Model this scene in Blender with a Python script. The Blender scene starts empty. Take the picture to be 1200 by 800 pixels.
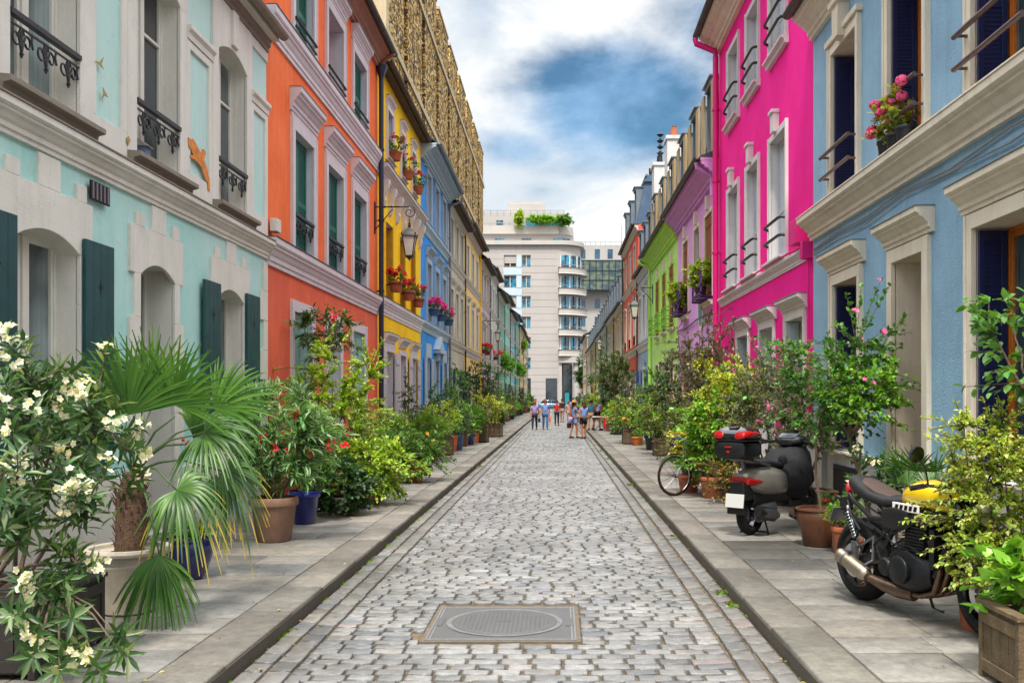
import bpy, bmesh, math, random
import numpy as np
from mathutils import Vector, Matrix
random.seed(7); RNG = np.random.default_rng(11)
R = math.radians
SC = bpy.context.scene
COL = SC.collection
# ---------------------------------------------------------------- scale of the place
EYE = 1.75            # height of the eye above the cobbles
F = 1120.0
PAV = 0.12            # pavement height
XL, XR = -4.43, 3.85  # the two facade lines
KL, KR = -2.02, 1.52  # the two kerbs
def YL(x): return 4961.0 / (653 - x)
def YR(x): return 4312.0 / (x - 653)
def gp(x, y, h=PAV):
    Y = (EYE - h) * F / (y - 466); return Vector(((x - 653) * Y / F, Y, h))
def at(x, y, Y): return Vector(((x - 653) * Y / F, Y, EYE + (466 - y) * Y / F))

# ---------------------------------------------------------------- materials
def _new(name):
    m = bpy.data.materials.new(name); m.use_nodes = True
    nt = m.node_tree; return m, nt, nt.nodes['Principled BSDF']
def _n(nt, t, **k):
    n = nt.nodes.new(t)
    for a, b in k.items(): setattr(n, a, b)
    return n
def hexc(h):
    h = h.lstrip('#'); v = [int(h[i:i+2], 16) / 255 for i in (0, 2, 4)]
    return tuple((c / 12.92 if c <= .04045 else ((c + .055) / 1.055) ** 2.4) for c in v)
def mat(name, col, rough=.7, var=.12, scale=2.5, bump=0.0, bscale=90, metal=0.0, streak=0.0, spec=.5, coat=0.0, hue=None, grime=0.0, island=0.0, crack=0.0):
    if isinstance(col, str): col = hexc(col)
    m, nt, b = _new(name); L = nt.links.new
    geo = _n(nt, 'ShaderNodeNewGeometry')
    ns = _n(nt, 'ShaderNodeTexNoise'); ns.inputs['Scale'].default_value = scale; ns.inputs['Detail'].default_value = 6; ns.inputs['Roughness'].default_value = .65
    L(geo.outputs['Position'], ns.inputs['Vector'])
    mx = _n(nt, 'ShaderNodeMix', data_type='RGBA')
    lo = [c * (1 - var) for c in col]; hi = [min(1, c * (1 + var * .7)) for c in col]
    if hue: lo = [min(1, c) for c in hexc(hue)] if isinstance(hue, str) else list(hue)
    mr = _n(nt, 'ShaderNodeMapRange'); mr.inputs['From Min'].default_value = .3; mr.inputs['From Max'].default_value = .7
    L(ns.outputs['Fac'], mr.inputs['Value']); L(mr.outputs[0], mx.inputs[0])
    mx.inputs[6].default_value = (*lo, 1); mx.inputs[7].default_value = (*hi, 1)
    out = mx.outputs[2]
    if streak:
        mp = _n(nt, 'ShaderNodeMapping'); mp.inputs['Scale'].default_value = (5, 5, .45); L(geo.outputs['Position'], mp.inputs['Vector'])
        n2 = _n(nt, 'ShaderNodeTexNoise'); n2.inputs['Scale'].default_value = 1.6; n2.inputs['Detail'].default_value = 8; n2.inputs['Roughness'].default_value = .7
        L(mp.outputs[0], n2.inputs['Vector'])
        r2 = _n(nt, 'ShaderNodeMapRange'); r2.inputs['From Min'].default_value = .48; r2.inputs['From Max'].default_value = .78; r2.inputs['To Max'].default_value = streak
        L(n2.outputs['Fac'], r2.inputs['Value'])
        m2 = _n(nt, 'ShaderNodeMix', data_type='RGBA'); L(r2.outputs[0], m2.inputs[0]); L(out, m2.inputs[6])
        m2.inputs[7].default_value = (col[0] * .42 + .02, col[1] * .42 + .018, col[2] * .42 + .015, 1); out = m2.outputs[2]
    if grime:   # splash dirt near the pavement
        sx = _n(nt, 'ShaderNodeSeparateXYZ'); L(geo.outputs['Position'], sx.inputs[0])
        r3 = _n(nt, 'ShaderNodeMapRange'); r3.inputs['From Min'].default_value = 1.1; r3.inputs['From Max'].default_value = .1; r3.inputs['To Max'].default_value = grime
        L(sx.outputs[2], r3.inputs['Value'])
        mm = _n(nt, 'ShaderNodeMath', operation='MULTIPLY'); L(r3.outputs[0], mm.inputs[0]); L(mr.outputs[0], mm.inputs[1])
        m3 = _n(nt, 'ShaderNodeMix', data_type='RGBA'); L(mm.outputs[0], m3.inputs[0]); L(out, m3.inputs[6]); m3.inputs[7].default_value = (.09, .08, .065, 1); out = m3.outputs[2]
    if crack:
        v = _n(nt, 'ShaderNodeTexVoronoi', feature='DISTANCE_TO_EDGE'); v.inputs['Scale'].default_value = .55
        wv = _n(nt, 'ShaderNodeVectorMath', operation='ADD'); L(geo.outputs['Position'], wv.inputs[0]); L(ns.outputs['Color'], wv.inputs[1]); L(wv.outputs[0], v.inputs['Vector'])
        r4 = _n(nt, 'ShaderNodeMapRange'); r4.inputs['From Min'].default_value = .006; r4.inputs['From Max'].default_value = 0; r4.inputs['To Max'].default_value = crack
        L(v.outputs['Distance'], r4.inputs['Value'])
        m4 = _n(nt, 'ShaderNodeMix', data_type='RGBA'); L(r4.outputs[0], m4.inputs[0]); L(out, m4.inputs[6]); m4.inputs[7].default_value = (.12, .1, .08, 1); out = m4.outputs[2]
    if island:
        r5 = _n(nt, 'ShaderNodeMapRange'); r5.inputs['To Min'].default_value = 1 - island; r5.inputs['To Max'].default_value = 1 + island * .6
        L(geo.outputs['Random Per Island'], r5.inputs['Value'])
        m5 = _n(nt, 'ShaderNodeVectorMath', operation='SCALE'); L(out, m5.inputs[0]); L(r5.outputs[0], m5.inputs['Scale']); out = m5.outputs[0]
    L(out, b.inputs['Base Color'])
    rr = _n(nt, 'ShaderNodeMapRange'); rr.inputs['To Min'].default_value = min(1, rough * 1.12); rr.inputs['To Max'].default_value = rough * .85
    L(ns.outputs['Fac'], rr.inputs['Value']); L(rr.outputs[0], b.inputs['Roughness'])
    b.inputs['Metallic'].default_value = metal; b.inputs['Specular IOR Level'].default_value = spec
    b.inputs['Coat Weight'].default_value = coat; b.inputs['Coat Roughness'].default_value = .08
    if bump:
        nb = _n(nt, 'ShaderNodeTexNoise'); nb.inputs['Scale'].default_value = bscale; nb.inputs['Detail'].default_value = 5; L(geo.outputs['Position'], nb.inputs['Vector'])
        ad = _n(nt, 'ShaderNodeMath', operation='ADD'); L(nb.outputs['Fac'], ad.inputs[0]); L(ns.outputs['Fac'], ad.inputs[1])
        bp = _n(nt, 'ShaderNodeBump'); bp.inputs['Strength'].default_value = bump; bp.inputs['Distance'].default_value = .012
        L(ad.outputs[0], bp.inputs['Height']); L(bp.outputs[0], b.inputs['Normal'])
    return m
def wallm(name, col, **k):
    d = dict(rough=.88, var=.14, scale=1.3, bump=.3, bscale=70, streak=.42, grime=.6, crack=.10, spec=.25); d.update(k); return mat(name, col, **d)
def trimm(name, col, **k):
    d = dict(rough=.75, var=.09, scale=3, bump=.15, bscale=60, streak=.32, grime=.4, spec=.3); d.update(k); return mat(name, col, **d)

def attr_mat(name, rough=.5, trans=.3, spec=.4, bump=0, back=None):
    m, nt, b = _new(name); L = nt.links.new
    a = _n(nt, 'ShaderNodeAttribute', attribute_name='tint')
    L(a.outputs['Color'], b.inputs['Base Color']); b.inputs['Roughness'].default_value = rough; b.inputs['Specular IOR Level'].default_value = spec
    if trans:
        t = _n(nt, 'ShaderNodeBsdfTranslucent'); sc = _n(nt, 'ShaderNodeVectorMath', operation='MULTIPLY'); sc.inputs[1].default_value = (1.9, 1.7, .7)
        L(a.outputs['Color'], sc.inputs[0]); L(sc.outputs[0], t.inputs['Color'])
        ms = _n(nt, 'ShaderNodeMixShader'); ms.inputs[0].default_value = trans
        L(b.outputs[0], ms.inputs[1]); L(t.outputs[0], ms.inputs[2]); L(ms.outputs[0], nt.nodes['Material Output'].inputs['Surface'])
    if bump:
        geo = _n(nt, 'ShaderNodeNewGeometry'); nb = _n(nt, 'ShaderNodeTexNoise'); nb.inputs['Scale'].default_value = 60; nb.inputs['Detail'].default_value = 6
        L(geo.outputs['Position'], nb.inputs['Vector']); bp = _n(nt, 'ShaderNodeBump'); bp.inputs['Strength'].default_value = bump; bp.inputs['Distance'].default_value = .01
        L(nb.outputs['Fac'], bp.inputs['Height']); L(bp.outputs[0], b.inputs['Normal'])
        n2 = _n(nt, 'ShaderNodeTexNoise'); n2.inputs['Scale'].default_value = 13; n2.inputs['Detail'].default_value = 8; n2.inputs['Roughness'].default_value = .7; L(geo.outputs['Position'], n2.inputs['Vector'])
        r = _n(nt, 'ShaderNodeMapRange'); r.inputs['From Min'].default_value = .3; r.inputs['From Max'].default_value = .7; r.inputs['To Min'].default_value = .62; r.inputs['To Max'].default_value = 1.16; L(n2.outputs['Fac'], r.inputs['Value'])
        n4 = _n(nt, 'ShaderNodeTexNoise'); n4.inputs['Scale'].default_value = .75; n4.inputs['Detail'].default_value = 7; n4.inputs['Roughness'].default_value = .6; L(geo.outputs['Position'], n4.inputs['Vector'])
        r2 = _n(nt, 'ShaderNodeMapRange'); r2.inputs['From Min'].default_value = .36; r2.inputs['From Max'].default_value = .62; r2.inputs['To Min'].default_value = .70; r2.inputs['To Max'].default_value = 1.1; L(n4.outputs['Fac'], r2.inputs['Value'])
        mu = _n(nt, 'ShaderNodeMath', operation='MULTIPLY'); L(r.outputs[0], mu.inputs[0]); L(r2.outputs[0], mu.inputs[1])
        s = _n(nt, 'ShaderNodeVectorMath', operation='SCALE'); L(a.outputs['Color'], s.inputs[0]); L(mu.outputs[0], s.inputs['Scale']); L(s.outputs[0], b.inputs['Base Color'])
    return m
def glass_mat(name, col, curtain=None, rough=.06, spec=.9):
    m, nt, b = _new(name); L = nt.links.new
    geo = _n(nt, 'ShaderNodeNewGeometry')
    b.inputs['Roughness'].default_value = rough; b.inputs['Specular IOR Level'].default_value = spec; b.inputs['IOR'].default_value = 1.6
    ns = _n(nt, 'ShaderNodeTexNoise'); ns.inputs['Scale'].default_value = .9; ns.inputs['Detail'].default_value = 2; L(geo.outputs['Position'], ns.inputs['Vector'])
    c = hexc(col); c2 = hexc(curtain) if curtain else [v * .45 for v in c]
    rp = _n(nt, 'ShaderNodeMapRange'); rp.inputs['From Min'].default_value = .42; rp.inputs['From Max'].default_value = .58; L(ns.outputs['Fac'], rp.inputs['Value'])
    fac = rp.outputs[0]
    mx = _n(nt, 'ShaderNodeMix', data_type='RGBA'); L(fac, mx.inputs[0]); mx.inputs[6].default_value = (*c, 1)
    if curtain:
        mp = _n(nt, 'ShaderNodeMapping'); mp.inputs['Scale'].default_value = (22, 22, .3); L(geo.outputs['Position'], mp.inputs['Vector'])
        w = _n(nt, 'ShaderNodeTexNoise'); w.inputs['Scale'].default_value = 1; L(mp.outputs[0], w.inputs['Vector'])
        m2 = _n(nt, 'ShaderNodeMix', data_type='RGBA'); L(w.outputs['Fac'], m2.inputs[0]); m2.inputs[6].default_value = (*[v * .5 for v in c2], 1); m2.inputs[7].default_value = (*c2, 1)
        L(m2.outputs[2], mx.inputs[7])
    else: mx.inputs[7].default_value = (*c2, 1)
    L(mx.outputs[2], b.inputs['Base Color'])
    bp = _n(nt, 'ShaderNodeBump'); bp.inputs['Strength'].default_value = .04; bp.inputs['Distance'].default_value = .05; n3 = _n(nt, 'ShaderNodeTexNoise'); n3.inputs['Scale'].default_value = 2.2
    L(geo.outputs['Position'], n3.inputs['Vector']); L(n3.outputs['Fac'], bp.inputs['Height']); L(bp.outputs[0], b.inputs['Normal'])
    return m

M = {}
M['leaf'] = attr_mat('leaf', .40, .30, .5)
M['petal'] = attr_mat('petal', .6, .25, .2)
M['bark'] = mat('bark', (.13, .09, .06), .9, .35, 14, .8, 60)
M['bark_light'] = mat('bark_light', (.26, .18, .11), .85, .3, 14, .6, 60)
M['fibre'] = mat('fibre', (.11, .06, .035), .95, .5, 30, 1, 120)
M['soil'] = mat('soil', (.05, .035, .025), .95, .4, 20, .8, 80)
M['terracotta'] = mat('terracotta', '#b0613f', .8, .22, 7, .25, 80, grime=.3)
M['terracotta_dull'] = mat('terracotta_dull', '#8a6a58', .85, .2, 6, .25, 80, streak=.25)
M['terracotta_orange'] = mat('terracotta_orange', '#cc6a35', .75, .18, 8, .2, 80)
M['brown_pot'] = mat('brown_pot', '#5e3a26', .4, .2, 5, .15, 60, spec=.6)
M['stone_pot'] = mat('stone_pot', '#b8ae9e', .8, .18, 6, .35, 70, streak=.45)
M['blue_pot'] = mat('blue_pot', '#0c1860', .16, .25, 4, .03, 20, coat=.7)
M['blue_grey_pot'] = mat('blue_grey_pot', '#3c5a86', .4, .2, 4)
M['black_pot'] = mat('black_pot', '#1d1f24', .5, .2, 5)
M['planter_wood'] = mat('planter_wood', '#5a4836', .85, .35, 9, .5, 90, streak=.5, island=.2)
M['planter_old'] = mat('planter_old', '#6b5a41', .9, .35, 12, .7, 60, streak=.6, island=.25)
M['planter_dark'] = mat('planter_dark', '#2a2422', .6, .25, 6, .2, 90)
M['iron'] = mat('iron', '#16181c', .45, .2, 20, .1, 80, spec=.5)
M['iron_blue'] = mat('iron_blue', '#1d2c3e', .45, .2, 12, .1, 80)
M['zinc'] = mat('zinc', '#7f8a94', .45, .15, 2, .05, 20, metal=.4, streak=.35)
M['slate'] = mat('slate', '#3f4650', .55, .25, 3, .3, 25, streak=.3)
M['slate_blue'] = mat('slate_blue', '#4d6580', .5, .25, 2, .15, 25, streak=.3)
M['roof_brown'] = mat('roof_brown', '#4d4038', .8, .3, 4, .4, 30)
M['gutter'] = mat('gutter', '#4a4642', .5, .3, 4, .1, 30, metal=.3, streak=.3)
M['glass_dark'] = glass_mat('glass_dark', '#20303a')
M['glass_net'] = glass_mat('glass_net', '#2c3d42', '#8fa0a2')
M['glass_teal'] = glass_mat('glass_teal', '#1d5a78', None, .08)
M['glass_sky'] = glass_mat('glass_sky', '#2f8fb4', '#1a4860', .08)
M['white_frame'] = mat('white_frame', '#d6d2c8', .5, .06, 5, .05, 60, streak=.15)
M['grey_frame'] = mat('grey_frame', '#8d8a84', .5, .08, 5, .05, 60)
M['orange_wood'] = mat('orange_wood', '#c06a1e', .4, .25, 10, .15, 60, coat=.3)
M['brown_wood'] = mat('brown_wood', '#8a4416', .55, .3, 10, .2, 60, streak=.3)
M['galva'] = mat('galva', '#8c8f92', .35, .15, 8, 0, 60, metal=.7)

# ---------------------------------------------------------------- mesh builder
class MB:
    def __init__(s, org=(0, 0, 0)): s.v = []; s.f = []; s.m = []; s.o = Vector(org); s.sm = []
    def add(s, vs, fs, mi=0, T=None, smooth=False):
        b = len(s.v)
        for p in vs:
            p = Vector(p)
            if T is not None: p = T @ p
            s.v.append(p - s.o)
        for f in fs: s.f.append([b + i for i in f]); s.m.append(mi); s.sm.append(smooth)
        return s
    def box(s, x0, x1, y0, y1, z0, z1, mi=0, T=None):
        return s.add([(x0, y0, z0), (x1, y0, z0), (x1, y1, z0), (x0, y1, z0), (x0, y0, z1), (x1, y0, z1), (x1, y1, z1), (x0, y1, z1)],
                     [(0, 3, 2, 1), (4, 5, 6, 7), (0, 1, 5, 4), (1, 2, 6, 5), (2, 3, 7, 6), (3, 0, 4, 7)], mi, T)
    def taper(s, c, w0, w1, h, mi=0, T=None):   # box frustum: half sizes w0 at the bottom, w1 at the top
        x, y, z = c
        return s.add([(x - w0[0], y - w0[1], z), (x + w0[0], y - w0[1], z), (x + w0[0], y + w0[1], z), (x - w0[0], y + w0[1], z),
                      (x - w1[0], y - w1[1], z + h), (x + w1[0], y - w1[1], z + h), (x + w1[0], y + w1[1], z + h), (x - w1[0], y + w1[1], z + h)],
                     [(0, 3, 2, 1), (4, 5, 6, 7), (0, 1, 5, 4), (1, 2, 6, 5), (2, 3, 7, 6), (3, 0, 4, 7)], mi, T)
    def tube(s, pts, r, n=8, mi=0, T=None, cap=True, flat=None):
        pts = [Vector(p) for p in pts]; k = len(pts)
        rs = r if isinstance(r, (list, tuple)) else [r] * k
        vs = []; up = None
        for i, p in enumerate(pts):
            d = (pts[min(i + 1, k - 1)] - pts[max(i - 1, 0)])
            if d.length < 1e-9: d = Vector((0, 0, 1))
            d.normalize()
            if up is None: up = Vector((0, 0, 1)) if abs(d.z) < .9 else Vector((1, 0, 0))
            a = d.cross(up)
            if a.length < 1e-6: a = d.orthogonal()
            a.normalize(); b = a.cross(d).normalized(); up = b
            for j in range(n):
                t = 2 * math.pi * j / n
                vs.append(p + (a * math.cos(t) + b * math.sin(t) * (flat or 1)) * rs[i])
        fs = [(i * n + j, i * n + (j + 1) % n, (i + 1) * n + (j + 1) % n, (i + 1) * n + j) for i in range(k - 1) for j in range(n)]
        if cap: fs += [tuple(range(n))[::-1], tuple(range((k - 1) * n, k * n))]
        return s.add(vs, fs, mi, T, True)
    def lathe(s, prof, n=24, mi=0, T=None, c=(0, 0, 0), square=0, cap=True):
        vs = []; k = len(prof)
        for r, z in prof:
            for j in range(n):
                t = 2 * math.pi * (j + .5 * (square > 0)) / n
                vs.append((c[0] + r * math.cos(t), c[1] + r * math.sin(t), c[2] + z))
        fs = [(i * n + j, i * n + (j + 1) % n, (i + 1) * n + (j + 1) % n, (i + 1) * n + j) for i in range(k - 1) for j in range(n)]
        if prof[0] == prof[-1]: cap = False
        if cap and prof[0][0] > 1e-4: fs.append(tuple(range(n))[::-1])
        if cap and prof[-1][0] > 1e-4: fs.append(tuple(range((k - 1) * n, k * n)))
        return s.add(vs, fs, mi, T, not square)
    def prism(s, poly, y0, y1, mi=0, T=None, smooth=False):   # polygon in (x, z) extruded along y
        n = len(poly)
        vs = [(p[0], y0, p[1]) for p in poly] + [(p[0], y1, p[1]) for p in poly]
        fs = [tuple(range(n)), tuple(range(n, 2 * n))[::-1]] + [(i, i + n, (i + 1) % n + n, (i + 1) % n) for i in range(n)]
        return s.add(vs, fs, mi, T, smooth)
    def ball(s, c, r, n=12, mi=0, T=None):
        k = max(5, n // 2 + 1); rx, ry, rz = (r, r, r) if isinstance(r, (int, float)) else r
        vs = []
        for i in range(k + 1):
            ph = math.pi * i / k
            for j in range(n):
                t = 2 * math.pi * j / n
                vs.append((c[0] + rx * math.sin(ph) * math.cos(t), c[1] + ry * math.sin(ph) * math.sin(t), c[2] + rz * math.cos(ph)))
        fs = [(i * n + j, i * n + (j + 1) % n, (i + 1) * n + (j + 1) % n, (i + 1) * n + j)[::-1] for i in range(k) for j in range(n)]
        return s.add(vs, fs, mi, T, True)
    def build(s, name, mats, parent=None, bevel=0, angle=38):
        me = bpy.data.meshes.new(name); me.from_pydata([tuple(v) for v in s.v], [], s.f)
        for m in (mats if isinstance(mats, (list, tuple)) else [mats]): me.materials.append(M[m] if isinstance(m, str) else m)
        me.polygons.foreach_set('material_index', s.m)
        if any(s.sm):
            me.polygons.foreach_set('use_smooth', s.sm); me.update(); me.set_sharp_from_angle(angle=R(angle))
        me.update()
        o = bpy.data.objects.new(name, me); COL.objects.link(o)
        if parent is not None: o.parent = parent
        if bevel:
            b = o.modifiers.new('bevel', 'BEVEL'); b.width = bevel; b.segments = 2; b.limit_method = 'ANGLE'; b.angle_limit = R(40)
        return o
def npmesh(name, V, F_, nper, mats, parent=None, tint=None, midx=None, smooth=False):
    """V (n,3) vertices, F_ flat loop indices, nper (faces) loop counts, tint (n,3) colour per vertex"""
    me = bpy.data.meshes.new(name)
    me.vertices.add(len(V)); me.vertices.foreach_set('co', np.asarray(V, dtype=np.float32).ravel())
    me.loops.add(len(F_)); me.loops.foreach_set('vertex_index', np.asarray(F_, dtype=np.int32))
    nper = np.asarray(nper, dtype=np.int32); st = np.concatenate([[0], np.cumsum(nper)[:-1]]).astype(np.int32)
    me.polygons.add(len(nper)); me.polygons.foreach_set('loop_start', st)
    for m in (mats if isinstance(mats, (list, tuple)) else [mats]): me.materials.append(M[m] if isinstance(m, str) else m)
    if midx is not None: me.polygons.foreach_set('material_index', np.asarray(midx, dtype=np.int32))
    if smooth: me.polygons.foreach_set('use_smooth', np.ones(len(nper), dtype=bool))
    if tint is not None:
        a = me.attributes.new('tint', 'FLOAT_COLOR', 'POINT')
        a.data.foreach_set('color', np.concatenate([np.asarray(tint, dtype=np.float32), np.ones((len(V), 1), np.float32)], 1).ravel())
    me.update(calc_edges=True); me.validate()
    o = bpy.data.objects.new(name, me); COL.objects.link(o)
    if parent is not None: o.parent = parent
    return o
def empty(name, loc, rz=0, scale=1):
    o = bpy.data.objects.new(name, None); COL.objects.link(o); o.location = loc; o.rotation_euler = (0, 0, rz); o.scale = (scale,) * 3
    o.empty_display_size = .2; return o
def tag(o, label=None, cat=None, group=None, kind=None):
    if label: o['label'] = label
    if cat: o['category'] = cat
    if group: o['group'] = group
    if kind: o['kind'] = kind
    return o
def thing(name, loc, label, cat, group=None, rz=0, scale=1): return tag(empty(name, loc, rz, scale), label, cat, group)
def copy_tree(o, parent=None):
    c = o.copy(); COL.objects.link(c)
    if parent is not None: c.parent = parent
    for ch in list(o.children): copy_tree(ch, c)
    return c
def arc(c, r, a0, a1, n, plane='xz'):
    out = []
    for i in range(n + 1):
        t = R(a0 + (a1 - a0) * i / n); u, w = r * math.cos(t), r * math.sin(t)
        out.append((c[0] + u, c[1], c[2] + w) if plane == 'xz' else ((c[0], c[1] + u, c[2] + w) if plane == 'yz' else (c[0] + u, c[1] + w, c[2])))
    return out

# ---------------------------------------------------------------- camera, sky, sun
cam = bpy.data.objects.new('camera', bpy.data.cameras.new('camera')); COL.objects.link(cam)
cam.location = (0, 0, EYE); cam.rotation_euler = (R(90), 0, 0)
cam.data.sensor_width = 36; cam.data.lens = F / 1200 * 36; cam.data.shift_x = -53 / 1200; cam.data.shift_y = 66 / 1200
cam.data.clip_end = 3000; cam.data.clip_start = .05; SC.camera = cam
SC.view_settings.view_transform = 'Standard'; SC.view_settings.look = 'None'; SC.view_settings.exposure = 0; SC.view_settings.gamma = 1
SC.render.engine = 'CYCLES'
SC.cycles.max_bounces = 6; SC.cycles.diffuse_bounces = 4; SC.cycles.glossy_bounces = 3; SC.cycles.transmission_bounces = 4; SC.cycles.transparent_max_bounces = 6
SC.cycles.caustics_reflective = False; SC.cycles.caustics_refractive = False
SC.cycles.use_denoising = True; SC.cycles.use_adaptive_sampling = True; SC.cycles.adaptive_threshold = .01

SUN_EL, SUN_AZ = 60, 189     # azimuth measured from +Y clockwise; the sun stands behind the eye, a little left
w = bpy.data.worlds.new('World'); SC.world = w; w.use_nodes = True
nt = w.node_tree; L = nt.links.new; bg = nt.nodes['Background']
sky = _n(nt, 'ShaderNodeTexSky', sky_type='NISHITA'); sky.sun_disc = False; sky.sun_elevation = R(SUN_EL); sky.sun_rotation = R(SUN_AZ)
tc = _n(nt, 'ShaderNodeTexCoord')
def vm(op, a, b=None, s=None):
    n = _n(nt, 'ShaderNodeVectorMath', operation=op)
    for i, x in enumerate((a, b)):
        if x is None: continue
        if isinstance(x, tuple): n.inputs[i].default_value = x
        else: L(x, n.inputs[i])
    if s is not None: n.inputs['Scale'].default_value = s
    return n
def ma(op, a, b=None, c=None, clamp=False):
    n = _n(nt, 'ShaderNodeMath', operation=op); n.use_clamp = clamp
    for i, x in enumerate((a, b, c)):
        if x is None: continue
        if isinstance(x, (int, float)): n.inputs[i].default_value = x
        else: L(x, n.inputs[i])
    return n.outputs[0]
def rng(v, a, b, c=0, d=1, smooth=True):
    n = _n(nt, 'ShaderNodeMapRange'); n.interpolation_type = 'SMOOTHSTEP' if smooth else 'LINEAR'
    L(v, n.inputs['Value']); n.inputs[1].default_value = a; n.inputs[2].default_value = b; n.inputs[3].default_value = c; n.inputs[4].default_value = d
    return n.outputs[0]
def noise(vec, sc, det=8, ro=.6, dist=0.0):
    n = _n(nt, 'ShaderNodeTexNoise'); n.inputs['Scale'].default_value = sc; n.inputs['Detail'].default_value = det; n.inputs['Roughness'].default_value = ro; n.inputs['Distortion'].default_value = dist
    L(vec, n.inputs['Vector']); return n.outputs['Fac']
D = tc.outputs['Generated']
st = vm('MULTIPLY', D, (1, 1, 1.9)).outputs[0]
big = noise(vm('ADD', st, (3.1, .4, 1.7)).outputs[0], 2.6, 9, .58, .3)
fine = noise(vm('ADD', st, (7.3, 2.4, 5.7)).outputs[0], 8.0, 9, .6, .2)
def patch(c, sx, sz, r0, r1):      # a soft gap in the cloud deck around the direction c
    v = vm('MULTIPLY', vm('SUBTRACT', D, c).outputs[0], (1 / sx, .6, 1 / sz)).outputs[0]
    l = vm('LENGTH', v).outputs['Value']; return rng(l, r1, r0)
g1 = patch((.055, .955, .295), 1.5, .85, .02, .12); g2 = patch((-.04, .96, .255), 1.3, .5, .01, .07); g3 = patch((-.075, .93, .37), .8, 1, .01, .06)
g4 = patch((.15, .92, .36), 1.2, 1.0, .0, .10); g5 = patch((-.01, .95, .21), 1.2, .5, .0, .05)
gap = ma('MAXIMUM', ma('MAXIMUM', g1, ma('MULTIPLY', g2, .75)), ma('MAXIMUM', ma('MULTIPLY', g3, .5), ma('MAXIMUM', ma('MULTIPLY', g4, .7), ma('MULTIPLY', g5, .3))))
cov = ma('ADD', ma('ADD', ma('MULTIPLY', big, .75), ma('MULTIPLY', fine, .45)), ma('MULTIPLY', gap, -.47))
cl = rng(cov, .14, .56)
sh = noise(vm('ADD', st, (1.3, 9.4, 2.2)).outputs[0], 5.5, 8, .62, .4)
shade = rng(sh, .36, .64)
cc = _n(nt, 'ShaderNodeMix', data_type='RGBA'); L(shade, cc.inputs[0]); cc.inputs[6].default_value = (.72, .78, .84, 1); cc.inputs[7].default_value = (1.08, 1.07, 1.05, 1)
blue = _n(nt, 'ShaderNodeMix', data_type='RGBA'); L(rng(fine, .3, .7), blue.inputs[0]); blue.inputs[6].default_value = (.66, 1.02, 1.12, 1); blue.inputs[7].default_value = (1.6, 1.9, 1.9, 1)
skyc = vm('MULTIPLY', vm('SCALE', sky.outputs[0], None, .085).outputs[0], blue.outputs[2]).outputs[0]
fin = _n(nt, 'ShaderNodeMix', data_type='RGBA'); L(cl, fin.inputs[0]); L(skyc, fin.inputs[6]); L(cc.outputs[2], fin.inputs[7])
sxyz = _n(nt, 'ShaderNodeSeparateXYZ'); L(D, sxyz.inputs[0]); zen = rng(sxyz.outputs[2], .40, .80, 1, 2.9)   # unseen sky above the frame, boosted to light the street canyon
zc = vm('SCALE', fin.outputs[2]); L(zen, zc.inputs['Scale'])
# the background works at strength 0.135, the cloud light is scaled to match
L(vm('SCALE', zc.outputs[0], None, 8.3).outputs[0], bg.inputs['Color']); bg.inputs['Strength'].default_value = .135
sun = bpy.data.objects.new('sun', bpy.data.lights.new('sun', 'SUN')); COL.objects.link(sun)
sun.data.energy = 5.0; sun.data.angle = R(8); sun.data.color = (1, .93, .83)
sun.rotation_euler = (R(90 - SUN_EL), 0, R(180 - SUN_AZ) )
# ================================================================ THE GROUND
def sheet(name, x0, x1, y0, y1, z, m, label=None):
    o = MB().add([(x0, y0, z), (x1, y0, z), (x1, y1, z), (x0, y1, z)], [(0, 1, 2, 3)]).build(name, m); return tag(o, kind='structure', label=label)
M['earth'] = mat('earth', (.06, .055, .05), .9, .3, .8, .3, 20)
M['asphalt'] = mat('asphalt', (.06, .06, .062), .85, .25, .8, .4, 120)
M['mortar'] = mat('mortar', (.15, .105, .06), .95, .45, 9, .6, 60, hue=(.045, .036, .026))
M['mortar_frame'] = mat('mortar_frame', (.15, .12, .085), .95, .3, 12, .6, 90)
M['cobble'] = attr_mat('cobble', .36, 0, .5, bump=.35)
M['slab'] = attr_mat('slab', .72, 0, .35, bump=.4)
M['moss'] = mat('moss', (.09, .11, .03), .95, .5, 12, .8, 60)
sheet('ground', -400, 400, -60, 900, -.06, 'earth')
sheet('street_bed', KL - .1, KR + .1, -6, 151, -.006, 'mortar')
sheet('cross_street', -90, 90, 151, 159.5, -.002, 'asphalt')

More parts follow.
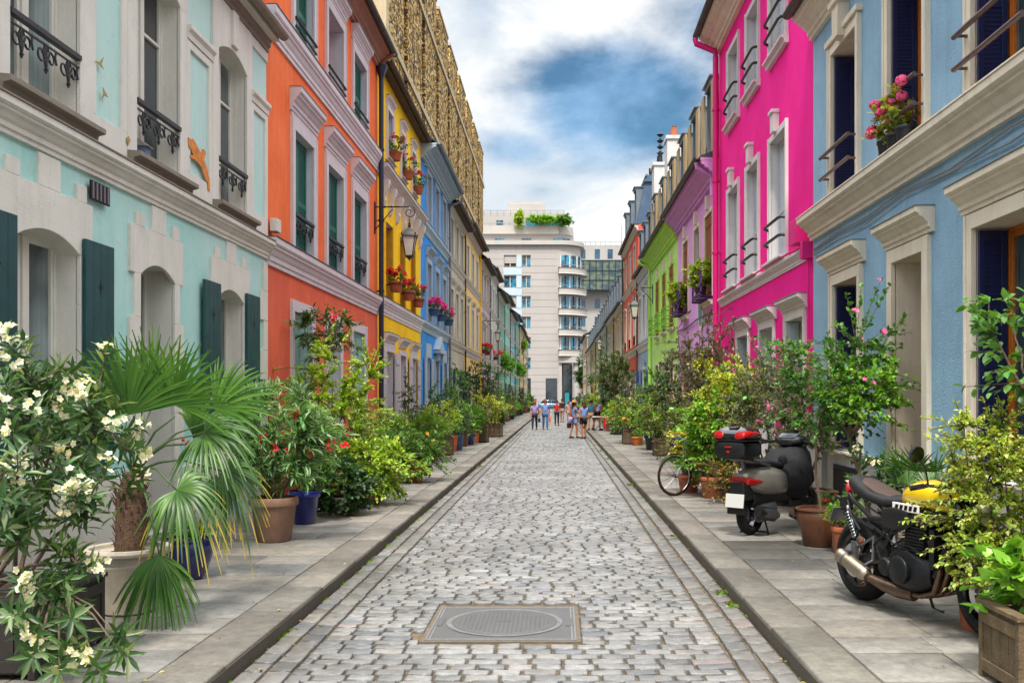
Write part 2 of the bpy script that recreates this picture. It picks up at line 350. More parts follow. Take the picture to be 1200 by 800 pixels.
def stones(name, rects, m, h, lip, oct_=True, tint=None, jig=.006, tilt=.004, kind='structure', zb=-.03):
    """rects (n,4) x0 x1 y0 y1: worn blocks with rounded shoulders in one sheet"""
    rc = np.asarray(rects, dtype=float); n = len(rc)
    cx = (rc[:, 0] + rc[:, 1]) / 2; cy = (rc[:, 2] + rc[:, 3]) / 2; hx = (rc[:, 1] - rc[:, 0]) / 2; hy = (rc[:, 3] - rc[:, 2]) / 2
    k = 8 if oct_ else 4
    ch = np.minimum(hx, hy) * RNG.uniform(.07, .17, n) if oct_ else 0
    def ring(ins, z):
        a = hx - ins; b = hy - ins; c = ch
        if oct_:
            xs = np.stack([a, a, a - c, -(a - c), -a, -a, -(a - c), a - c], 1); ys = np.stack([-(b - c), b - c, b, b, b - c, -(b - c), -b, -b], 1)
        else: xs = np.stack([a, a, -a, -a], 1); ys = np.stack([-b, b, b, -b], 1)
        return xs, ys, np.broadcast_to(z, (n,))[:, None].repeat(k, 1)
    zt = h + RNG.normal(0, jig, n); rings = [ring(0, zb), ring(0, zt - lip), ring(lip * 1.3, zt - lip * .25), ring(lip * 2.6, zt)]
    if not oct_: rings = [ring(0, zb), ring(0, zt - lip), ring(lip, zt)]
    nr = len(rings); rot = RNG.normal(0, .008, n) if oct_ else np.zeros(n)
    tx = RNG.normal(0, tilt, n) / np.maximum(hx, .05); ty = RNG.normal(0, tilt, n) / np.maximum(hy, .05)
    V = []
    for i, (xs, ys, zs) in enumerate(rings):
        jx = RNG.normal(0, .0025, xs.shape) if oct_ else 0
        X = xs * np.cos(rot)[:, None] - ys * np.sin(rot)[:, None] + jx; Y = xs * np.sin(rot)[:, None] + ys * np.cos(rot)[:, None]
        Z = zs + (0 if i == 0 else X * tx[:, None] + Y * ty[:, None])
        V.append(np.stack([X + cx[:, None], Y + cy[:, None], Z], 2))
    V = np.stack(V, 1).reshape(n, nr * k, 3)
    f = []; per = []
    for r in range(nr - 1):
        for j in range(k): f += [r * k + j, r * k + (j + 1) % k, (r + 1) * k + (j + 1) % k, (r + 1) * k + j]; per.append(4)
    f += [(nr - 1) * k + j for j in range(k)]; per.append(k)
    Fi = (np.array(f)[None, :] + (np.arange(n) * nr * k)[:, None]).ravel()
    ring_tone = np.repeat([.3, .5, .92, 1] if oct_ else [.35, .6, 1], k)   # every stone darkens from its top down to its lower edge
    T = (tint[:, None, :] * ring_tone[None, :, None]).reshape(-1, 3) if tint is not None else None
    o = npmesh(name, V.reshape(-1, 3), Fi, per * n, m, tint=T, smooth=oct_)
    if kind: tag(o, kind=kind)
    return o

MH = (-.956, .141, 6.865, 7.96)     # the manhole cover
rects = []
def clear(a, b, c, d): return b < MH[0] - .03 or a > MH[1] + .05 or d < MH[2] - .03 or c > MH[3] + .05
y = 1.0
XA, XB = KL + .34, KR - .36
while y < 150.5:
    dy = random.uniform(.114, .131) * (1 if y < 60 else 1.6)
    x = XA + random.uniform(-.12, .0)
    while x < XB - .05:
        dx = random.uniform(.17, .235) * (1 if y < 60 else 1.5)
        if XB - (x + dx) < .10: dx = XB - x
        a, b = max(x, XA), min(x + dx, XB)
        if b - a > .07:
            g = .0095 if y < 60 else .013
            c_, d_ = y + random.uniform(-.002, .002), y + dy
            if clear(a, b, c_, d_): rects.append((a + g, b - g, c_ + g * .85, d_ - g * .75))
            else:      # cut stones around the cover
                if a < MH[0] - .12 and b > MH[0] - .04: rects.append((a + g, MH[0] - .035, c_ + g, d_ - g))
                elif b > MH[1] + .12 and a < MH[1] + .04: rects.append((MH[1] + .035, b - g, c_ + g, d_ - g))
        x += dx
    y += dy
for (a, b) in ((KL + .015, KL + .165), (KL + .172, KL + .335), (KR - .352, KR - .185), (KR - .175, KR - .015)):   # gutter courses, laid lengthwise
    y = 1.0
    while y < 150.5:
        dy = random.uniform(.19, .28) * (1 if y < 60 else 1.5); rects.append((a + .008, b - .008, y + .008, y + dy - .008)); y += dy
rects = np.array(rects); n = len(rects)
pal = np.array([(.36, .355, .35), (.40, .395, .385), (.30, .305, .31), (.37, .35, .33), (.44, .435, .425), (.26, .27, .29), (.38, .335, .315), (.34, .345, .335)])
T = pal[RNG.choice(8, n, p=[.25, .2, .16, .12, .09, .08, .03, .07])] * RNG.normal(1, .1, (n, 1)).clip(.7, 1.3) * .70
edge = (rects[:, 1] < KL + .36) | (rects[:, 0] > KR - .38); T[edge] *= np.array([.82, .8, .77])
near = rects[:, 2] < 32
stones('street_cobbles', rects[near], 'cobble', .016, .006, True, T[near], jig=.0018, tilt=.0018)
stones('street_cobbles_beyond', rects[~near], 'cobble', .014, .010, False, T[~near], jig=.003)
# moss and grit in the gutters
def tufts(name, pts, label):
    V = []; Fi = []; per = []; Tn = []; k = 0
    for (x, y, s) in pts:
        for _ in range(26):
            a = random.uniform(0, 6.28); l = s * random.uniform(.5, 1.2); bx, by = x + random.gauss(0, s * .5), y + random.gauss(0, s * 1.0); wdt = s * .12
            dx, dy = math.cos(a), math.sin(a)
            V += [(bx - dy * wdt, by + dx * wdt, .002), (bx + dy * wdt, by - dx * wdt, .002), (bx + dx * l * .5, by + dy * l * .5, l * .8), (bx + dx * l, by + dy * l, l * .55)]
            Fi += [k, k + 1, k + 2, k + 1, k + 3, k + 2]; per += [3, 3]; c = (.10 + random.random() * .08, .19 + random.random() * .1, .02); Tn += [c] * 4; k += 4
    return tag(npmesh(name, V, Fi, per, 'leaf', tint=Tn), label, kind='stuff')
pts = [(KL + random.uniform(.0, .03), random.uniform(4, 50), random.uniform(.012, .035)) for _ in range(90)] + [(KR - random.uniform(.0, .03), random.uniform(4, 50), random.uniform(.012, .03)) for _ in range(80)]
pts += [(KR - .05, 8.0, .055), (KR - .05, 8.5, .05), (KR - .06, 19, .06), (KL + .07, 24, .08), (KL + .06, 38, .07), (KR - .06, 31, .07), (KR - .05, 27, .07), (KR - .06, 12, .04), (KL + .04, 9.5, .03), (KL + .05, 13.5, .04)]
tufts('gutter_weeds', pts, 'small green weeds growing in the gutters along both kerbs')

# pavements: kerb stones and slabs
M['kerb_stain_shade'] = mat('kerb_stain_shade', (.05, .043, .034), .95, .5, 5, .6, 60, hue=(.10, .085, .06))
M['joint'] = mat('joint', (.10, .08, .055), .95, .4, 9, .5, 60)
def pavement(side):
    k0, k1, w1 = (KL, KL - .37, XL) if side < 0 else (KR, KR + .36, XR)
    nm = 'left' if side < 0 else 'right'
    xa, xb = sorted((k0, w1))
    e = .008 * side
    o = MB().box(xa + (.008 if side > 0 else 0), xb - (.008 if side < 0 else 0), -6, 151, -.05, PAV - .012).build('pavement_bed', 'joint'); tag(o, kind='structure')
    kr = []; y = -5.0
    while y < 150.6:
        d = random.uniform(.9, 1.5); kr.append((min(k0, k1) + .004, max(k0, k1) - .006, y + .004, min(y + d, 151) - .004)); y += d
    n = len(kr); T = np.array([(.20, .186, .16)]) * RNG.normal(1, .09, (n, 1)) * np.array([[1, 1, 1]])
    T = T * (1 + RNG.normal(0, .01, (n, 3)))
    o = MB().box(k0 - (.0 if side < 0 else .0035), k0 + (.0035 if side < 0 else 0), -6, 151, -.02, PAV - .022).build('kerb_dark_strip', 'kerb_stain_shade'); tag(o, kind='structure')  # thin strip added over the kerb face, stain and shade painted in its colour
    ko = stones('kerb', kr, 'slab', PAV, .014, False, T, jig=.002, tilt=.0015, zb=-.04)
    sl = []; y = -5.0; W0, W1 = sorted((k1, w1))
    while y < 150.6:
        d = random.choice((.42, .5, .55, .62)) * (1 if y < 60 else 1.6)
        cuts = [W0]; x = W0 + random.uniform(.45, 1.0)
        while x < W1 - .35: cuts.append(x); x += random.uniform(.7, 1.15)
        cuts.append(W1)
        for a, b in zip(cuts[:-1], cuts[1:]): sl.append((a + .003, b - .003, y + .003, min(y + d, 151) - .003))
        y += d
    n = len(sl); c = np.array([(.24, .228, .205), (.262, .246, .218), (.215, .21, .195), (.25, .228, .195)])[RNG.integers(0, 4, n)]
    T = c * RNG.normal(1, .11, (n, 1))
    if side > 0:   # the darker old paving patch behind the motorcycle
        s = np.array(sl); my_ = (s[:, 2] + s[:, 3]) / 2; dk = (my_ > 9.2) & (my_ < 10.9); T[dk] *= .5
    stones('pavement', sl, 'slab', PAV - .002, .004, False, T, jig=.0012, tilt=.0012, zb=.05)
pavement(-1); pavement(1)
# manhole cover
M['cast_iron'] = mat('cast_iron', (.105, .11, .12), .5, .35, 10, .5, 150, metal=.45, hue=(.17, .16, .15))
M['cast_worn'] = mat('cast_worn', (.34, .34, .34), .4, .3, 30, .3, 150, metal=.4)
cxm, cym = (MH[0] + MH[1]) / 2, (MH[2] + MH[3]) / 2; hm = (MH[1] - MH[0]) / 2
mh = thing('manhole_cover', (cxm, cym, 0), 'square cast iron manhole cover with round lid set in the cobbles', 'manhole cover')
b = MB(); s_ = hm + .03
for (x0, x1, y0, y1) in ((-s_, s_, -s_, -hm), (-s_, s_, hm, s_), (-s_, -hm, -hm, hm), (hm, s_, -hm, hm)): b.box(x0, x1, y0, y1, -.02, .008)
b.build('mortar_edge', 'mortar_frame', mh)
b = MB(); b.lathe([(hm * .80, .004), (hm * .80, .014)], 64); b.box(-hm, hm, -hm, hm, -.02, .010)
for s1 in (-1, 1):
    b.box(s1 * (hm - .045) - .03, s1 * (hm - .045) + .03, -.12, .12, .0105, .016)
b.build('frame', 'cast_iron', mh)
b = MB()
for s1 in (-1, 1):
    for q in (hm - .008, hm - .032):
        k = 64
        for i in range(k):
            t = -hm + .02 + (2 * hm - .04) * i / (k - 1)
            b.box(t - .005, t + .005, s1 * q - .006, s1 * q + .006, .0102, .0145); b.box(s1 * q - .006, s1 * q + .006, t - .005, t + .005, .0102, .0147)
for rr in (hm * .80, hm * .765):
    k = 150
    for i in range(k):
        a = 2 * math.pi * i / k; T_ = Matrix.Rotation(a, 4, 'Z')
        b.box(rr - .008, rr + .008, -.006, .006, .0141, .0175, T=T_)
b.build('tread_pattern', 'cast_worn', mh)
b = MB(); b.lathe([(hm * .73, .010), (hm * .73, .0165), (hm * .72, .018), (0, .018)], 64)
k = 11
for i in range(-k, k + 1):
    for j in range(-k, k + 1):
        if (i * i + j * j) ** .5 < k * .93: b.box(i * .034 - .008, i * .034 + .008, j * .034 - .008, j * .034 + .008, .0178, .0198)
b.box(-.06, -.02, -.012, .012, .018, .022); b.box(-.02, .05, -.006, .006, .018, .0215)
b.build('lid', 'cast_iron', mh)

# ================================================================ HOUSES
def cornice_pts(z0, z1, pm, p0=-.01):
    h = z1 - z0
    q = [(.0, 0), (.22, 0), (.22, .16), (.34, .18), (.34, .34), (.48, .42), (.62, .56), (.80, .62), (.80, .70), (.90, .72), (1, .78), (1, 1)]
    return [(p0, z0)] + [(p * pm, z0 + t * h) for p, t in q[1:]] + [(p0, z1)]
class House:
    def __init__(s, side, y0, y1, zt, name, label, wall, reveal='r_white', low=None, depth=7.5, plinth=None, cat='house', group=None):
        s.X = XL if side < 0 else XR; s.s = 1 if side < 0 else -1
        s.y0, s.y1, s.zt, s.wall, s.reveal, s.low, s.depth = y0 + .003, y1 - .003, zt, wall, reveal, low, depth
        s.root = thing(name, (s.X, y0, PAV), label, cat, group); s.org = Vector((s.X, y0, PAV)); s.holes = []; s.panel = []
    def T(s, p, y, z): return Vector((s.X + s.s * p, y, z))
    def mb(s): return HB(s)
    def part(s, name, mats, boxes, parent=None, bevel=0):
        b = s.mb()
        for bx in boxes: b.bx(*bx)
        return b.build(name, mats, parent or s.root, bevel)
    def cornice(s, y0, y1, z0, z1, pm, m, name='cornice', parent=None, zinc=None, bevel=0):
        b = s.mb(); b.prof(cornice_pts(z0, z1, pm), y0, y1)
        if zinc: b.bx(y0, y1, z1 + .001, z1 + .018, -.01, pm + .012, 1)
        return b.build(name, [m, zinc or m], parent or s.root, bevel)
    def finish(s, low_z=None):
        """the wall: a sheet cut around every opening, with side, back and reveals"""
        ys = sorted({s.y0, s.y1, *[v for h in s.holes for v in h[:2]]}); zs = sorted({.10, s.zt, *([low_z] if low_z else []), *[v for h in s.holes for v in h[2:4]]})
        b = s.mb()
        for a, c in zip(ys[:-1], ys[1:]):
            for e, f in zip(zs[:-1], zs[1:]):
                my, mz = (a + c) / 2, (e + f) / 2
                if any(h[0] < my < h[1] and h[2] < mz < h[3] for h in s.holes): continue
                b.quad([(0, a, e), (0, c, e), (0, c, f), (0, a, f)], 2 if (low_z and mz < low_z) else 0)
        for (a, c, e, f, d, arch) in s.holes:
            D_ = -d - .07
            b.quad([(0, a, e), (D_, a, e), (D_, a, f), (0, a, f)], 1); b.quad([(0, c, e), (D_, c, e), (D_, c, f), (0, c, f)], 1)
            b.quad([(0, a, e), (0, c, e), (D_, c, e), (D_, a, e)], 1)
            if not arch: b.quad([(0, a, f), (0, c, f), (D_, c, f), (D_, a, f)], 1)
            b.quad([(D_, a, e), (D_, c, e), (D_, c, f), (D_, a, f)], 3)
            if arch:
                n = 10; pr = [((c - a) * i / n + a, f - arch + arch * (1 - (2 * i / n - 1) ** 2)) for i in range(n + 1)]
                for (u0, w0), (u1, w1) in zip(pr[:-1], pr[1:]):
                    b.quad([(0, u0, w0), (0, u1, w1), (0, u1, f), (0, u0, f)], 2 if (low_z and f < low_z) else 0)
                    b.quad([(0, u0, w0), (0, u1, w1), (D_, u1, w1), (D_, u0, w0)], 1)
        dp = -s.depth
        for yy in (s.y0, s.y1): b.quad([(0, yy, .1), (dp, yy, .1), (dp, yy, s.zt), (0, yy, s.zt)], 0)
        b.quad([(dp, s.y0, .1), (dp, s.y1, .1), (dp, s.y1, s.zt), (dp, s.y0, s.zt)], 0)
        return b.build('wall', [s.wall, s.reveal, s.low or s.wall, 'dark_room'], s.root)
    def gable_roof(s, rise=2.2, over=.32, m='zinc', gut='gutter', soff='r_white', mid=None):
        d = s.depth; z = s.zt
        b = s.mb(); b.prof([(over, z + .02), (over, z + .07), (-d / 2, z + rise), (-d - .2, z + .07), (-d - .2, z + .02), (-d / 2, z + rise - .1)], s.y0, s.y1)
        rf = b.build('roof', m, s.root)
        b = s.mb(); b.bx(s.y0, s.y1, z - .04, z + .02, -.02, over, 0); b.build('eave', soff, rf)
        s.gutter(over, z, gut); return rf
    def gutter(s, over, z, m='gutter'):
        b = s.mb(); r = .075
        pr = [(over + r * math.cos(R(t)) + r, z + .045 + r * math.sin(R(t))) for t in range(180, 361, 30)]
        pr += [(over + 2 * r - .012, z + .05), (over + r, z - .012), (over + .012, z + .05)]
        b.prof(pr, s.y0 + .002, s.y1 - .002, smooth=True); b.build('gutter', m, s.root)
    def mansard(s, over=.3, h=2.0, back=.95, m='slate', gut='gutter', soff='r_white', dorm=3, dm='white_frame', shut=None, dormw=.95):
        z = s.zt; d = s.depth
        b = s.mb(); back0 = back; back = back * .6; b.prof([(over, z + .02), (over, z + .07), (.02, z + .22), (-back, z + h), (-d / 2, z + h + .7), (-d, z + h), (-d, z + .02)], s.y0, s.y1); back = back0
        rf = b.build('roof', m, s.root)
        b = s.mb(); b.bx(s.y0, s.y1, z - .04, z + .02, -.02, over, 0); b.build('eave', soff, rf)
        b = s.mb(); b.bx(s.y0, s.y1, z + h - .02, z + h + .08, -back * .6 - .05, -back * .6 + .07, 0); b.build('ridge_flashing', 'zinc', rf)
        s.gutter(over, z, gut)
        n = dorm; L_ = s.y1 - s.y0; back = back * .6
        for i in range(n):
            c = s.y0 + L_ * (i + .5) / n; a, e = c - dormw / 2, c + dormw / 2; z0, z1 = z + .3, z + h - .42
            b = s.mb()
            b.bx(a - .08, a, z0, z1, -back - .2, .0, 0); b.bx(e, e + .08, z0, z1, -back - .2, .0, 0); b.bx(a - .08, e + .08, z1, z1 + .12, -back - .3, .06, 0)
            b.bx(a, e, z0 - .06, z0, -.6, .03, 0); b.bx(c - .03, c + .03, z0, z1, -.14, -.07, 0); b.bx(a, a + .05, z0, z1, -.14, -.06, 0); b.bx(e - .05, e, z0, z1, -.14, -.06, 0)
            b.bx(a - .14, e + .14, z1 + .121, z1 + .16, -back - .3, .12, 1)
            do = b.build('dormer', [dm, 'zinc'], rf)
            s.part('pane', 'glass_dark', [(a, e, z0, z1, -.2, -.141)], rf)
            if shut:
                s.part('shutter', shut, [(a - .09 - dormw * .5, a - .09, z0, z1 - .02, .03, .08)], rf)
                s.part('shutter', shut, [(e + .09, e + .09 + dormw * .5, z0, z1 - .02, .03, .08)], rf)
        return rf
    def pipe(s, y, z0, z1, m='iron_blue', r=.055, hopper=False, p=.09, swan=None):
        b = s.mb(); pts = [(p, y, z0), (p, y, z1)]
        if swan: pts = [(p, y, z0), (p, y, z1 - .45), (p + .02, y, z1 - .3), (swan - .02, y, z1 - .12), (swan, y, z1)]
        b.tb(pts, r, 10)
        k = int((z1 - z0) / 1.9)
        for i in range(1, k + 1):
            zz = z0 + (z1 - z0) * i / (k + 1); b.tb([(p, y, zz - .03), (p, y, zz + .03)], r * 1.25, 10); b.bx(y - .012, y + .012, zz - .012, zz + .012, -.01, p)
        if hopper: b.tb([(p, y, z1), (p, y, z1 + .08), (p, y, z1 + .28), (p, y, z1 + .34)], [r, r * 1.2, r * 2.4, r * 2.5], 10)
        return b.build('downpipe', m, s.root)

class HB(MB):      # a mesh builder in facade space: along the street y, height z, out of the wall p
    def __init__(s, h): MB.__init__(s, h.org); s.h = h
    def bx(s, y0, y1, z0, z1, p0, p1, mi=0):
        h = s.h; a, b = sorted((h.X + h.s * p0, h.X + h.s * p1)); return s.box(a, b, y0, y1, z0, z1, mi)
    def quad(s, pts, mi=0): return s.add([s.h.T(*p) for p in pts], [(0, 1, 2, 3)], mi)
    def prof(s, pz, y0, y1, mi=0, smooth=False): return s.prism([(s.h.X + s.h.s * p, z) for p, z in pz], y0, y1, mi, None, smooth)
    def tb(s, pts, r, n=6, mi=0): return s.tube([s.h.T(*p) for p in pts], r, n, mi)
    def poly(s, yz, p0, p1, mi=0):      # polygon in (y, z) with thickness from p0 to p1
        n = len(yz); vs = [s.h.T(p0, a, b) for a, b in yz] + [s.h.T(p1, a, b) for a, b in yz]
        return s.add(vs, [tuple(range(n)), tuple(range(n, 2 * n))[::-1]] + [(i, i + n, (i + 1) % n + n, (i + 1) % n) for i in range(n)], mi)
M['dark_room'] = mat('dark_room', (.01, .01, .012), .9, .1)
M['r_white'] = trimm('r_white', '#cfcac0'); M['r_grey'] = trimm('r_grey', '#b9b9bd')

def shutter(h, parent, y0, y1, z0, z1, p, m, kind='louvre', near=True, heart=False, t=.04, axis='y', slant=0):
    """a shutter leaf lying along the wall (axis y) or standing in the reveal (axis p: y0=y1=position, p=(p0,p1))"""
    b = h.mb()
    def B(a0, a1, c0, c1, d0, d1):     # a along the leaf, d thickness
        if axis == 'y': b.bx(a0, a1, c0, c1, p + d0, p + d1)
        else: b.bx(y0 + d0, y0 + d1, c0, c1, a0, a1)
    A0, A1 = (y0, y1) if axis == 'y' else p
    fw = min(.07, (A1 - A0) * .2)
    if kind == 'louvre' and near:
        B(A0, A0 + fw, z0, z1, 0, t); B(A1 - fw, A1, z0, z1, 0, t)
        zm = z0 + (z1 - z0) * .45
        for c0, c1 in ((z0, z0 + .1), (zm - .05, zm + .05), (z1 - .1, z1)): B(A0 + fw, A1 - fw, c0, c1, .001, t - .001)
        z = z0 + .1
        while z < z1 - .1:
            if not (zm - .06 < z < zm + .04): B(A0 + fw, A1 - fw, z + .004, z + .018, .006, t - .006)
            z += .042
        B(A0 + fw, A1 - fw, z0 + .1, z1 - .1, t * .35, t * .55)
    elif kind == 'louvre':
        B(A0, A1, z0, z1, 0, t * .8)
        z = z0 + .12
        while z < z1 - .12: B(A0 + fw, A1 - fw, z, z + .05, t * .8, t); z += .12
    elif kind == 'board':
        n = max(2, int((A1 - A0) / .13))
        for i in range(n):
            a = A0 + (A1 - A0) * i / n; B(a + .002, A0 + (A1 - A0) * (i + 1) / n - .002, z0, z1, 0, t)
        B(A0, A1, z0 + .02, z1 - .02, .004, t - .004)
        for zz in (() if heart else (z0 + .2, z1 - .3)): B(A0 + .02, A1 - .02, zz, zz + .09, t, t + .02)
    else:
        B(A0, A1, z0, z1, 0, t * .7)
        for c0, c1 in ((z0, z0 + .08), (z0 + (z1 - z0) * .4, z0 + (z1 - z0) * .4 + .08), (z1 - .08, z1)): B(A0, A1, c0, c1, t * .7, t)
        B(A0, A0 + .06, z0 + .08, z1 - .08, t * .71, t * .99); B(A1 - .06, A1, z0 + .08, z1 - .08, t * .71, t * .99)
    o = b.build('shutter', m, parent, .004 if near else 0)
    b = h.mb()
    if axis == 'y' and near:
        for zz in (z0 + .18, z1 - .22): b.bx(A0 + .01, A1 - .1, zz, zz + .03, p + t, p + t + .008)
        b.build('hinge_strap', 'iron', parent) if False else None
    if heart and axis == 'y':
        c = (A0 + A1) / 2; zz = z1 - .42; b = h.mb()
        b.poly([(c - .045, zz), (c - .012, zz - .03), (c, zz - .1), (c + .012, zz - .03), (c + .045, zz), (c + .012, zz + .03), (c, zz + .09), (c - .012, zz + .03)], p + t + .0005, p + t + .003); b.build('cut_out', 'dark_room', o if False else parent)
    return o

def window(h, y0, y1, z0, z1, d=.22, fm='white_frame', gl='glass_dark', leaves=2, bars=(), arch=0, sur=None, crown=None, sill=None, shut=None, rail=None, name='window', bev=0, near=True, fill=None):
    """opening in house h; returns the window part"""
    h.holes.append((y0, y1, z0, z1, d, arch))
    b = h.mb(); w = .045; P0, P1 = -d - .05, -d
    if fill: b.bx(y0, y1, z0, z1, -d - .06, -d - .02, 0)
    b.bx(y0, y0 + w, z0, z1, P0, P1); b.bx(y1 - w, y1, z0, z1, P0, P1); b.bx(y0 + w, y1 - w, z1 - w, z1, P0, P1); b.bx(y0 + w, y1 - w, z0, z0 + w, P0, P1)
    k = leaves
    for i in range(1, k):
        c = y0 + (y1 - y0) * i / k; b.bx(c - .045, c + .045, z0 + w, z1 - w, P0, P1 + .012)
    for t in bars:
        zz = z0 + (z1 - z0) * t; b.bx(y0 + w, y1 - w, zz - .018, zz + .018, P0 + .01, P1 - .005)
    if near:
        for i in range(k):
            a = y0 + (y1 - y0) * i / k + (w if i == 0 else .045); e = y0 + (y1 - y0) * (i + 1) / k - (w if i == k - 1 else .045)
            for (q0, q1, r0, r1) in ((a + .004, a + .045, z0 + w + .004, z1 - w - .004), (e - .045, e - .004, z0 + w + .004, z1 - w - .004)): b.bx(q0, q1, r0, r1, P0 + .012, P1 - .008)
            b.bx(a + .045, e - .045, z0 + w, z0 + w + .09, P0 + .012, P1 - .009); b.bx(a + .045, e - .045, z1 - w - .05, z1 - w, P0 + .012, P1 - .009)
    o = b.build(name, fm, h.root, bev)
    if gl: h.part('pane', gl, [(y0 + w * .5, y1 - w * .5, z0 + w * .5, z1 - w * .5, P0 + .008, P0 + .014)], o)
    if sur:
        sw, sm, sp = sur; b = h.mb()
        b.bx(y0 - sw, y0, z0, z1, -.01, sp); b.bx(y1, y1 + sw, z0, z1, -.01, sp); b.bx(y0 - sw, y1 + sw, z1, z1 + sw, -.01, sp)
        if near: b.bx(y0 - sw, y0 - sw + .04, z0, z1 + sw, sp, sp + .015); b.bx(y1 + sw - .04, y1 + sw, z0, z1 + sw, sp, sp + .015)
        b.build('surround', sm, o, bev)
    if crown:
        cm, zc, hc, pc, ov = crown; b = h.mb()
        b.prof(cornice_pts(zc, zc + hc, pc), y0 - ov, y1 + ov); b.bx(y0 - ov - .01, y1 + ov + .01, zc + hc, zc + hc + .012, -.01, pc + .012, 1)
        b.build('crown_moulding', [cm, 'zinc'], o, bev)
    if sill:
        sm2, sh, sp2, so = sill; b = h.mb(); b.prof([(-.1, z0 - .01), (-.01, z0 - sh), (sp2 * .5, z0 - sh), (sp2 * .6, z0 - sh * .5), (sp2, z0 - sh * .4), (sp2, z0 - .02), (-.1, z0)], y0 - so, y1 + so); b.build('sill', sm2, o, bev)
    if shut:
        kd, sm3, st = shut; W = (y1 - y0) / 2
        if kd == 'open':
            shutter(h, o, y0 - W - .02, y0 - .02, z0, z1, .035, sm3, st, near); shutter(h, o, y1 + .02, y1 + W + .02, z0, z1, .035, sm3, st, near)
        if kd == 'closed':
            shutter(h, o, y0 + .012, y0 + W - .004, z0 + .01, z1 - .01 - arch, -d * .55, sm3, st, near); shutter(h, o, y0 + W + .004, y1 - .012, z0 + .01, z1 - .01 - arch, -d * .55, sm3, st, near)
        if kd == 'jamb':
            shutter(h, o, y1 - .05, y1 - .05, z0 + .02, z1 - .02, (-d + .02, -.005), sm3, st, near, axis='p', t=.035); shutter(h, o, y0 + .015, y0 + .015, z0 + .02, z1 - .02, (-d + .02, -.005), sm3, st, near, axis='p', t=.035)
    if rail: rails(h, o, y0, y1, z0, rail)
    return o
def rails(h, o, y0, y1, z0, kind):
    b = h.mb()
    if kind == 'lace':      # cast iron balustrade with hanging curls
        zt = z0 + .55; p = .02
        b.bx(y0, y1, zt, zt + .045, p - .03, p + .03); b.bx(y0, y1, zt - .07, zt - .055, p - .008, p + .008)
        n = 3
        for i in range(n):
            c = y0 + (y1 - y0) * (i + .5) / n; r = (y1 - y0) / n * .42
            for s1 in (-1, 1):
                b.tb([(p, c + s1 * r * .52 + r * .45 * math.cos(t / 8 * 6.0 + (3.14 if s1 > 0 else 0)) * (1 - t / 14), zt - .16 + r * .45 * math.sin(t / 8 * 6.0) * (1 - t / 14) * s1) for t in range(9)], .010, 5)
                b.tb([(p, c + s1 * .01, zt - .06), (p, c + s1 * .05, zt - .13), (p, c + s1 * .02, zt - .2), (p, c, zt - .27)], .011, 5)
            b.tb([(p, c, zt - .06), (p, c, zt - .3)], .012, 5); b.tube([h.T(p, c, zt - .27), h.T(p, c, zt - .31)], [.02, .004], 6)
            b.tb([(p, c + r * 1.05, zt - .06), (p, c + r * .95, zt - .12), (p, c + r * 1.1, zt - .18)], .010, 5)
        b.build('railing', 'iron', o)
    elif kind == 'iron':    # full dark balustrade
        zt = z0 + .62; b.bx(y0, y1, zt, zt + .04, -.01, .05); b.bx(y0, y1, z0 + .04, z0 + .06, .0, .03); n = max(4, int((y1 - y0) / .11))
        for i in range(n + 1):
            c = y0 + (y1 - y0) * i / n; b.tb([(.018, c, z0 + .06), (.018, c, zt)], .009, 4)
            if i < n:
                c2 = c + (y1 - y0) / n / 2
                for zz in (zt - .1, z0 + .28, z0 + .16): b.tb([(.018, c2 + .036 * math.cos(t), zz + .036 * math.sin(t)) for t in (0, 1, 2, 3, 4, 5, 6.2)], .007, 4)
        b.build('railing', 'iron', o)
    elif kind == 'bars2':   # two dark bowed bars
        for zz in (z0 + .32, z0 + .62):
            b.tb([(-.03, y0 - .06, zz - .01), (.05, y0 - .08, zz - .01), (.11, y0 - .05, zz), (.135, y0 + .04, zz), (.135, y1 - .04, zz), (.11, y1 + .05, zz), (.05, y1 + .08, zz - .01), (-.03, y1 + .06, zz - .01)], .027, 8)
        b.build('railing', 'iron', o)
    elif kind == 'bars':    # two round straight bars on brackets
        for zz in (z0 + .36, z0 + .66):
            b.tb([(.16, y0 - .10, zz), (.16, y1 + .10, zz)], .026, 10)
            for c in (y0 - .06, y1 + .06): b.tb([(-.01, c, zz), (.16, c, zz)], .016, 8)
        b.build('railing', 'rail_paint', o)
    elif kind == 'thin':
        zt = z0 + .45
        for zz in (zt, zt - .2): b.tb([(.04, y0 - .05, zz), (.04, y1 + .05, zz)], .016, 5)
        n = 4
        for i in range(n + 1): c = y0 + (y1 - y0) * i / n; b.tb([(.04, c, z0), (.04, c, zt)], .01, 4)
        b.build('railing', 'iron', o)
M['rail_paint'] = mat('rail_paint', '#3b3540', .35, .3, 9, .05, 40, spec=.6, hue='#6a4a3c')
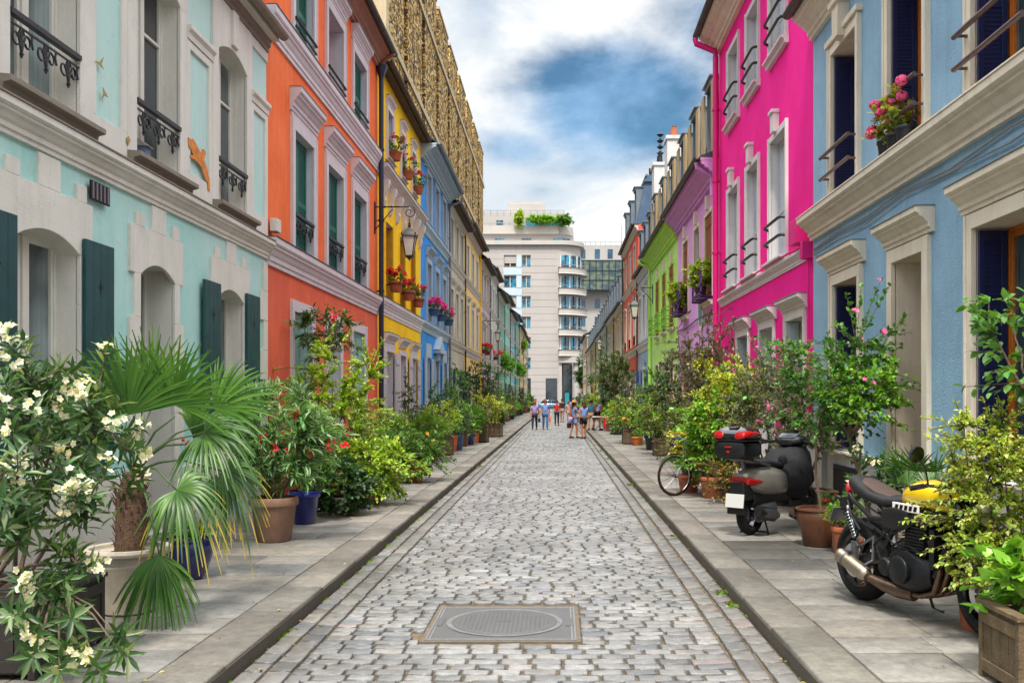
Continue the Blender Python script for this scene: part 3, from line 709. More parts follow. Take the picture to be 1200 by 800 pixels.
def door(h, y0, y1, z0, z1, d=.3, m='iron_blue', fm='white_frame', sur=None, crown=None, glass=None, near=True, bev=0):
    o = window(h, y0, y1, z0, z1, d=d, fm=fm, gl=None, leaves=1, sur=sur, crown=crown, name='door', near=False, bev=bev)
    b = h.mb(); a, e = y0 + .06, y1 - .06; p = -d - .03
    b.bx(a, e, z0 + .01, z1 - .06, p - .02, p + .01)
    W = e - a; H = z1 - z0
    for (q0, q1) in ((.08, .30), (.36, .62), (.68, .92)):
        if glass and q1 > .6: continue
        b.bx(a + W * .12, a + W * .46, z0 + H * q0, z0 + H * q1, p + .01, p + .022); b.bx(a + W * .54, a + W * .88, z0 + H * q0, z0 + H * q1, p + .01, p + .022)
    lf = b.build('door_leaf', m, o, bev)
    if glass: h.part('pane', glass, [(a + W * .15, a + W * .85, z0 + H * .66, z0 + H * .93, p + .011, p + .016)], o)
    b = h.mb(); b.tb([(p, a + .08, z0 + H * .47), (p + .06, a + .08, z0 + H * .47), (p + .07, a + .16, z0 + H * .47)], .012, 6); b.build('handle', 'galva', o)
    b = h.mb(); b.bx(y0 + .004, y1 - .004, .1, z0 - .004, -d, .06); b.build('doorstep', 'step_stone', o)
    return o
M['step_stone'] = mat('step_stone', '#a39a8b', .8, .2, 5, .3, 60, grime=.4)
# ---------------------------------------------------------------- left side
M['mint'] = wallm('mint', '#acd3cd', hue='#c2dcd6', streak=.2); M['mint_low'] = wallm('mint_low', '#82c8c0', hue='#cfe2de', scale=.32, streak=.2)
M['block_white'] = trimm('block_white', '#dbd7ce', scale=1.6, crack=.12, bump=.3, streak=.3); M['sill_brown'] = trimm('sill_brown', '#8a8074', streak=.5)
M['teal_paint'] = mat('teal_paint', '#11494c', .45, .25, 5, .12, 40, spec=.5, streak=.3)
h = House(-1, 4.2, 14.55, 7.2, 'mint_house', 'mint and white house with dark teal shutters and an orange cat painted on it', 'mint', 'block_white', 'mint_low')
def arch_band(b, y0, y1, z1, arch, zt, w, p0, p1):
    n = 12; cv = [(y0 + (y1 - y0) * i / n, z1 - arch * (2 * i / n - 1) ** 2) for i in range(n + 1)]
    b.poly([(y0 - w, z1 - arch)] + cv + [(y1 + w, z1 - arch), (y1 + w, zt), (y0 - w, zt)], p0, p1)
UP = [(5.25, 6.38), (7.68, 8.81), (10.0, 11.15), (12.42, 13.55)]
GR = [(5.35, 6.45, 'w'), (7.73, 8.81, 'w'), (10.1, 11.0, 'd'), (12.4, 13.42, 'f')]
b = h.mb()
for a, c in UP:
    b.bx(a - .21, a, 4.13, 6.30, -.01, .036); b.bx(c, c + .21, 4.13, 6.30, -.01, .036); arch_band(b, a, c, 6.45, .15, 6.98, .21, -.01, .0365)
    b.bx((a + c) / 2 - .11, (a + c) / 2 + .11, 6.5, 6.97, .03, .075)
e = [4.21] + [v for a, c in UP for v in (a - .21, c + .21)] + [14.54]
for a, c in zip(e[0::2], e[1::2]):
    b.bx(a, c, 4.13, 4.45, -.01, .030); b.bx(a, a + .11, 4.45, 6.05, -.01, .030); b.bx(c - .13, c, 4.45, 6.05, -.01, .030); b.bx(a, c, 5.93, 6.02, -.01, .031)
    b.bx(a, c, 6.84, 6.98, -.01, .030); b.bx(a, a + .05, 6.2, 6.84, -.01, .029)
    b.prof([(-.01, 6.03), (.045, 6.03), (.05, 6.1), (.085, 6.14), (.085, 6.19), (-.01, 6.2)], a, c)
b.build('raised_render', 'block_white', h.root, .004)
b = h.mb()
for a, c, k in GR:
    zb = 1.1 if k == 'w' else .1
    arch_band(b, a, c, 3.2, .14, 3.56, .24, -.01, .034); b.bx((a + c) / 2 - .16, (a + c) / 2 + .2, 3.561, 3.84, -.01, .033); b.bx(a - .1, a + .1, 3.561, 3.70, -.01, .033); b.bx(c - .05, c + .13, 3.561, 3.72, -.01, .033)
    z = 3.06; i = 0
    while z > zb + .05:
        zz = max(zb, z - .46); wv = .26 if i % 2 else .15
        b.bx(a - wv, a, zz, z, -.01, .034); b.bx(c, c + wv, zz, z, -.01, .034); z = zz - .0005; i += 1
b.bx(4.2, 7.45, .1, .95, -.01, .05); b.bx(9.1, 9.85, .1, .95, -.01, .05); b.bx(11.27, 12.14, .1, .95, -.01, .05); b.bx(13.69, 14.54, .1, .95, -.01, .05); b.bx(7.45, 9.1, .1, 1.02, -.01, .051)
z = 3.8; i = 0
while z > 1.0: wv = .34 if i % 2 else .2; b.bx(14.54 - wv, 14.54, z - .44, z, -.01, .03); z -= .445; i += 1
b.build('stone_blocks', 'block_white', h.root, .005)
for i, (a, c) in enumerate(UP):
    window(h, a, c, 4.3, 6.45, d=.17, gl='glass_net' if i % 2 else 'glass_dark', fm='white_frame', arch=.15, bars=(.7,), sill=('sill_brown', .17, .17, .22), rail='lace', bev=.004)
    b = h.mb()
    for yy in (a - .12, c + .05): b.prof([(.03, 3.98 + .12), (.07, 4.1), (.1, 4.14), (.13, 4.2)], yy, yy + .07) if False else b.bx(yy, yy + .07, 4.0 + .1, 4.13, .03, .12)
    b.build('sill_bracket', 'sill_brown', h.root)
for a, c, k in GR:
    if k == 'd': door(h, a, c, .25, 3.2, d=.3, m='teal_paint', near=True)
    else:
        z0 = 1.1 if k == 'w' else .32
        o = window(h, a, c, z0, 3.2, d=.18, gl='glass_net', arch=.14, bars=(), bev=.004, sill=('block_white', .08, .09, .05) if k == 'w' else None)
        if k == 'f': o['name_hint'] = ''; del o['name_hint']
        for (q0, q1) in ((a - .58, a - .02), (c + .02, c + .58)): shutter(h, o, q0, q1, z0 if k == 'w' else .9, 3.22, .04, 'teal_paint', 'board', True, True)
h.cornice(4.2, 14.54, 3.86, 4.12, .15, 'block_white', 'string_course', zinc='sill_brown', bevel=.003)
h.cornice(4.2, 14.54, 6.99, 7.42, .22, 'sill_brown', 'cornice', bevel=.003)
h.mansard(over=.2, h=2.1, m='slate_blue', dorm=4, gut='sill_brown'); h.finish(3.86)
# painted figures on the wall
def mural(name, m, px, sc, ox, oy, p=.004):
    b = h.mb(); b.poly([(YL(ox + x / sc), EYE + (466 - (oy + y / sc)) * YL(ox + x / sc) / F) for x, y in px], p, p + .003); return b.build(name, m, h.root)
M['cat_orange'] = mat('cat_orange', '#d98a3c', .85, .25, 14, hue='#b8692a'); M['bird_grey'] = mat('bird_grey', '#6b6a55', .85, .3, 20, hue='#c9a23e')
cat_px = [(578, 428), (585, 436), (593, 433), (601, 446), (613, 470), (622, 482), (621, 466), (630, 468), (634, 480), (629, 500), (638, 530), (646, 560), (647, 600), (640, 590), (640, 572), (628, 548), (622, 528), (612, 512), (600, 500), (588, 494), (583, 485), (595, 485), (589, 470), (580, 456)]
mural('painted_cat', 'cat_orange', cat_px, 2.667, 0, 0, .037)
for px in ([(284, 190), (298, 195), (312, 178), (306, 200), (312, 218), (300, 206)], [(308, 272), (316, 285), (326, 306), (314, 300), (306, 310), (311, 292)], [(384, 430), (392, 426), (396, 440), (389, 455), (384, 444)]): mural('painted_bird', 'bird_grey', px, 2.667, 0, 0, .037)
b = h.mb(); b.bx(8.98, 9.36, 3.62, 3.80, .035, .05)
for i in range(5): b.bx(9.0 + .075 * i, 9.03 + .075 * i, 3.63, 3.79, .05, .058, 1)
b.build('vent_grille', ['dark_room', 'galva'], h.root)
bh = thing('birdhouse', (XL - .05, 10.28, 4.302), 'small grey wooden birdhouse on the sill of the mint house', 'birdhouse')
b = MB(); b.box(-.08, .08, -.07, .07, 0, .14); b.build('body', 'slate_blue', bh); b = MB(); b.prism([(-.11, .14), (0, .22), (.11, .14)], -.09, .09); b.build('roof', 'grey_frame', bh)

# ---- orange house
M['orange_wall'] = wallm('orange_wall', '#f27a45', hue='#e86a36', streak=.3); M['orange_low'] = wallm('orange_low', '#e66a48', hue='#d6644c', streak=.35, grime=.5)
M['lilac_trim'] = trimm('lilac_trim', '#d3ccd0', bump=.12, streak=.2); M['lilac_white'] = trimm('lilac_white', '#cdc9d2', streak=.15)
M['green_paint'] = mat('green_paint', '#0f6a5c', .5, .15, 5, .08, 40, spec=.4); M['aqua_paint'] = mat('aqua_paint', '#83b5ac', .55, .15, 5, .1, 40, streak=.2)
h = House(-1, 14.55, 23.55, 10.15, 'orange_house', 'orange house with lilac window surrounds and dark green shutters', 'orange_wall', 'lilac_white', 'orange_low')
B1 = [(YL(344), YL(366)), (YL(383), YL(401)), (YL(413.5), YL(428))]
for i, (a, c) in enumerate(B1):
    window(h, a, c, 4.27, 6.25, d=.26, fm='white_frame', gl=None, shut=('closed', 'green_paint', 'louvre'), sur=(.20, 'lilac_trim', .04), crown=('lilac_trim', 6.52, .38, .2, .24), rail='lace', bev=.003)
    b = h.mb(); b.bx(a - .2, c + .2, 6.455, 6.518, -.01, .03); b.build('frieze', 'lilac_trim', h.root)
    window(h, a + .02, c + .02, 7.86, 9.28, d=.26, gl='glass_dark', fm='white_frame' if i != 1 else 'orange_wood', shut=('closed', 'green_paint', 'louvre') if i != 1 else None, sur=(.19, 'lilac_trim', .04), crown=('lilac_trim', 9.5, .3, .16, .2), bev=.003)
    b = h.mb(); b.tb([(.06, a - .05, 8.12), (.06, c + .09, 8.12)], .025, 8); b.tb([(.06, a - .05, 7.98), (.06, c + .09, 7.98)], .018, 8)
    for yy in (a - .02, c + .06): b.tb([(-.01, yy, 8.12), (.06, yy, 8.12)], .014, 6)
    b.build('railing', 'iron', h.root)
G2 = [(YL(343.5), YL(364)), (YL(383), YL(398)), (YL(412.5), YL(426.5))]
for i, (a, c) in enumerate(G2):
    if i == 1: door(h, a, c, .25, 3.2, d=.26, m='aqua_paint', sur=(.19, 'lilac_trim', .035), bev=.003)
    else: window(h, a, c, 1.1, 3.2, d=.12, gl=None, shut=('closed', 'aqua_paint', 'panel'), sur=(.19, 'lilac_trim', .035), sill=('lilac_trim', .1, .1, .15), bev=.003)
h.cornice(14.56, 23.53, 3.78, 4.20, .16, 'lilac_trim', 'string_course', zinc='gutter', bevel=.003); h.cornice(14.56, 23.53, 7.3, 7.74, .15, 'lilac_trim', 'string_course', zinc='gutter', bevel=.003)
M['pink_cornice'] = trimm('pink_cornice', '#a8806f', streak=.4)
h.cornice(14.56, 23.53, 9.84, 10.2, .34, 'pink_cornice', 'cornice', bevel=.003)
b = h.mb(); b.bx(14.57, 23.5, .1, .7, -.01, .03); b.bx(16.6, 17.2, .3, .62, .03, .035, 1); b.build('plinth', ['orange_low', 'dark_room'], h.root)
h.gable_roof(2.4, .36, 'slate', 'gutter', 'pink_cornice'); h.finish(3.8)
h.pipe(23.42, .9, 9.55, 'iron_blue', .06, True, .12, None); b = h.mb(); b.tb([(.12, 23.42, .12), (.12, 23.42, .95)], .068, 10); b.tb([(.12, 23.42, 9.85), (.2, 23.42, 10.0), (.44, 23.3, 10.12), (.44, 23.3, 10.22)], .05, 8); b.build('pipe_shoe', 'pink_cornice', h.root)
b = h.mb(); b.bx(14.62, 14.86, 4.3, 4.5, .03, .14); b.build('junction_box', 'white_frame', h.root, .01)
cb = thing('utility_cabinet', (XL + .15, 23.8, PAV), 'beige utility cabinet against the wall beside the dark downpipe', 'cabinet'); b = MB(); b.box(-.14, .14, -.2, .2, 0, .9); b.build('body', 'grey_frame', cb, .01); b = MB(); b.box(-.16, .16, -.22, .22, .901, .94); b.build('lid', 'grey_frame', cb, .01)

# ---- yellow house
M['yellow_wall'] = wallm('yellow_wall', '#ffcf1a', hue='#f7bd0c', streak=.2); M['yellow_shutter'] = mat('yellow_shutter', '#c08a1c', .6, .2, 4, .1, 40)
M['pale_shutter'] = mat('pale_shutter', '#bdb9bf', .6, .12, 5, .1, 40, streak=.25)
h = House(-1, 23.55, 31.0, 10.05, 'yellow_house', 'bright yellow house with pale shutters, carved corbels and red geraniums on the sills', 'yellow_wall', 'lilac_white', None, 4.4)
B = [(24.55, 25.7), (26.75, 27.75), (28.75, 29.75)]
for i, (a, c) in enumerate(B):
    window(h, a, c, 4.35, 6.3, d=.3, gl='glass_dark', fm='yellow_shutter', shut=('jamb', 'yellow_shutter', 'panel'), rail=None, sur=(.05, 'yellow_wall', .02))
    window(h, a + .25, c - .1, 8.0, 9.25, d=.2, gl='glass_dark', sur=(.11, 'lilac_trim', .05), crown=('lilac_trim', 9.38, .2, .12, .1), sill=('lilac_trim', .1, .12, .15))
G = [(24.5, 25.75, 'w'), (26.85, 27.8, 'd'), (28.9, 30.0, 'w')]
for a, c, k in G:
    if k == 'd': door(h, a, c, .3, 2.95, m='pale_shutter', sur=(.14, 'lilac_trim', .04), crown=('lilac_trim', 3.16, .26, .16, .16))
    else:
        window(h, a, c, 1.0, 2.95, gl='glass_net', shut=('open', 'pale_shutter', 'board'), crown=('lilac_trim', 3.16, .26, .16, .16), sill=('yellow_wall', .12, .1, .1))
        b = h.mb(); b.bx(a - .14, c + .14, 2.96, 3.16, -.01, .04); b.build('frieze', 'lilac_trim', h.root)
h.cornice(23.56, 30.97, 3.86, 4.28, .12, 'lilac_trim', 'string_course', zinc='gutter'); h.cornice(23.56, 30.97, 7.25, 7.55, .26, 'lilac_trim', 'cornice', zinc='gutter')
for i in range(7):
    yy = 24.1 + i * 1.08; b = h.mb()
    b.prof([(-.01, 6.5), (.06, 6.55), (.09, 6.64), (.12, 6.72), (.10, 6.82), (.15, 6.95), (.19, 7.04), (.21, 7.16), (.21, 7.24), (-.01, 7.24)], yy - .09, yy + .09)
    b.build('corbel', 'lilac_trim', h.root, .01)
b = h.mb(); b.bx(23.56, 30.97, .1, .55, -.01, .05); b.build('plinth', 'yellow_wall', h.root)
h.gable_roof(2.2, .22, 'slate', 'roof_brown', 'roof_brown'); h.finish()

# ---- blue house
M['blue_wall'] = wallm('blue_wall', '#3a92e0', hue='#2f85d4', streak=.2); M['pale_blue'] = trimm('pale_blue', '#a9b8c8', streak=.15); M['deep_blue'] = mat('deep_blue', '#154a9a', .5, .15, 5, .05, 40)
h = House(-1, 31.0, 38.75, 10.0, 'blue_house', 'strong blue house with pale window frames, pedimented door and heavy grey eave', 'blue_wall', 'pale_blue', None, 4.4)
for i, (a, c) in enumerate([(32.4, 33.4), (34.6, 35.6), (36.8, 37.8)]):
    window(h, a, c, 4.35, 6.35, gl='glass_net', sur=(.17, 'pale_blue', .05), crown=('pale_blue', 6.56, .3, .2, .2), sill=('pale_blue', .1, .12, .15))
    window(h, a, c, 7.75, 9.4, gl='glass_net', sur=(.16, 'pale_blue', .05), sill=('pale_blue', .1, .1, .12))
for a, c, k in [(32.2, 33.3, 'w'), (34.55, 35.5, 'd'), (36.9, 37.9, 'w')]:
    if k == 'd':
        o = door(h, a, c, .3, 3.1, m='pale_blue', glass='glass_dark', sur=(.16, 'pale_blue', .05)); b = h.mb()
        b.bx(a - .3, c + .3, 3.35, 3.48, -.01, .25); b.poly([(a - .34, 3.48), (c + .34, 3.48), ((a + c) / 2, 3.98)], -.01, .22); b.bx(a - .1, a + .02, 3.1, 3.35, .05, .2); b.bx(c - .02, c + .1, 3.1, 3.35, .05, .2); b.build('pediment', 'pale_blue', o, .01)
    else:
        window(h, a, c, 1.0, 3.1, gl='deep_blue', fm='deep_blue', shut=('open', 'pale_blue', 'panel'), near=False)
        b = h.mb(); b.bx(a - .1, c + .1, 3.12, 3.6, -.01, .04); b.build('frieze', 'pale_blue', h.root)
h.cornice(31.01, 38.72, 3.95, 4.28, .12, 'pale_blue', 'string_course'); h.cornice(31.01, 38.72, 7.22, 7.55, .14, 'pale_blue', 'string_course')
h.cornice(31.01, 38.72, 9.55, 10.02, .5, 'pale_blue', 'cornice'); h.gable_roof(2.2, .52, 'slate', 'zinc', 'pale_blue'); h.finish(); h.pipe(38.6, .12, 9.8, 'zinc', .05, False, .1, .6)

# ---- generic terrace houses further on
def terrace(side, y0, y1, zt, name, label, wall, trim, shutm, style, low=None, roof='gable', gl='glass_dark', frame='white_frame', upshut=None, rail=None, eave=None, dshut=None, bays=3, crownz=True, group=None):
    name2 = wall == 'pale_yellow' and side < 0; h = House(side, y0, y1, zt, name, label, wall, trim, low, 4.4 if side < 0 else 7.5, group=group)
    L_ = y1 - y0; far = y0 > 58
    for i in range(bays):
        c = y0 + L_ * (i + .5) / bays * (.92) + L_ * .04; a, e = c - .5, c + .5
        if zt > 9:
            window(h, a, e, 7.75, 9.25, gl=gl, fm=frame, near=False, sur=(.13, trim, .04), shut=('closed', upshut, 'panel') if upshut and i != 1 else None)
        window(h, a, e, 4.35, 6.3, gl=gl, fm=frame, near=False, sur=(.13, trim, .04), crown=(trim, 6.45, .22, .14, .15) if (crownz and not far) else None, shut=('closed', upshut, 'panel') if upshut else None, rail=rail)
        if i == 1: door(h, a, e, .25, 3.0, m=shutm, glass='glass_dark', sur=(.13, trim, .04))
        else: window(h, a, e, 1.0, 3.0, gl=gl, fm=frame, near=False, sur=None if style == 'open' else (.13, trim, .04), shut=(style, shutm, 'louvre') if not far else ((style, shutm, 'panel') if style else None))
    h.cornice(y0 + .01, y1 - .02, 3.8, 4.15, .12, trim, 'string_course', zinc='gutter')
    if zt > 9: h.cornice(y0 + .01, y1 - .02, 7.2, 7.5, .12, trim, 'string_course', zinc='gutter')
    h.cornice(y0 + .01, y1 - .02, zt - .3, zt - .045, .18, eave or trim, 'cornice')
    if roof == 'gable': h.gable_roof(2.0, .42, 'slate', 'gutter', 'roof_brown')
    else: h.mansard(over=.2, h=2.3, m=roof, dm='zinc', dormw=.8, shut=dshut, gut='gutter', soff='gutter', back=.7)
    h.finish(3.8 if low else None); h.pipe(y1 - .16, .12, zt - .05, 'yellow_wall' if name2 else 'gutter', .04, False, .08, None)
    return h
M['beige_wall'] = wallm('beige_wall', '#c9bfae', hue='#b5a994'); M['cream_trim'] = trimm('cream_trim', '#cfc8ba'); M['navy'] = mat('navy', '#1c3466', .5, .2, 6)
M['pale_yellow'] = wallm('pale_yellow', '#eccf8a', hue='#e3c27c', crack=0); M['white_trim'] = trimm('white_trim', '#cfcdc9'); M['dark_green'] = mat('dark_green', '#28544c', .5, .2, 6)
M['lilac_wall'] = wallm('lilac_wall', '#c0a6b8', hue='#b8aab4', crack=0); M['maroon'] = mat('maroon', '#7a2a34', .5, .2, 6)
M['grey_wall'] = wallm('grey_wall', '#c4c0ba', crack=0); M['green_wall'] = wallm('green_wall', '#6ab0a0', crack=0); M['mint2'] = wallm('mint2', '#93cdb8', crack=0); M['sky_wall'] = wallm('sky_wall', '#8db8c8', crack=0)
M['teal_wall'] = wallm('teal_wall', '#4fa8a0', crack=0); M['sand_wall'] = wallm('sand_wall', '#d8c092', crack=0); M['cream_wall'] = wallm('cream_wall', '#d3c6a8', crack=0); M['ochre_wall'] = wallm('ochre_wall', '#d9b878', crack=0)
terrace(-1, 38.75, 45.5, 9.65, 'terrace_house', 'beige stone terrace house with navy shutters between the blue and pale yellow houses', 'beige_wall', 'cream_trim', 'navy', 'open')
terrace(-1, 45.5, 54.5, 10.1, 'terrace_house', 'pale yellow terrace house with white bands and dark green shutters', 'pale_yellow', 'white_trim', 'dark_green', 'open')
terrace(-1, 54.5, 62.2, 9.7, 'terrace_house', 'faded lilac terrace house with maroon shutters and flower boxes', 'lilac_wall', 'cream_trim', 'maroon', 'open', upshut=None)
terrace(-1, 62.2, 70.5, 10.25, 'terrace_house', 'light grey terrace house next to the faded lilac one', 'grey_wall', 'white_trim', 'grey_frame', 'closed')
terrace(-1, 70.5, 79.5, 9.6, 'terrace_house', 'sea green terrace house with cream window frames', 'green_wall', 'cream_trim', 'dark_green', 'closed')
terrace(-1, 79.5, 89, 10.3, 'terrace_house', 'pale mint terrace house between the sea green and pale blue ones', 'mint2', 'white_trim', 'dark_green', 'open')
terrace(-1, 89, 99, 9.7, 'terrace_house', 'pale sky blue terrace house on the left row', 'sky_wall', 'white_trim', 'navy', 'closed')
terrace(-1, 99, 110, 10.4, 'terrace_house', 'turquoise terrace house with hanging plants further down', 'teal_wall', 'cream_trim', 'dark_green', 'closed')
terrace(-1, 110, 124, 10.0, 'terrace_house', 'sand coloured terrace house with climbing green at its windows', 'sand_wall', 'cream_trim', 'dark_green', 'open', bays=4)
terrace(-1, 124, 142, 9.9, 'terrace_house', 'last cream terrace house of the left row, by the cross street', 'cream_wall', 'white_trim', 'navy', 'closed', bays=5)

# ---------------------------------------------------------------- right side
M['sky_blue'] = wallm('sky_blue', '#8fb4cc', hue='#82a5bf', bump=.7, bscale=45, streak=.32); M['cream_stone'] = trimm('cream_stone', '#e2d7c5', scale=2, streak=.38, bump=.3); M['night_blue'] = mat('night_blue', '#141f4c', .4, .2, 6, .05, 40, spec=.5)
M['brick_red'] = mat('brick_red', '#7c2a12', .5, .2, 6)
h = House(1, 4.0, 14.37, 7.45, 'light_blue_house', 'light blue roughcast house with cream cornice, navy shutters and orange wooden windows', 'sky_blue', 'cream_stone', None)
for i, (a, c) in enumerate([(5.4, 6.5), (7.68, 8.8), (YR(1085), YR(1044)), (YR(1006), YR(977))]):
    o = window(h, a, c, 4.44, 6.5, d=.3, gl='glass_net', fm='orange_wood', shut=('jamb', 'night_blue', 'louvre'), sur=(.13, 'cream_stone', .05), rail='bars', bev=.003, bars=(.75,))
    b = h.mb(); m_ = (a + c) / 2; b.bx(a - .17, c + .17, 6.64, 6.72, -.01, .09); b.poly([(m_ - .11, 6.55), (m_ + .11, 6.55), (m_ + .15, 6.98), (m_ - .15, 6.98)], -.01, .15); b.bx(m_ - .19, m_ + .19, 6.98, 7.06, -.01, .19); b.build('keystone', 'cream_stone', o, .006)
for i, (a, c, k) in enumerate([(5.4, 6.5, 'w'), (7.66, 8.78, 'w'), (YR(1085), YR(1049), 'd'), (YR(1008), YR(979), 'w')]):
    if k == 'd': o = door(h, a, c, .28, 3.28, d=.33, m='brick_red', fm='brick_red', sur=(.15, 'cream_stone', .05), crown=('cream_stone', 3.45, .26, .2, .24), bev=.003)
    else: o = window(h, a, c, 1.05, 3.3, d=.28, gl='glass_net', fm='orange_wood', shut=('jamb', 'night_blue', 'louvre'), sur=(.14, 'cream_stone', .05), crown=('cream_stone', 3.46, .26, .2, .24), sill=('cream_stone', .12, .1, .1), bev=.003)
h.cornice(4.01, 14.35, 4.1, 4.42, .26, 'cream_stone', 'string_course', zinc='cream_stone', bevel=.003); h.cornice(4.01, 14.35, 7.1, 7.46, .3, 'cream_stone', 'cornice', bevel=.003)
b = h.mb(); b.bx(4.01, 9.8, .1, 1.0, -.01, .05); b.bx(9.805, 9.96, .1, .99, -.01, .049); b.bx(10.92, 14.35, .1, 1.0, -.01, .05); b.bx(4.01, 9.75, 1.001, 1.04, -.01, .09); b.bx(11.1, 14.35, 1.001, 1.04, -.01, .09)
b.bx(13.45, 14.33, .1, 1.2, .02, .13); b.bx(13.4, 14.35, 1.201, 1.26, .0, .17); b.build('plinth', 'white_trim', h.root, .005)
b = h.mb(); b.bx(12.1, 13.1, .25, .85, .051, .07); b.bx(12.15, 13.05, .3, .8, .0701, .074, 1); b.build('basement_hatch', ['night_blue', 'dark_room'], h.root)
b = h.mb(); b.tb([(.02, 14.3, 3.96)] + [(.03, 14.3 - t * 1.25, 4.02 + .05 * math.sin(t * 2.7) - .03 * (t % 2)) for t in range(1, 8)], .012, 5); b.tb([(.02, 14.3, 3.9)] + [(.03, 14.3 - t * 1.25, 3.98 - .04 * (t % 3)) for t in range(1, 8)], .009, 5); b.build('cable', 'grey_frame', h.root)
h.gable_roof(2.3, .32, 'slate', 'gutter', 'cream_stone'); h.finish()

M['magenta'] = wallm('magenta', '#f6149a', hue='#ee0c8c', var=.05, streak=.14, bump=.3, crack=.3, grime=.35); M['mag_pipe'] = mat('mag_pipe', '#d6077c', .5, .1, 4)
M['ice_shutter'] = mat('ice_shutter', '#b5bfca', .55, .1, 5, .08, 40, streak=.2); M['ice_white'] = trimm('ice_white', '#d3cfd0', streak=.15)
h = House(1, 14.37, 22.75, 10.3, 'magenta_house', 'vivid magenta house with pale shutters and double black window bars', 'magenta', 'ice_white', None)
BB = [(YR(922), YR(904)), (YR(889.5), YR(876.5)), (YR(866), YR(854.5))]
for i, (a, c) in enumerate(BB):
    o = window(h, a, c, 4.16, 6.3, d=.30, gl=None, shut=('closed', 'ice_shutter', 'panel'), sur=(.11, 'ice_white', .04), rail='bars2', sill=('ice_white', .14, .16, .14), bev=.003)
    b = h.mb(); m_ = (a + c) / 2 + .1; b.poly([(m_ - .10, 6.38), (m_ + .10, 6.38), (m_ + .12, 6.70), (m_ - .12, 6.70)], -.01, .11); b.bx(m_ - .14, m_ + .14, 6.70, 6.76, -.01, .14); b.build('keystone', 'ice_white', o, .005)
    window(h, a, c, 7.8, 9.4, d=.30, gl=None, shut=('closed', 'ice_shutter', 'panel'), sur=(.11, 'ice_white', .04), rail='bars2', sill=('ice_white', .14, .14, .14), bev=.003)
for a, c, k in [(14.87, 15.97, 'w'), (16.98, 18.05, 'd'), (19.2, 20.3, 'w')]:
    if k == 'd': door(h, a, c, .25, 3.02, m='ice_shutter', sur=(.12, 'ice_white', .04), crown=('ice_white', 3.14, .22, .18, .22), bev=.003)
    else: window(h, a, c, 1.0, 3.02, d=.2, gl='glass_net', shut=('jamb', 'ice_shutter', 'panel'), sur=(.12, 'ice_white', .04), crown=('ice_white', 3.14, .22, .18, .22), sill=('ice_white', .12, .1, .1), bev=.003)
h.cornice(14.8, 22.4, 3.86, 4.05, .1, 'ice_white', 'string_course', bevel=.003)
h.cornice(14.38, 22.73, 9.9, 10.3, .45, 'cream_stone', 'cornice', bevel=.003); h.gable_roof(2.3, .48, 'slate', 'gutter', 'cream_stone'); h.finish()
h.pipe(22.5, .12, 10.2, 'mag_pipe', .07, False, .12, .6)
b = h.mb(); b.bx(14.62, 15.0, 4.12, 4.5, -.01, .2); b.bx(14.4, 14.55, 3.85, 4.12, -.01, .16); b.tb([(.05, 14.47, .9), (.05, 14.47, 3.9)], .02, 6); b.tb([(.08, 14.6, 4.05), (.1, 15.5, 4.09), (.1, 17, 4.1), (.1, 22, 4.1)], .02, 6); b.build('junction_box', 'mag_pipe', h.root, .015)

M['violet_wall'] = wallm('violet_wall', '#dba6e2', hue='#d498dc', streak=.15); M['purple_dark'] = mat('purple_dark', '#4a2168', .5, .2, 5); M['violet_trim'] = trimm('violet_trim', '#cf94d4')
M['tan_panel'] = mat('tan_panel', '#a8916a', .6, .15, 3, streak=.35)
h = House(1, 22.75, 30.45, 7.45, 'violet_house', 'violet house with brown wooden shutters and tan dormer shutters on its slate roof', 'violet_wall', 'cream_stone', None)
for i, (a, c, z0) in enumerate([(23.6, 24.8, 4.2), (25.75, 26.75, 4.9), (28.0, 29.1, 4.2)]):
    window(h, a, c, z0, 6.4, d=.1, gl='glass_dark', fm='purple_dark', shut=('closed', 'brown_wood', 'board') if i != 1 else None, sur=(.1, 'cream_stone', .03), sill=('cream_stone', .14, .14, .1), bars=(.3, .55, .8) if i == 1 else ())
    b = h.mb(); m_ = (a + c) / 2; b.bx(m_ - .1, m_ + .1, 6.5, 6.85, -.01, .1); b.build('keystone', 'cream_stone', h.root)
    if i != 1:
        b = h.mb()
        for yy in (a - .1, (a + c) / 2, c + .1): b.bx(yy - .02, yy + .02, 4.2, 4.85, .3, .34); b.bx(yy - .02, yy + .02, 4.2, 4.25, -.01, .3)
        for zz in (4.3, 4.5, 4.82): b.bx(a - .12, c + .12, zz, zz + .06, .301, .338)
        b.bx(a - .12, c + .12, 4.22, 4.26, 0, .35); b.build('window_ledge', 'purple_dark', h.root)
b = h.mb(); n = 20; b.poly([(25.4 + .45 * math.cos(i / n * 6.283), 4.15 + .62 * math.sin(i / n * 6.283)) for i in range(n)], -.01, .05); b.poly([(25.4 + .33 * math.cos(i / n * 6.283), 4.15 + .5 * math.sin(i / n * 6.283)) for i in range(n)], .05, .055, 1); b.build('oval_window', ['ice_white', 'glass_teal'], h.root)
for a, c, k in [(23.6, 24.7, 'w'), (25.8, 26.8, 'd'), (28.0, 29.1, 'w')]:
    if k == 'd': door(h, a, c, .25, 3.0, m='brown_wood', sur=(.1, 'cream_stone', .03))
    else: window(h, a, c, 1.0, 3.0, d=.1, gl=None, shut=('closed', 'brown_wood', 'board'), sur=(.1, 'cream_stone', .03))
b = h.mb(); b.tb([(.04, 22.8, 3.92), (.04, 24, 3.85), (.05, 26, 3.88), (.04, 28, 3.8), (.04, 30.4, 3.86)], .02, 5); b.build('cable', 'iron', h.root)
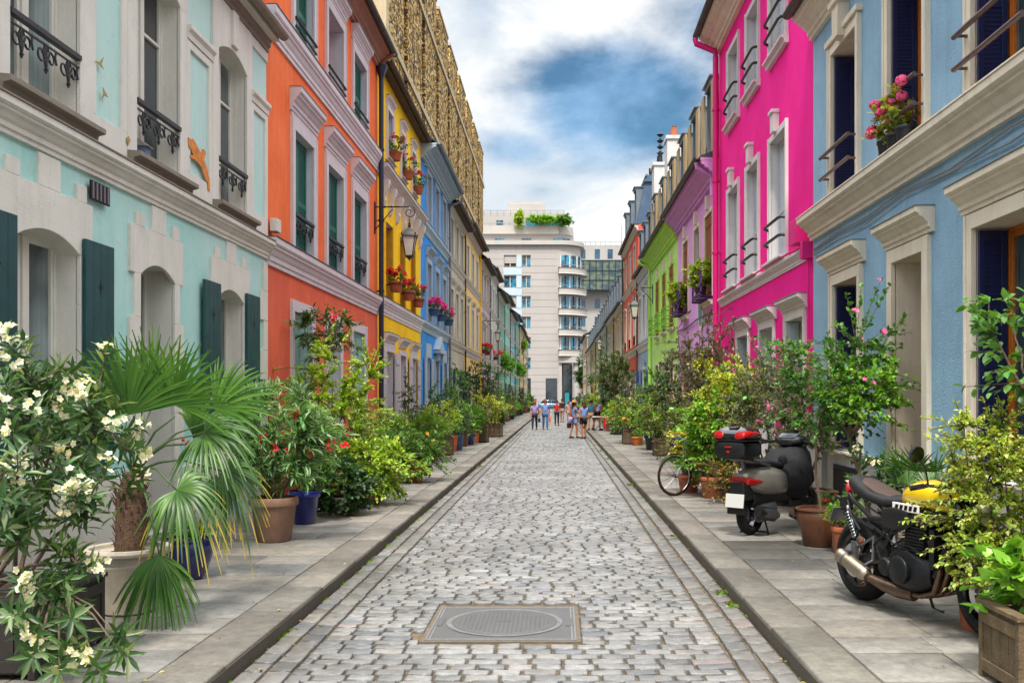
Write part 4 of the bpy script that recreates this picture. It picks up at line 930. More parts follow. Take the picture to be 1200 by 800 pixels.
h.cornice(22.76, 30.42, 6.95, 7.45, .42, 'violet_trim', 'cornice'); h.mansard(over=.44, h=2.5, m='slate', dm='zinc', shut='tan_panel', gut='gutter', soff='violet_trim'); h.finish(); h.pipe(23.0, 6.6, 7.4, 'violet_trim', .06, False, .12, .5)

M['lime_wall'] = wallm('lime_wall', '#c2e884', hue='#b8e070', streak=.15); M['lime_trim'] = trimm('lime_trim', '#b4e060'); M['green_rail'] = mat('green_rail', '#7cb43a', .5); M['red_brown'] = mat('red_brown', '#8c3410', .5, .25, 8)
h = House(1, 30.45, 38.8, 7.4, 'lime_green_house', 'lime green house with red brown shutters and small green balconies', 'lime_wall', 'cream_stone', None)
for i, (a, c) in enumerate([(31.5, 32.7), (33.75, 34.9), (36.0, 37.2)]):
    window(h, a, c, 4.1, 6.2, d=.08, gl=None, fm='red_brown', shut=('closed', 'red_brown', 'board'), sur=(.05, 'lime_trim', .02), sill=('cream_stone', .1, .12, .1))
    b = h.mb(); m_ = (a + c) / 2; b.bx(m_ - .12, m_ + .12, 6.25, 6.65, -.01, .06); b.build('keystone', 'cream_stone', h.root)
    b = h.mb()
    for zz in (4.2, 4.45, 4.75): b.tb([(-.01, a - .05, zz), (.28, a - .05, zz), (.28, c + .05, zz), (-.01, c + .05, zz)], .022, 5)
    for q in range(5): yy = a - .05 + (c - a + .1) * q / 4; b.tb([(.28, yy, 4.15), (.28, yy, 4.8)], .015, 4)
    b.build('railing', 'green_rail', h.root)
for a, c, k in [(31.5, 32.6, 'w'), (33.8, 34.8, 'd'), (36.1, 37.2, 'w')]:
    if k == 'd': door(h, a, c, .25, 3.0, m='red_brown', sur=(.08, 'cream_stone', .03))
    else: window(h, a, c, 1.0, 3.0, d=.1, gl=None, shut=('closed', 'red_brown', 'board'), sur=(.06, 'cream_stone', .03))
h.cornice(30.46, 38.78, 6.85, 7.4, .4, 'lime_trim', 'cornice'); h.mansard(over=.42, h=2.5, m='slate', dm='zinc', shut='tan_panel', gut='gutter', soff='lime_trim'); h.finish(); h.pipe(38.6, .12, 7.3, 'lime_trim', .06, False, .12, .55)
M['frost_wall'] = wallm('frost_wall', '#bcc6d2', crack=0); M['frost_low'] = wallm('frost_low', '#9fb4cc', crack=0); M['royal'] = mat('royal', '#1e54a4', .5, .15, 5)
terrace(1, 38.8, 45.4, 7.4, 'terrace_house', 'frosty pale blue house with royal blue shutters and slate dormers', 'frost_wall', 'white_trim', 'royal', 'open', low='frost_low', roof='slate_blue')
M['coral_wall'] = wallm('coral_wall', '#dc5a50', hue='#d86a58', crack=0)
h = terrace(1, 45.4, 55.3, 10.0, 'terrace_house', 'tall coral red house with white shutters and slate blue attic', 'coral_wall', 'cream_trim', 'ice_shutter', 'open', roof='slate_blue', rail='thin')
b = h.mb(); b.bx(45.41, 46.0, 9.9, 12.0, -3.2, -.35); b.bx(45.3, 46.1, 12.0, 12.12, -3.3, -.3); b.build('party_wall', 'slate_blue', h.root)
b = MB(h.org); b.tube([(4.5, 45.7, 12.1), (4.5, 45.7, 12.7)], .12, 8); b.build('chimney', 'iron', h.root)
terrace(1, 55.3, 64, 7.3, 'terrace_house', 'cream yellow house with slate blue mansard beyond the coral house', 'ochre_wall', 'cream_trim', 'slate', 'open', roof='slate_blue')
terrace(1, 64, 73, 7.4, 'terrace_house', 'pale sand house with slate mansard, second beyond the coral house', 'sand_wall', 'white_trim', 'dark_green', 'closed', roof='slate_blue')
terrace(1, 73, 83, 7.3, 'terrace_house', 'dull white house behind the tall pavement tree on the right row', 'grey_wall', 'white_trim', 'navy', 'open', roof='slate')
terrace(1, 83, 94, 7.4, 'terrace_house', 'pastel yellow terrace house far down the right row', 'pale_yellow', 'white_trim', 'dark_green', 'closed', roof='slate_blue')
terrace(1, 94, 107, 7.3, 'terrace_house', 'ochre terrace house with slate roof far down the right row', 'ochre_wall', 'cream_trim', 'maroon', 'open', roof='slate', bays=4)
terrace(1, 107, 122, 7.4, 'terrace_house', 'cream terrace house next to last on the right row', 'cream_wall', 'white_trim', 'navy', 'closed', roof='slate_blue', bays=4)
terrace(1, 122, 142, 9.8, 'terrace_house', 'last yellowish terrace house on the right row, by the cross street', 'sand_wall', 'white_trim', 'navy', 'closed', bays=5)
# chimney stacks on the right roofs
for i, (x, y, z0, z1, lb) in enumerate([(4.75, 39.1, 9.0, 12.2, 'white rendered chimney stack with orange pots above the lime green house'), (4.7, 43.9, 9.0, 12.3, 'narrow white chimney stack with a tall cowl above the frosty blue house')]):
    c = thing('chimney_stack', (x, y, z0), lb, 'chimney')
    b = MB((x, y, z0)); b.box(x - .3, x + .3, y - .5, y + .5, z0, z1); b.box(x - .36, x + .36, y - .56, y + .56, z1, z1 + .14); b.build('stack', 'white_trim', c)
    b = MB((x, y, z0))
    for q in (-.25, .15): b.lathe([(.13, 0), (.1, .4), (.12, .42)], 10, c=(x, y + q, z1 + .14))
    if i: 
        for q in range(4): b.lathe([(.06, 0), (.17, .1), (.06, .2)], 10, c=(x, y - .3, z1 + .5 + q * .28))
    b.build('chimney_pot', 'terracotta' if not i else 'iron', c)

# ---------------------------------------------------------------- the stone clad block behind the left row
m, nt2, bs = _new('rubble_stone'); Lk = nt2.links.new
geo = _n(nt2, 'ShaderNodeNewGeometry'); vo = _n(nt2, 'ShaderNodeTexVoronoi'); vo.inputs['Scale'].default_value = 2.6; vo.inputs['Randomness'].default_value = 1
mp = _n(nt2, 'ShaderNodeMapping'); mp.inputs['Scale'].default_value = (1, .8, 1.6); Lk(geo.outputs['Position'], mp.inputs['Vector']); Lk(mp.outputs[0], vo.inputs['Vector'])
cr = _n(nt2, 'ShaderNodeValToRGB'); sp = _n(nt2, 'ShaderNodeSeparateColor'); Lk(vo.outputs['Color'], sp.inputs[0]); Lk(sp.outputs[0], cr.inputs[0])
cr.color_ramp.elements[0].color = (.05, .03, .014, 1); cr.color_ramp.elements[1].color = (.9, .68, .34, 1)
for p_, c_ in ((.3, (.30, .155, .035, 1)), (.55, (.58, .34, .08, 1)), (.8, (.72, .46, .13, 1))): cr.color_ramp.elements.new(p_).color = c_
v2 = _n(nt2, 'ShaderNodeTexVoronoi', feature='DISTANCE_TO_EDGE'); v2.inputs['Scale'].default_value = 2.6; Lk(mp.outputs[0], v2.inputs['Vector'])
rr = _n(nt2, 'ShaderNodeMapRange'); rr.inputs['From Max'].default_value = .12; Lk(v2.outputs['Distance'], rr.inputs['Value'])
mm = _n(nt2, 'ShaderNodeMix', data_type='RGBA'); Lk(rr.outputs[0], mm.inputs[0]); mm.inputs[6].default_value = (.03, .02, .012, 1); Lk(cr.outputs[0], mm.inputs[7]); Lk(mm.outputs[2], bs.inputs['Base Color'])
bp = _n(nt2, 'ShaderNodeBump'); bp.inputs['Strength'].default_value = .8; bp.inputs['Distance'].default_value = .25; Lk(rr.outputs[0], bp.inputs['Height']); Lk(bp.outputs[0], bs.inputs['Normal']); bs.inputs['Roughness'].default_value = .9
M['rubble_stone'] = m
M['concrete_tan'] = mat('concrete_tan', '#c2ae8c', .85, .15, 1, .2, 30, streak=.3); M['stone_dark'] = mat('stone_dark', '#3a2e1e', .9, .4, 3, .5, 10)
bx_ = thing('stone_clad_building', (-9, 50, 0), 'tall block clad in golden rubble stone behind the left row of houses', 'building')
b = MB((-9, 50, 0)); b.box(-22, -10.2, 49, 113.5, 0, 29.5); b.build('core_wall', 'stone_dark', bx_)
k = 0; y = 50.0
while y < 112:
    y2 = y + 6.1; b = MB((-9, 50, 0)); zt = 31.2 if y > 60 else 34
    for z in np.arange(1.2, zt - 1, 6.6): b.box(-11, -9.0 , y, y2, float(z) + .12, min(float(z) + 6.48, zt))
    b.build('stone_bay', 'rubble_stone', bx_)
    for z in np.arange(7.8, zt + 1, 6.6): b = MB((-9, 50, 0)); b.box(-11.05, -8.9, y - .04, y2 + .04, float(z) - .2, float(z) + .2); b.box(-11.3, -8.92, y2 + .04, y2 + 1.36, float(z) - .16, float(z) + .16); b.build('floor_slab', 'concrete_tan', bx_)
    b = MB((-9, 50, 0)); b.box(-11.04, -8.93, y - .05, y2 + .05, zt + .001, zt + .22); b.build('coping', 'concrete_tan', bx_)
    y += 7.5
b = MB((-9, 50, 0)); b.box(-10.6, -8.8, 49.2, 49.9, 0, 36); b.box(-10.8, -10.21, 50, 113, 14, 14.4); b.build('corner_post', 'concrete_tan', bx_)

# ---------------------------------------------------------------- the apartment block that closes the view
M['pale_stone'] = mat('pale_stone', '#b1aca8', .8, .08, .25, .1, 10, streak=.12); M['pale_joint'] = mat('pale_joint', '#857d76', .85, .1)
M['balcony_stone'] = mat('balcony_stone', '#b9b3ad', .8, .08, .5); M['blue_panel'] = mat('blue_panel', '#b7c9dd', .6, .08, 1); M['blind'] = mat('blind', '#b9b3ac', .7, .08, 2)
Y0 = 160.0; sc = Y0 / F
def X_(x): return (x - 653) * sc
def Z_(y): return EYE + (466 - y) * sc
ap = thing('apartment_block', (-6, Y0, 0), 'cream stone apartment block with rounded corner balconies closing the end of the street', 'building')
O = (-6, Y0, 0); zt = Z_(287)
cxb, ryb = X_(661), 3.0
def bayout(r0, n=24, x0=656, x1=681):        # rounded corner in plan
    pts = []
    a, c = X_(x0), X_(x1); R_ = (c - a)
    for i in range(n + 1):
        t = math.pi / 2 * i / n; pts.append((a + (R_ + r0) * math.sin(t), Y0 + R_ - (R_ + r0) * math.cos(t)))
    return pts
def slab(b, pts, z0, z1, mi=0):
    n = len(pts); b.add([(x, y, z0) for x, y in pts] + [(x, y, z1) for x, y in pts], [tuple(range(n)), tuple(range(n, 2 * n))[::-1]] + [(i, (i + 1) % n, (i + 1) % n + n, i + n) for i in range(n)], mi)
rowz = [306, 330, 354, 378, 402, 426]
wins = [(590.5, 605, 0), (611.5, 622, 1)]
b = MB(O)
xs = sorted([X_(400), X_(590.5), X_(605), X_(611.5), X_(622), X_(654)]); zs = sorted([0, zt] + [Z_(v - 7.2) for v in rowz] + [Z_(v + 7.2) for v in rowz] + [Z_(443), Z_(478.2)])
for i in range(5):
    for j in range(len(zs) - 1):
        mx, mz = (xs[i] + xs[i + 1]) / 2, (zs[j] + zs[j + 1]) / 2
        if i in (1, 3) and any(Z_(v + 7.2) < mz < Z_(v - 7.2) for v in rowz): continue
        b.add([(xs[i], Y0, zs[j]), (xs[i + 1], Y0, zs[j]), (xs[i + 1], Y0, zs[j + 1]), (xs[i], Y0, zs[j + 1])], [(0, 1, 2, 3)])
b.box(X_(400), X_(654), Y0 + .6, Y0 + 16, 0, zt)
P = bayout(0, 16); slab(b, P + [(X_(681), Y0 + 16), (X_(656), Y0 + 16)], Z_(418), zt); slab(b, bayout(-1.4, 16) + [(X_(681) - 1.4, Y0 + 16), (X_(656), Y0 + 16)], 0, Z_(418))
b.box(X_(654), X_(656), Y0 + .0, Y0 + 1, 0, zt)
b.build('wall', 'pale_stone', ap)
b = MB(O)
for z in np.arange(1.0, zt, 1.14): b.box(X_(400), X_(654), Y0 - .012, Y0 + .01, float(z), float(z) + .05)
b.build('stone_joint', 'pale_joint', ap)
for v in rowz:
    for xa, xb, kk in wins:
        b = MB(O); a, c, z0, z1 = X_(xa), X_(xb), Z_(v + 7.2), Z_(v - 7.2)
        for q in (0, .5, 1): xx = a + (c - a) * q; b.box(xx - .06, xx + .06, Y0 + .25, Y0 + .35, z0, z1)
        b.box(a, c, Y0 + .25, Y0 + .35, z0, z0 + .1); b.box(a, c, Y0 + .25, Y0 + .35, z1 - .1, z1)
        if kk == 0 and v in (306, 354, 426): b.box(a + .05, c - .05, Y0 + .2, Y0 + .24, z0 + (z1 - z0) * .35, z1, 1)
        wo = b.build('window', ['white_frame', 'blind'], ap); b = MB(O); b.box(a, c, Y0 + .4, Y0 + .45, z0, z1); b.build('pane', 'glass_dark' if kk == 0 and v != 330 else 'glass_sky', wo)
    if v < 400:
        b = MB(O); b.box(X_(605.5), X_(611), Y0 - .05, Y0 + .05, Z_(v + 7), Z_(v - 7)); b.box(X_(590), X_(611.5), Y0 - .06, Y0 + .04, Z_(v + 16), Z_(v + 8)); b.build('blue_cladding', 'blue_panel', ap)
for i, v in enumerate(rowz[:5]):      # rounded balconies
    b = MB(O); slab(b, [(X_(655), Y0 - 1.0)] + bayout(1.0, 14) + [(X_(681) + 1.0, Y0 + 6), (X_(655), Y0 + 6)], Z_(v + 15), Z_(v + 7.5)); b.build('balcony', 'balcony_stone', ap, .15)
    b = MB(O); slab(b, bayout(.06, 14, 657) + [(X_(681) + .06, Y0 + 5), (X_(657), Y0 + 5)], Z_(v + 7.5), Z_(v - 7)); wo = b.build('window', 'glass_sky', ap)
    b = MB(O)
    for t in range(0, 15, 2): x, y = bayout(.1, 14, 657)[t]; b.box(x - .09, x + .09, y - .09, y + .09, Z_(v + 7.5), Z_(v - 7), t % 4 // 2)
    b.build('mullion', ['white_frame', 'planter_dark'], wo)
    b = MB(O); pts = bayout(.95, 14, 656); b.tube([(x, y, Z_(v + 5)) for x, y in pts], .05, 4); b.build('railing', 'galva', ap)
b = MB(O); slab(b, [(X_(400), Y0 - .5), (X_(656), Y0 - .5)] + bayout(.6, 14) + [(X_(681) + .6, Y0 + 15), (X_(400), Y0 + 15)], zt, zt + .7); b.build('parapet', 'balcony_stone', ap)
z1 = Z_(262); b = MB(O); b.box(X_(400), X_(655), Y0 + 2.2, Y0 + 15, zt + .7, z1); slab(b, [(x - .6, y + 2.2) for x, y in bayout(0, 12, 655, 676)] + [(X_(672), Y0 + 15), (X_(655), Y0 + 15)], zt + .7, z1); b.build('setback_storey', 'pale_stone', ap)
b = MB(O)
for xa, xb in ((579, 590), (611, 622), (648, 668)): b.box(X_(xa), X_(xb), Y0 + 2.1, Y0 + 2.19, zt + .8, Z_(277)); b.box(X_(xa), X_(xb), Y0 + 1.2, Y0 + 1.3, zt - .4, zt - .3)
b.build('window', 'glass_sky', ap)
b = MB(O); slab(b, [(X_(400), Y0 + 1.6), (X_(655), Y0 + 1.6)] + [(x, y + 1.6) for x, y in bayout(-.6, 12, 655, 676)] + [(X_(674), Y0 + 15), (X_(400), Y0 + 15)], Z_(272), z1); b.build('parapet', 'balcony_stone', ap)
b = MB(O); b.box(X_(400), X_(662), Y0 + 4, Y0 + 14, z1, Z_(243)); b.box(X_(593), X_(638), Y0 + 5, Y0 + 12, Z_(243), Z_(232)); b.box(X_(596), X_(636), Y0 + 5.5, Y0 + 11.5, Z_(232), Z_(228)); b.build('penthouse', 'pale_stone', ap)
b = MB(O); b.box(X_(615), X_(658), Y0 + 3.9, Y0 + 3.99, Z_(261), Z_(250)); b.box(X_(580), X_(588), Y0 + 3.9, Y0 + 3.99, Z_(261), Z_(253)); b.build('window', 'glass_sky', ap)
b = MB(O)
for z, x0, x1, yy in ((Z_(241), 565, 662, Y0 + 4), (Z_(259), 565, 615, Y0 + 1.8), (Z_(284), 565, 655, Y0 - .3)):
    b.tube([(X_(x0), yy, z), (X_(x1), yy, z)], .05, 4)
    for q in np.arange(x0, x1, 8): b.tube([(X_(q), yy, z - 1), (X_(q), yy, z)], .03, 4)
b.build('railing', 'galva', ap)
b = MB(O); b.box(X_(639.5), X_(653), Y0 - .03, Y0 + .02, 0, Z_(443)); b.box(X_(615), X_(622), Y0 - .03, Y0 + .02, 0.5, Z_(443)); b.box(X_(660), X_(671), Y0 + .6, Y0 + 2.4, 0.05, Z_(427)); b.build('shop_window', 'glass_dark', ap)
b = MB(O); b.box(X_(655), X_(683), Y0 - .6, Y0 + .8, Z_(425), Z_(418)); b.lathe([(.55, 0), (.55, Z_(425))], 14, c=(X_(675.5), Y0 + .3, 0)); b.box(X_(655), X_(658.5), Y0 - .3, Y0 + 1, 0, Z_(425)); b.build('portal', 'pale_stone', ap)
M['teal_screen'] = mat('teal_screen', '#2e8a98', .3); b = MB(O); b.box(X_(662), X_(667), Y0 + .3, Y0 + .5, .1, 2.6); b.build('door', 'teal_screen', ap)
# block behind it to the right
Y2 = 215.0; s2 = Y2 / F
def X2(x): return (x - 653) * s2
def Z2(y): return EYE + (466 - y) * s2
M['office_white'] = mat('office_white', '#aaa7a4', .7, .08, .3, streak=.1)
m2 = glass_mat('curtain_wall', '#27434a', '#6f7f5e', .08); M['curtain_wall'] = m2
ob = thing('office_building', (X2(708), Y2, 0), 'white office block with dark glass band behind the end of the right row', 'building'); O2 = (X2(708), Y2, 0)
b = MB(O2); b.box(X2(660), X2(790), Y2, Y2 + 20, 0, Z2(287)); b.build('wall', 'office_white', ob)
b = MB(O2); b.box(X2(668), X2(785), Y2 - 2.5, Y2 - .02, Z2(341), Z2(307)); b.build('glass_band', 'curtain_wall', ob)
b = MB(O2)
for q in np.arange(668, 786, 7.5): b.box(X2(q) - .1, X2(q) + .1, Y2 - 2.6, Y2 - 2.4, Z2(341), Z2(307))
for v in (341, 330, 319, 307): b.box(X2(668), X2(785), Y2 - 2.6, Y2 - 2.41, Z2(v) - .1, Z2(v) + .1)
b.build('mullion', 'iron_blue', ob)
for v in (297, 355, 376, 396, 418):
    for q in (680, 697, 712, 728, 744): b = MB(O2); b.box(X2(q), X2(q + 6), Y2 - .06, Y2 - .01, Z2(v + 6), Z2(v - 5)); b.build('window', 'glass_teal', ob)
b = MB(O2); b.tube([(X2(660), Y2 + .5, Z2(283)), (X2(790), Y2 + .5, Z2(283))], .07, 4)
for q in np.arange(662, 790, 6): b.tube([(X2(q), Y2 + .5, Z2(287)), (X2(q), Y2 + .5, Z2(283))], .05, 4)
b.tube([(X2(729), Y2 + 2, Z2(287)), (X2(729), Y2 + 2, Z2(262))], .06, 4); b.build('roof_railing', 'galva', ob)
# ================================================================ PLANTS
TPL = {
 'ovate': (np.array([(0, 0, 0), (.3, -.5, .07), (.3, .5, .07), (.32, 0, 0), (.7, -.36, .02), (.7, .36, .02), (.72, 0, -.05), (1, 0, -.14)]), [(0, 1, 3), (0, 3, 2), (1, 4, 6, 3), (3, 6, 5, 2), (4, 7, 6), (6, 7, 5)]),
 'heart': (np.array([(0, 0, 0), (.0, -.42, .05), (.0, .42, .05), (.4, -.52, .06), (.4, .52, .06), (.4, 0, -.02), (.75, -.28, -.02), (.75, .28, -.02), (1.02, 0, -.16)]), [(0, 1, 3, 5), (0, 5, 4, 2), (3, 6, 8, 5), (5, 8, 7, 4)]),
 'lance': (np.array([(0, 0, 0), (.25, -.42, .03), (.25, .42, .03), (.6, -.5, .01), (.6, .5, .01), (.6, 0, -.06), (1, 0, -.16)]), [(0, 1, 3, 5), (0, 5, 4, 2), (3, 6, 5), (5, 6, 4)]),
 'dia': (np.array([(0, 0, 0), (.45, -.5, .1), (1, 0, -.08), (.45, .5, .1)]), [(0, 1, 2), (0, 2, 3)]),
 'petal': (np.array([(0, 0, 0), (.55, -.5, .12), (1, -.15, .05), (1, .15, .05), (.55, .5, .12)]), [(0, 1, 2, 3, 4)]),
}
def unit(a): return a / np.maximum(np.linalg.norm(a, axis=-1, keepdims=True), 1e-9)
class Leaves:
    def __init__(s): s.V = []; s.F = []; s.P = []; s.T = []; s.k = 0
    def put(s, P, D, U, L_, W_, tpl, col):
        n = len(P)
        if not n: return
        T, fs = TPL[tpl]; D = unit(D); U = unit(U - (U * D).sum(1, keepdims=True) * D); Y = np.cross(U, D)
        L_ = np.broadcast_to(L_, (n,))[:, None, None]; W_ = np.broadcast_to(W_, (n,))[:, None, None]
        V = P[:, None] + T[None, :, 0:1] * L_ * D[:, None] + T[None, :, 1:2] * W_ * Y[:, None] + T[None, :, 2:3] * L_ * U[:, None]
        m = len(T); f = np.array([i for q in fs for i in q]); s.V.append(V.reshape(-1, 3))
        s.F.append((f[None] + (np.arange(n) * m)[:, None]).ravel() + s.k); s.P += [len(q) for q in fs] * n; s.T.append(np.repeat(col, m, 0)); s.k += n * m
    def build(s, name, m, parent, org, smooth=False):
        if not s.k: return None
        return npmesh(name, np.concatenate(s.V) - np.array(org), np.concatenate(s.F), s.P, m, parent, tint=np.concatenate(s.T), smooth=smooth)
def colors(pal, n, sd=.14):
    pal = np.array(pal, float); c = pal[RNG.integers(0, len(pal), n)]
    return (c * RNG.normal(1, sd, (n, 1)) * RNG.normal(1, sd * .35, (n, 3))).clip(.004, .95)
G = dict(
 dark=[(.028, .075, .022), (.04, .10, .028), (.05, .12, .03), (.035, .085, .035)],
 mid=[(.08, .20, .03), (.10, .25, .035), (.06, .16, .03), (.14, .28, .04)],
 fresh=[(.15, .36, .03), (.20, .42, .04), (.11, .28, .03), (.25, .45, .05)],
 lime=[(.24, .40, .035), (.32, .47, .05), (.16, .31, .03), (.42, .50, .08)],
 gold=[(.52, .50, .06), (.60, .55, .10), (.36, .40, .05), (.22, .30, .04)],
 varieg=[(.42, .48, .08), (.52, .54, .14), (.24, .36, .04), (.13, .25, .03), (.34, .42, .06)],
 oleander=[(.045, .11, .035), (.06, .14, .04), (.035, .09, .03), (.09, .17, .05), (.20, .28, .14)],
 olive=[(.11, .14, .08), (.15, .18, .11), (.07, .10, .05), (.20, .22, .15)],
 brownish=[(.09, .10, .05), (.13, .11, .06), (.06, .09, .04), (.16, .14, .08)],
 autumn=[(.30, .16, .05), (.22, .18, .05), (.15, .20, .05), (.36, .22, .06), (.12, .16, .04)],
 blue=[(.09, .14, .09), (.07, .12, .08), (.12, .17, .11)], fern=[(.10, .24, .02), (.14, .30, .03), (.17, .34, .03)])
FL = dict(white=[(.72, .72, .60), (.76, .76, .66), (.68, .68, .48)], red=[(.65, .02, .03), (.55, .015, .03), (.75, .04, .05)], pink=[(.8, .12, .35), (.85, .2, .42)], magenta=[(.75, .03, .3), (.6, .02, .22)],
 crimson=[(.45, .02, .06), (.55, .04, .1)], rose=[(.80, .42, .42), (.85, .5, .48)], yellow=[(.85, .62, .05)], orange=[(.8, .3, .04)], cream=[(.85, .8, .5), (.9, .87, .65)])

def pot(parent, kind, m, rt, rb, h, org, soil=True):
    b = MB()
    if kind == 'round':
        b.lathe([(rb * .96, 0), (rb, .01), (rt * .90, h * .80), (rt * .92, h * .82)], 28); po = b.build('pot', m, parent)
        b = MB(); b.lathe([(rt * .9, h * .80), (rt * .98, h * .815), (rt, h * .84), (rt, h * .97), (rt * .97, h), (rt * .88, h), (rt * .86, h * .9)], 28); b.build('rim', m, po)
    elif kind == 'classic':     # thick rolled lip and ridges
        b.lathe([(rb * .9, 0), (rb, .015), (rb * 1.1, h * .2), (rt * .84, h * .72), (rt * .86, h * .74), (rt * .86, h * .76), (rt * .83, h * .77), (rt * .84, h * .82)], 36); po = b.build('pot', m, parent)
        b = MB(); b.lathe([(rt * .84, h * .82), (rt * .86, h * .84), (rt * .86, h * .86), (rt * .92, h * .88), (rt, h * .91), (rt * 1.02, h * .95), (rt * .99, h * .99), (rt * .92, h), (rt * .86, h * .98), (rt * .84, h * .92)], 36); b.build('rim', m, po)
    elif kind == 'bowl':
        b.lathe([(rb * .9, 0), (rb, .02), (rt * .8, h * .35), (rt * .97, h * .7), (rt * .99, h * .85), (rt * .95, h * .93)], 30); po = b.build('pot', m, parent)
        b = MB(); b.lathe([(rt * .95, h * .92), (rt * 1.03, h * .95), (rt * 1.03, h * .99), (rt * .98, h), (rt * .9, h * .99), (rt * .88, h * .9)], 30); b.build('rim', m, po)
    else:                       # box planter of boards: rt = half width x, rb = half width y
        n = max(3, int(rt * 2 / .11)); k = max(3, int(rb * 2 / .11)); t = .022
        for i in range(n):
            a, c = -rt + 2 * rt * i / n + .003, -rt + 2 * rt * (i + 1) / n - .003
            b.box(a, c, -rb, -rb + t, .03, h - .04); b.box(a, c, rb - t, rb, .03, h - .04)
        for i in range(k):
            a, c = -rb + t + (2 * rb - 2 * t) * i / k + .003, -rb + t + (2 * rb - 2 * t) * (i + 1) / k - .003
            b.box(-rt, -rt + t, a, c, .03, h - .04); b.box(rt - t, rt, a, c, .03, h - .04)
        b.box(-rt + t, rt - t, -rb + t, rb - t, .02, h - .08)
        po = b.build('planter_box', m, parent, .003)
        b = MB(); q = .03
        for sx in (-1, 1):
            for sy in (-1, 1): b.box(sx * (rt - q), sx * (rt + .012), sy * (rb - q), sy * (rb + .012), 0, h - .03) if sx * sy != 0 else None
        for z0, z1 in ((.04, .11), (h - .13, h - .06)):
            for sy in (-1, 1): b.box(-rt + q + .002, rt - q - .002, sy * (rb + .001), sy * (rb + .014), z0, z1)
            for sx in (-1, 1): b.box(sx * (rt + .001), sx * (rt + .014), -rb + q + .002, rb - q - .002, z0, z1)
        b.build('corner_post', m, po, .003)
        b = MB(); w_ = .05
        b.box(-rt - .025, rt + .025, -rb - .025, -rb + w_, h - .029, h); b.box(-rt - .025, rt + .025, rb - w_, rb + .025, h - .029, h); b.box(-rt - .025, -rt + w_, -rb + w_ + .001, rb - w_ - .001, h - .029, h - .001); b.box(rt - w_, rt + .025, -rb + w_ + .001, rb - w_ - .001, h - .029, h - .001)
        b.build('rim', m, po, .003)
    if soil:
        b = MB()
        if kind == 'box': b.box(-rt + .03, rt - .03, -rb + .03, rb - .03, h - .079, h - .05)
        else: b.lathe([(rt * .86, h * .88), (rt * .4, h * .92), (0, h * .93)], 20)
        b.build('soil', 'soil', parent)
    return po

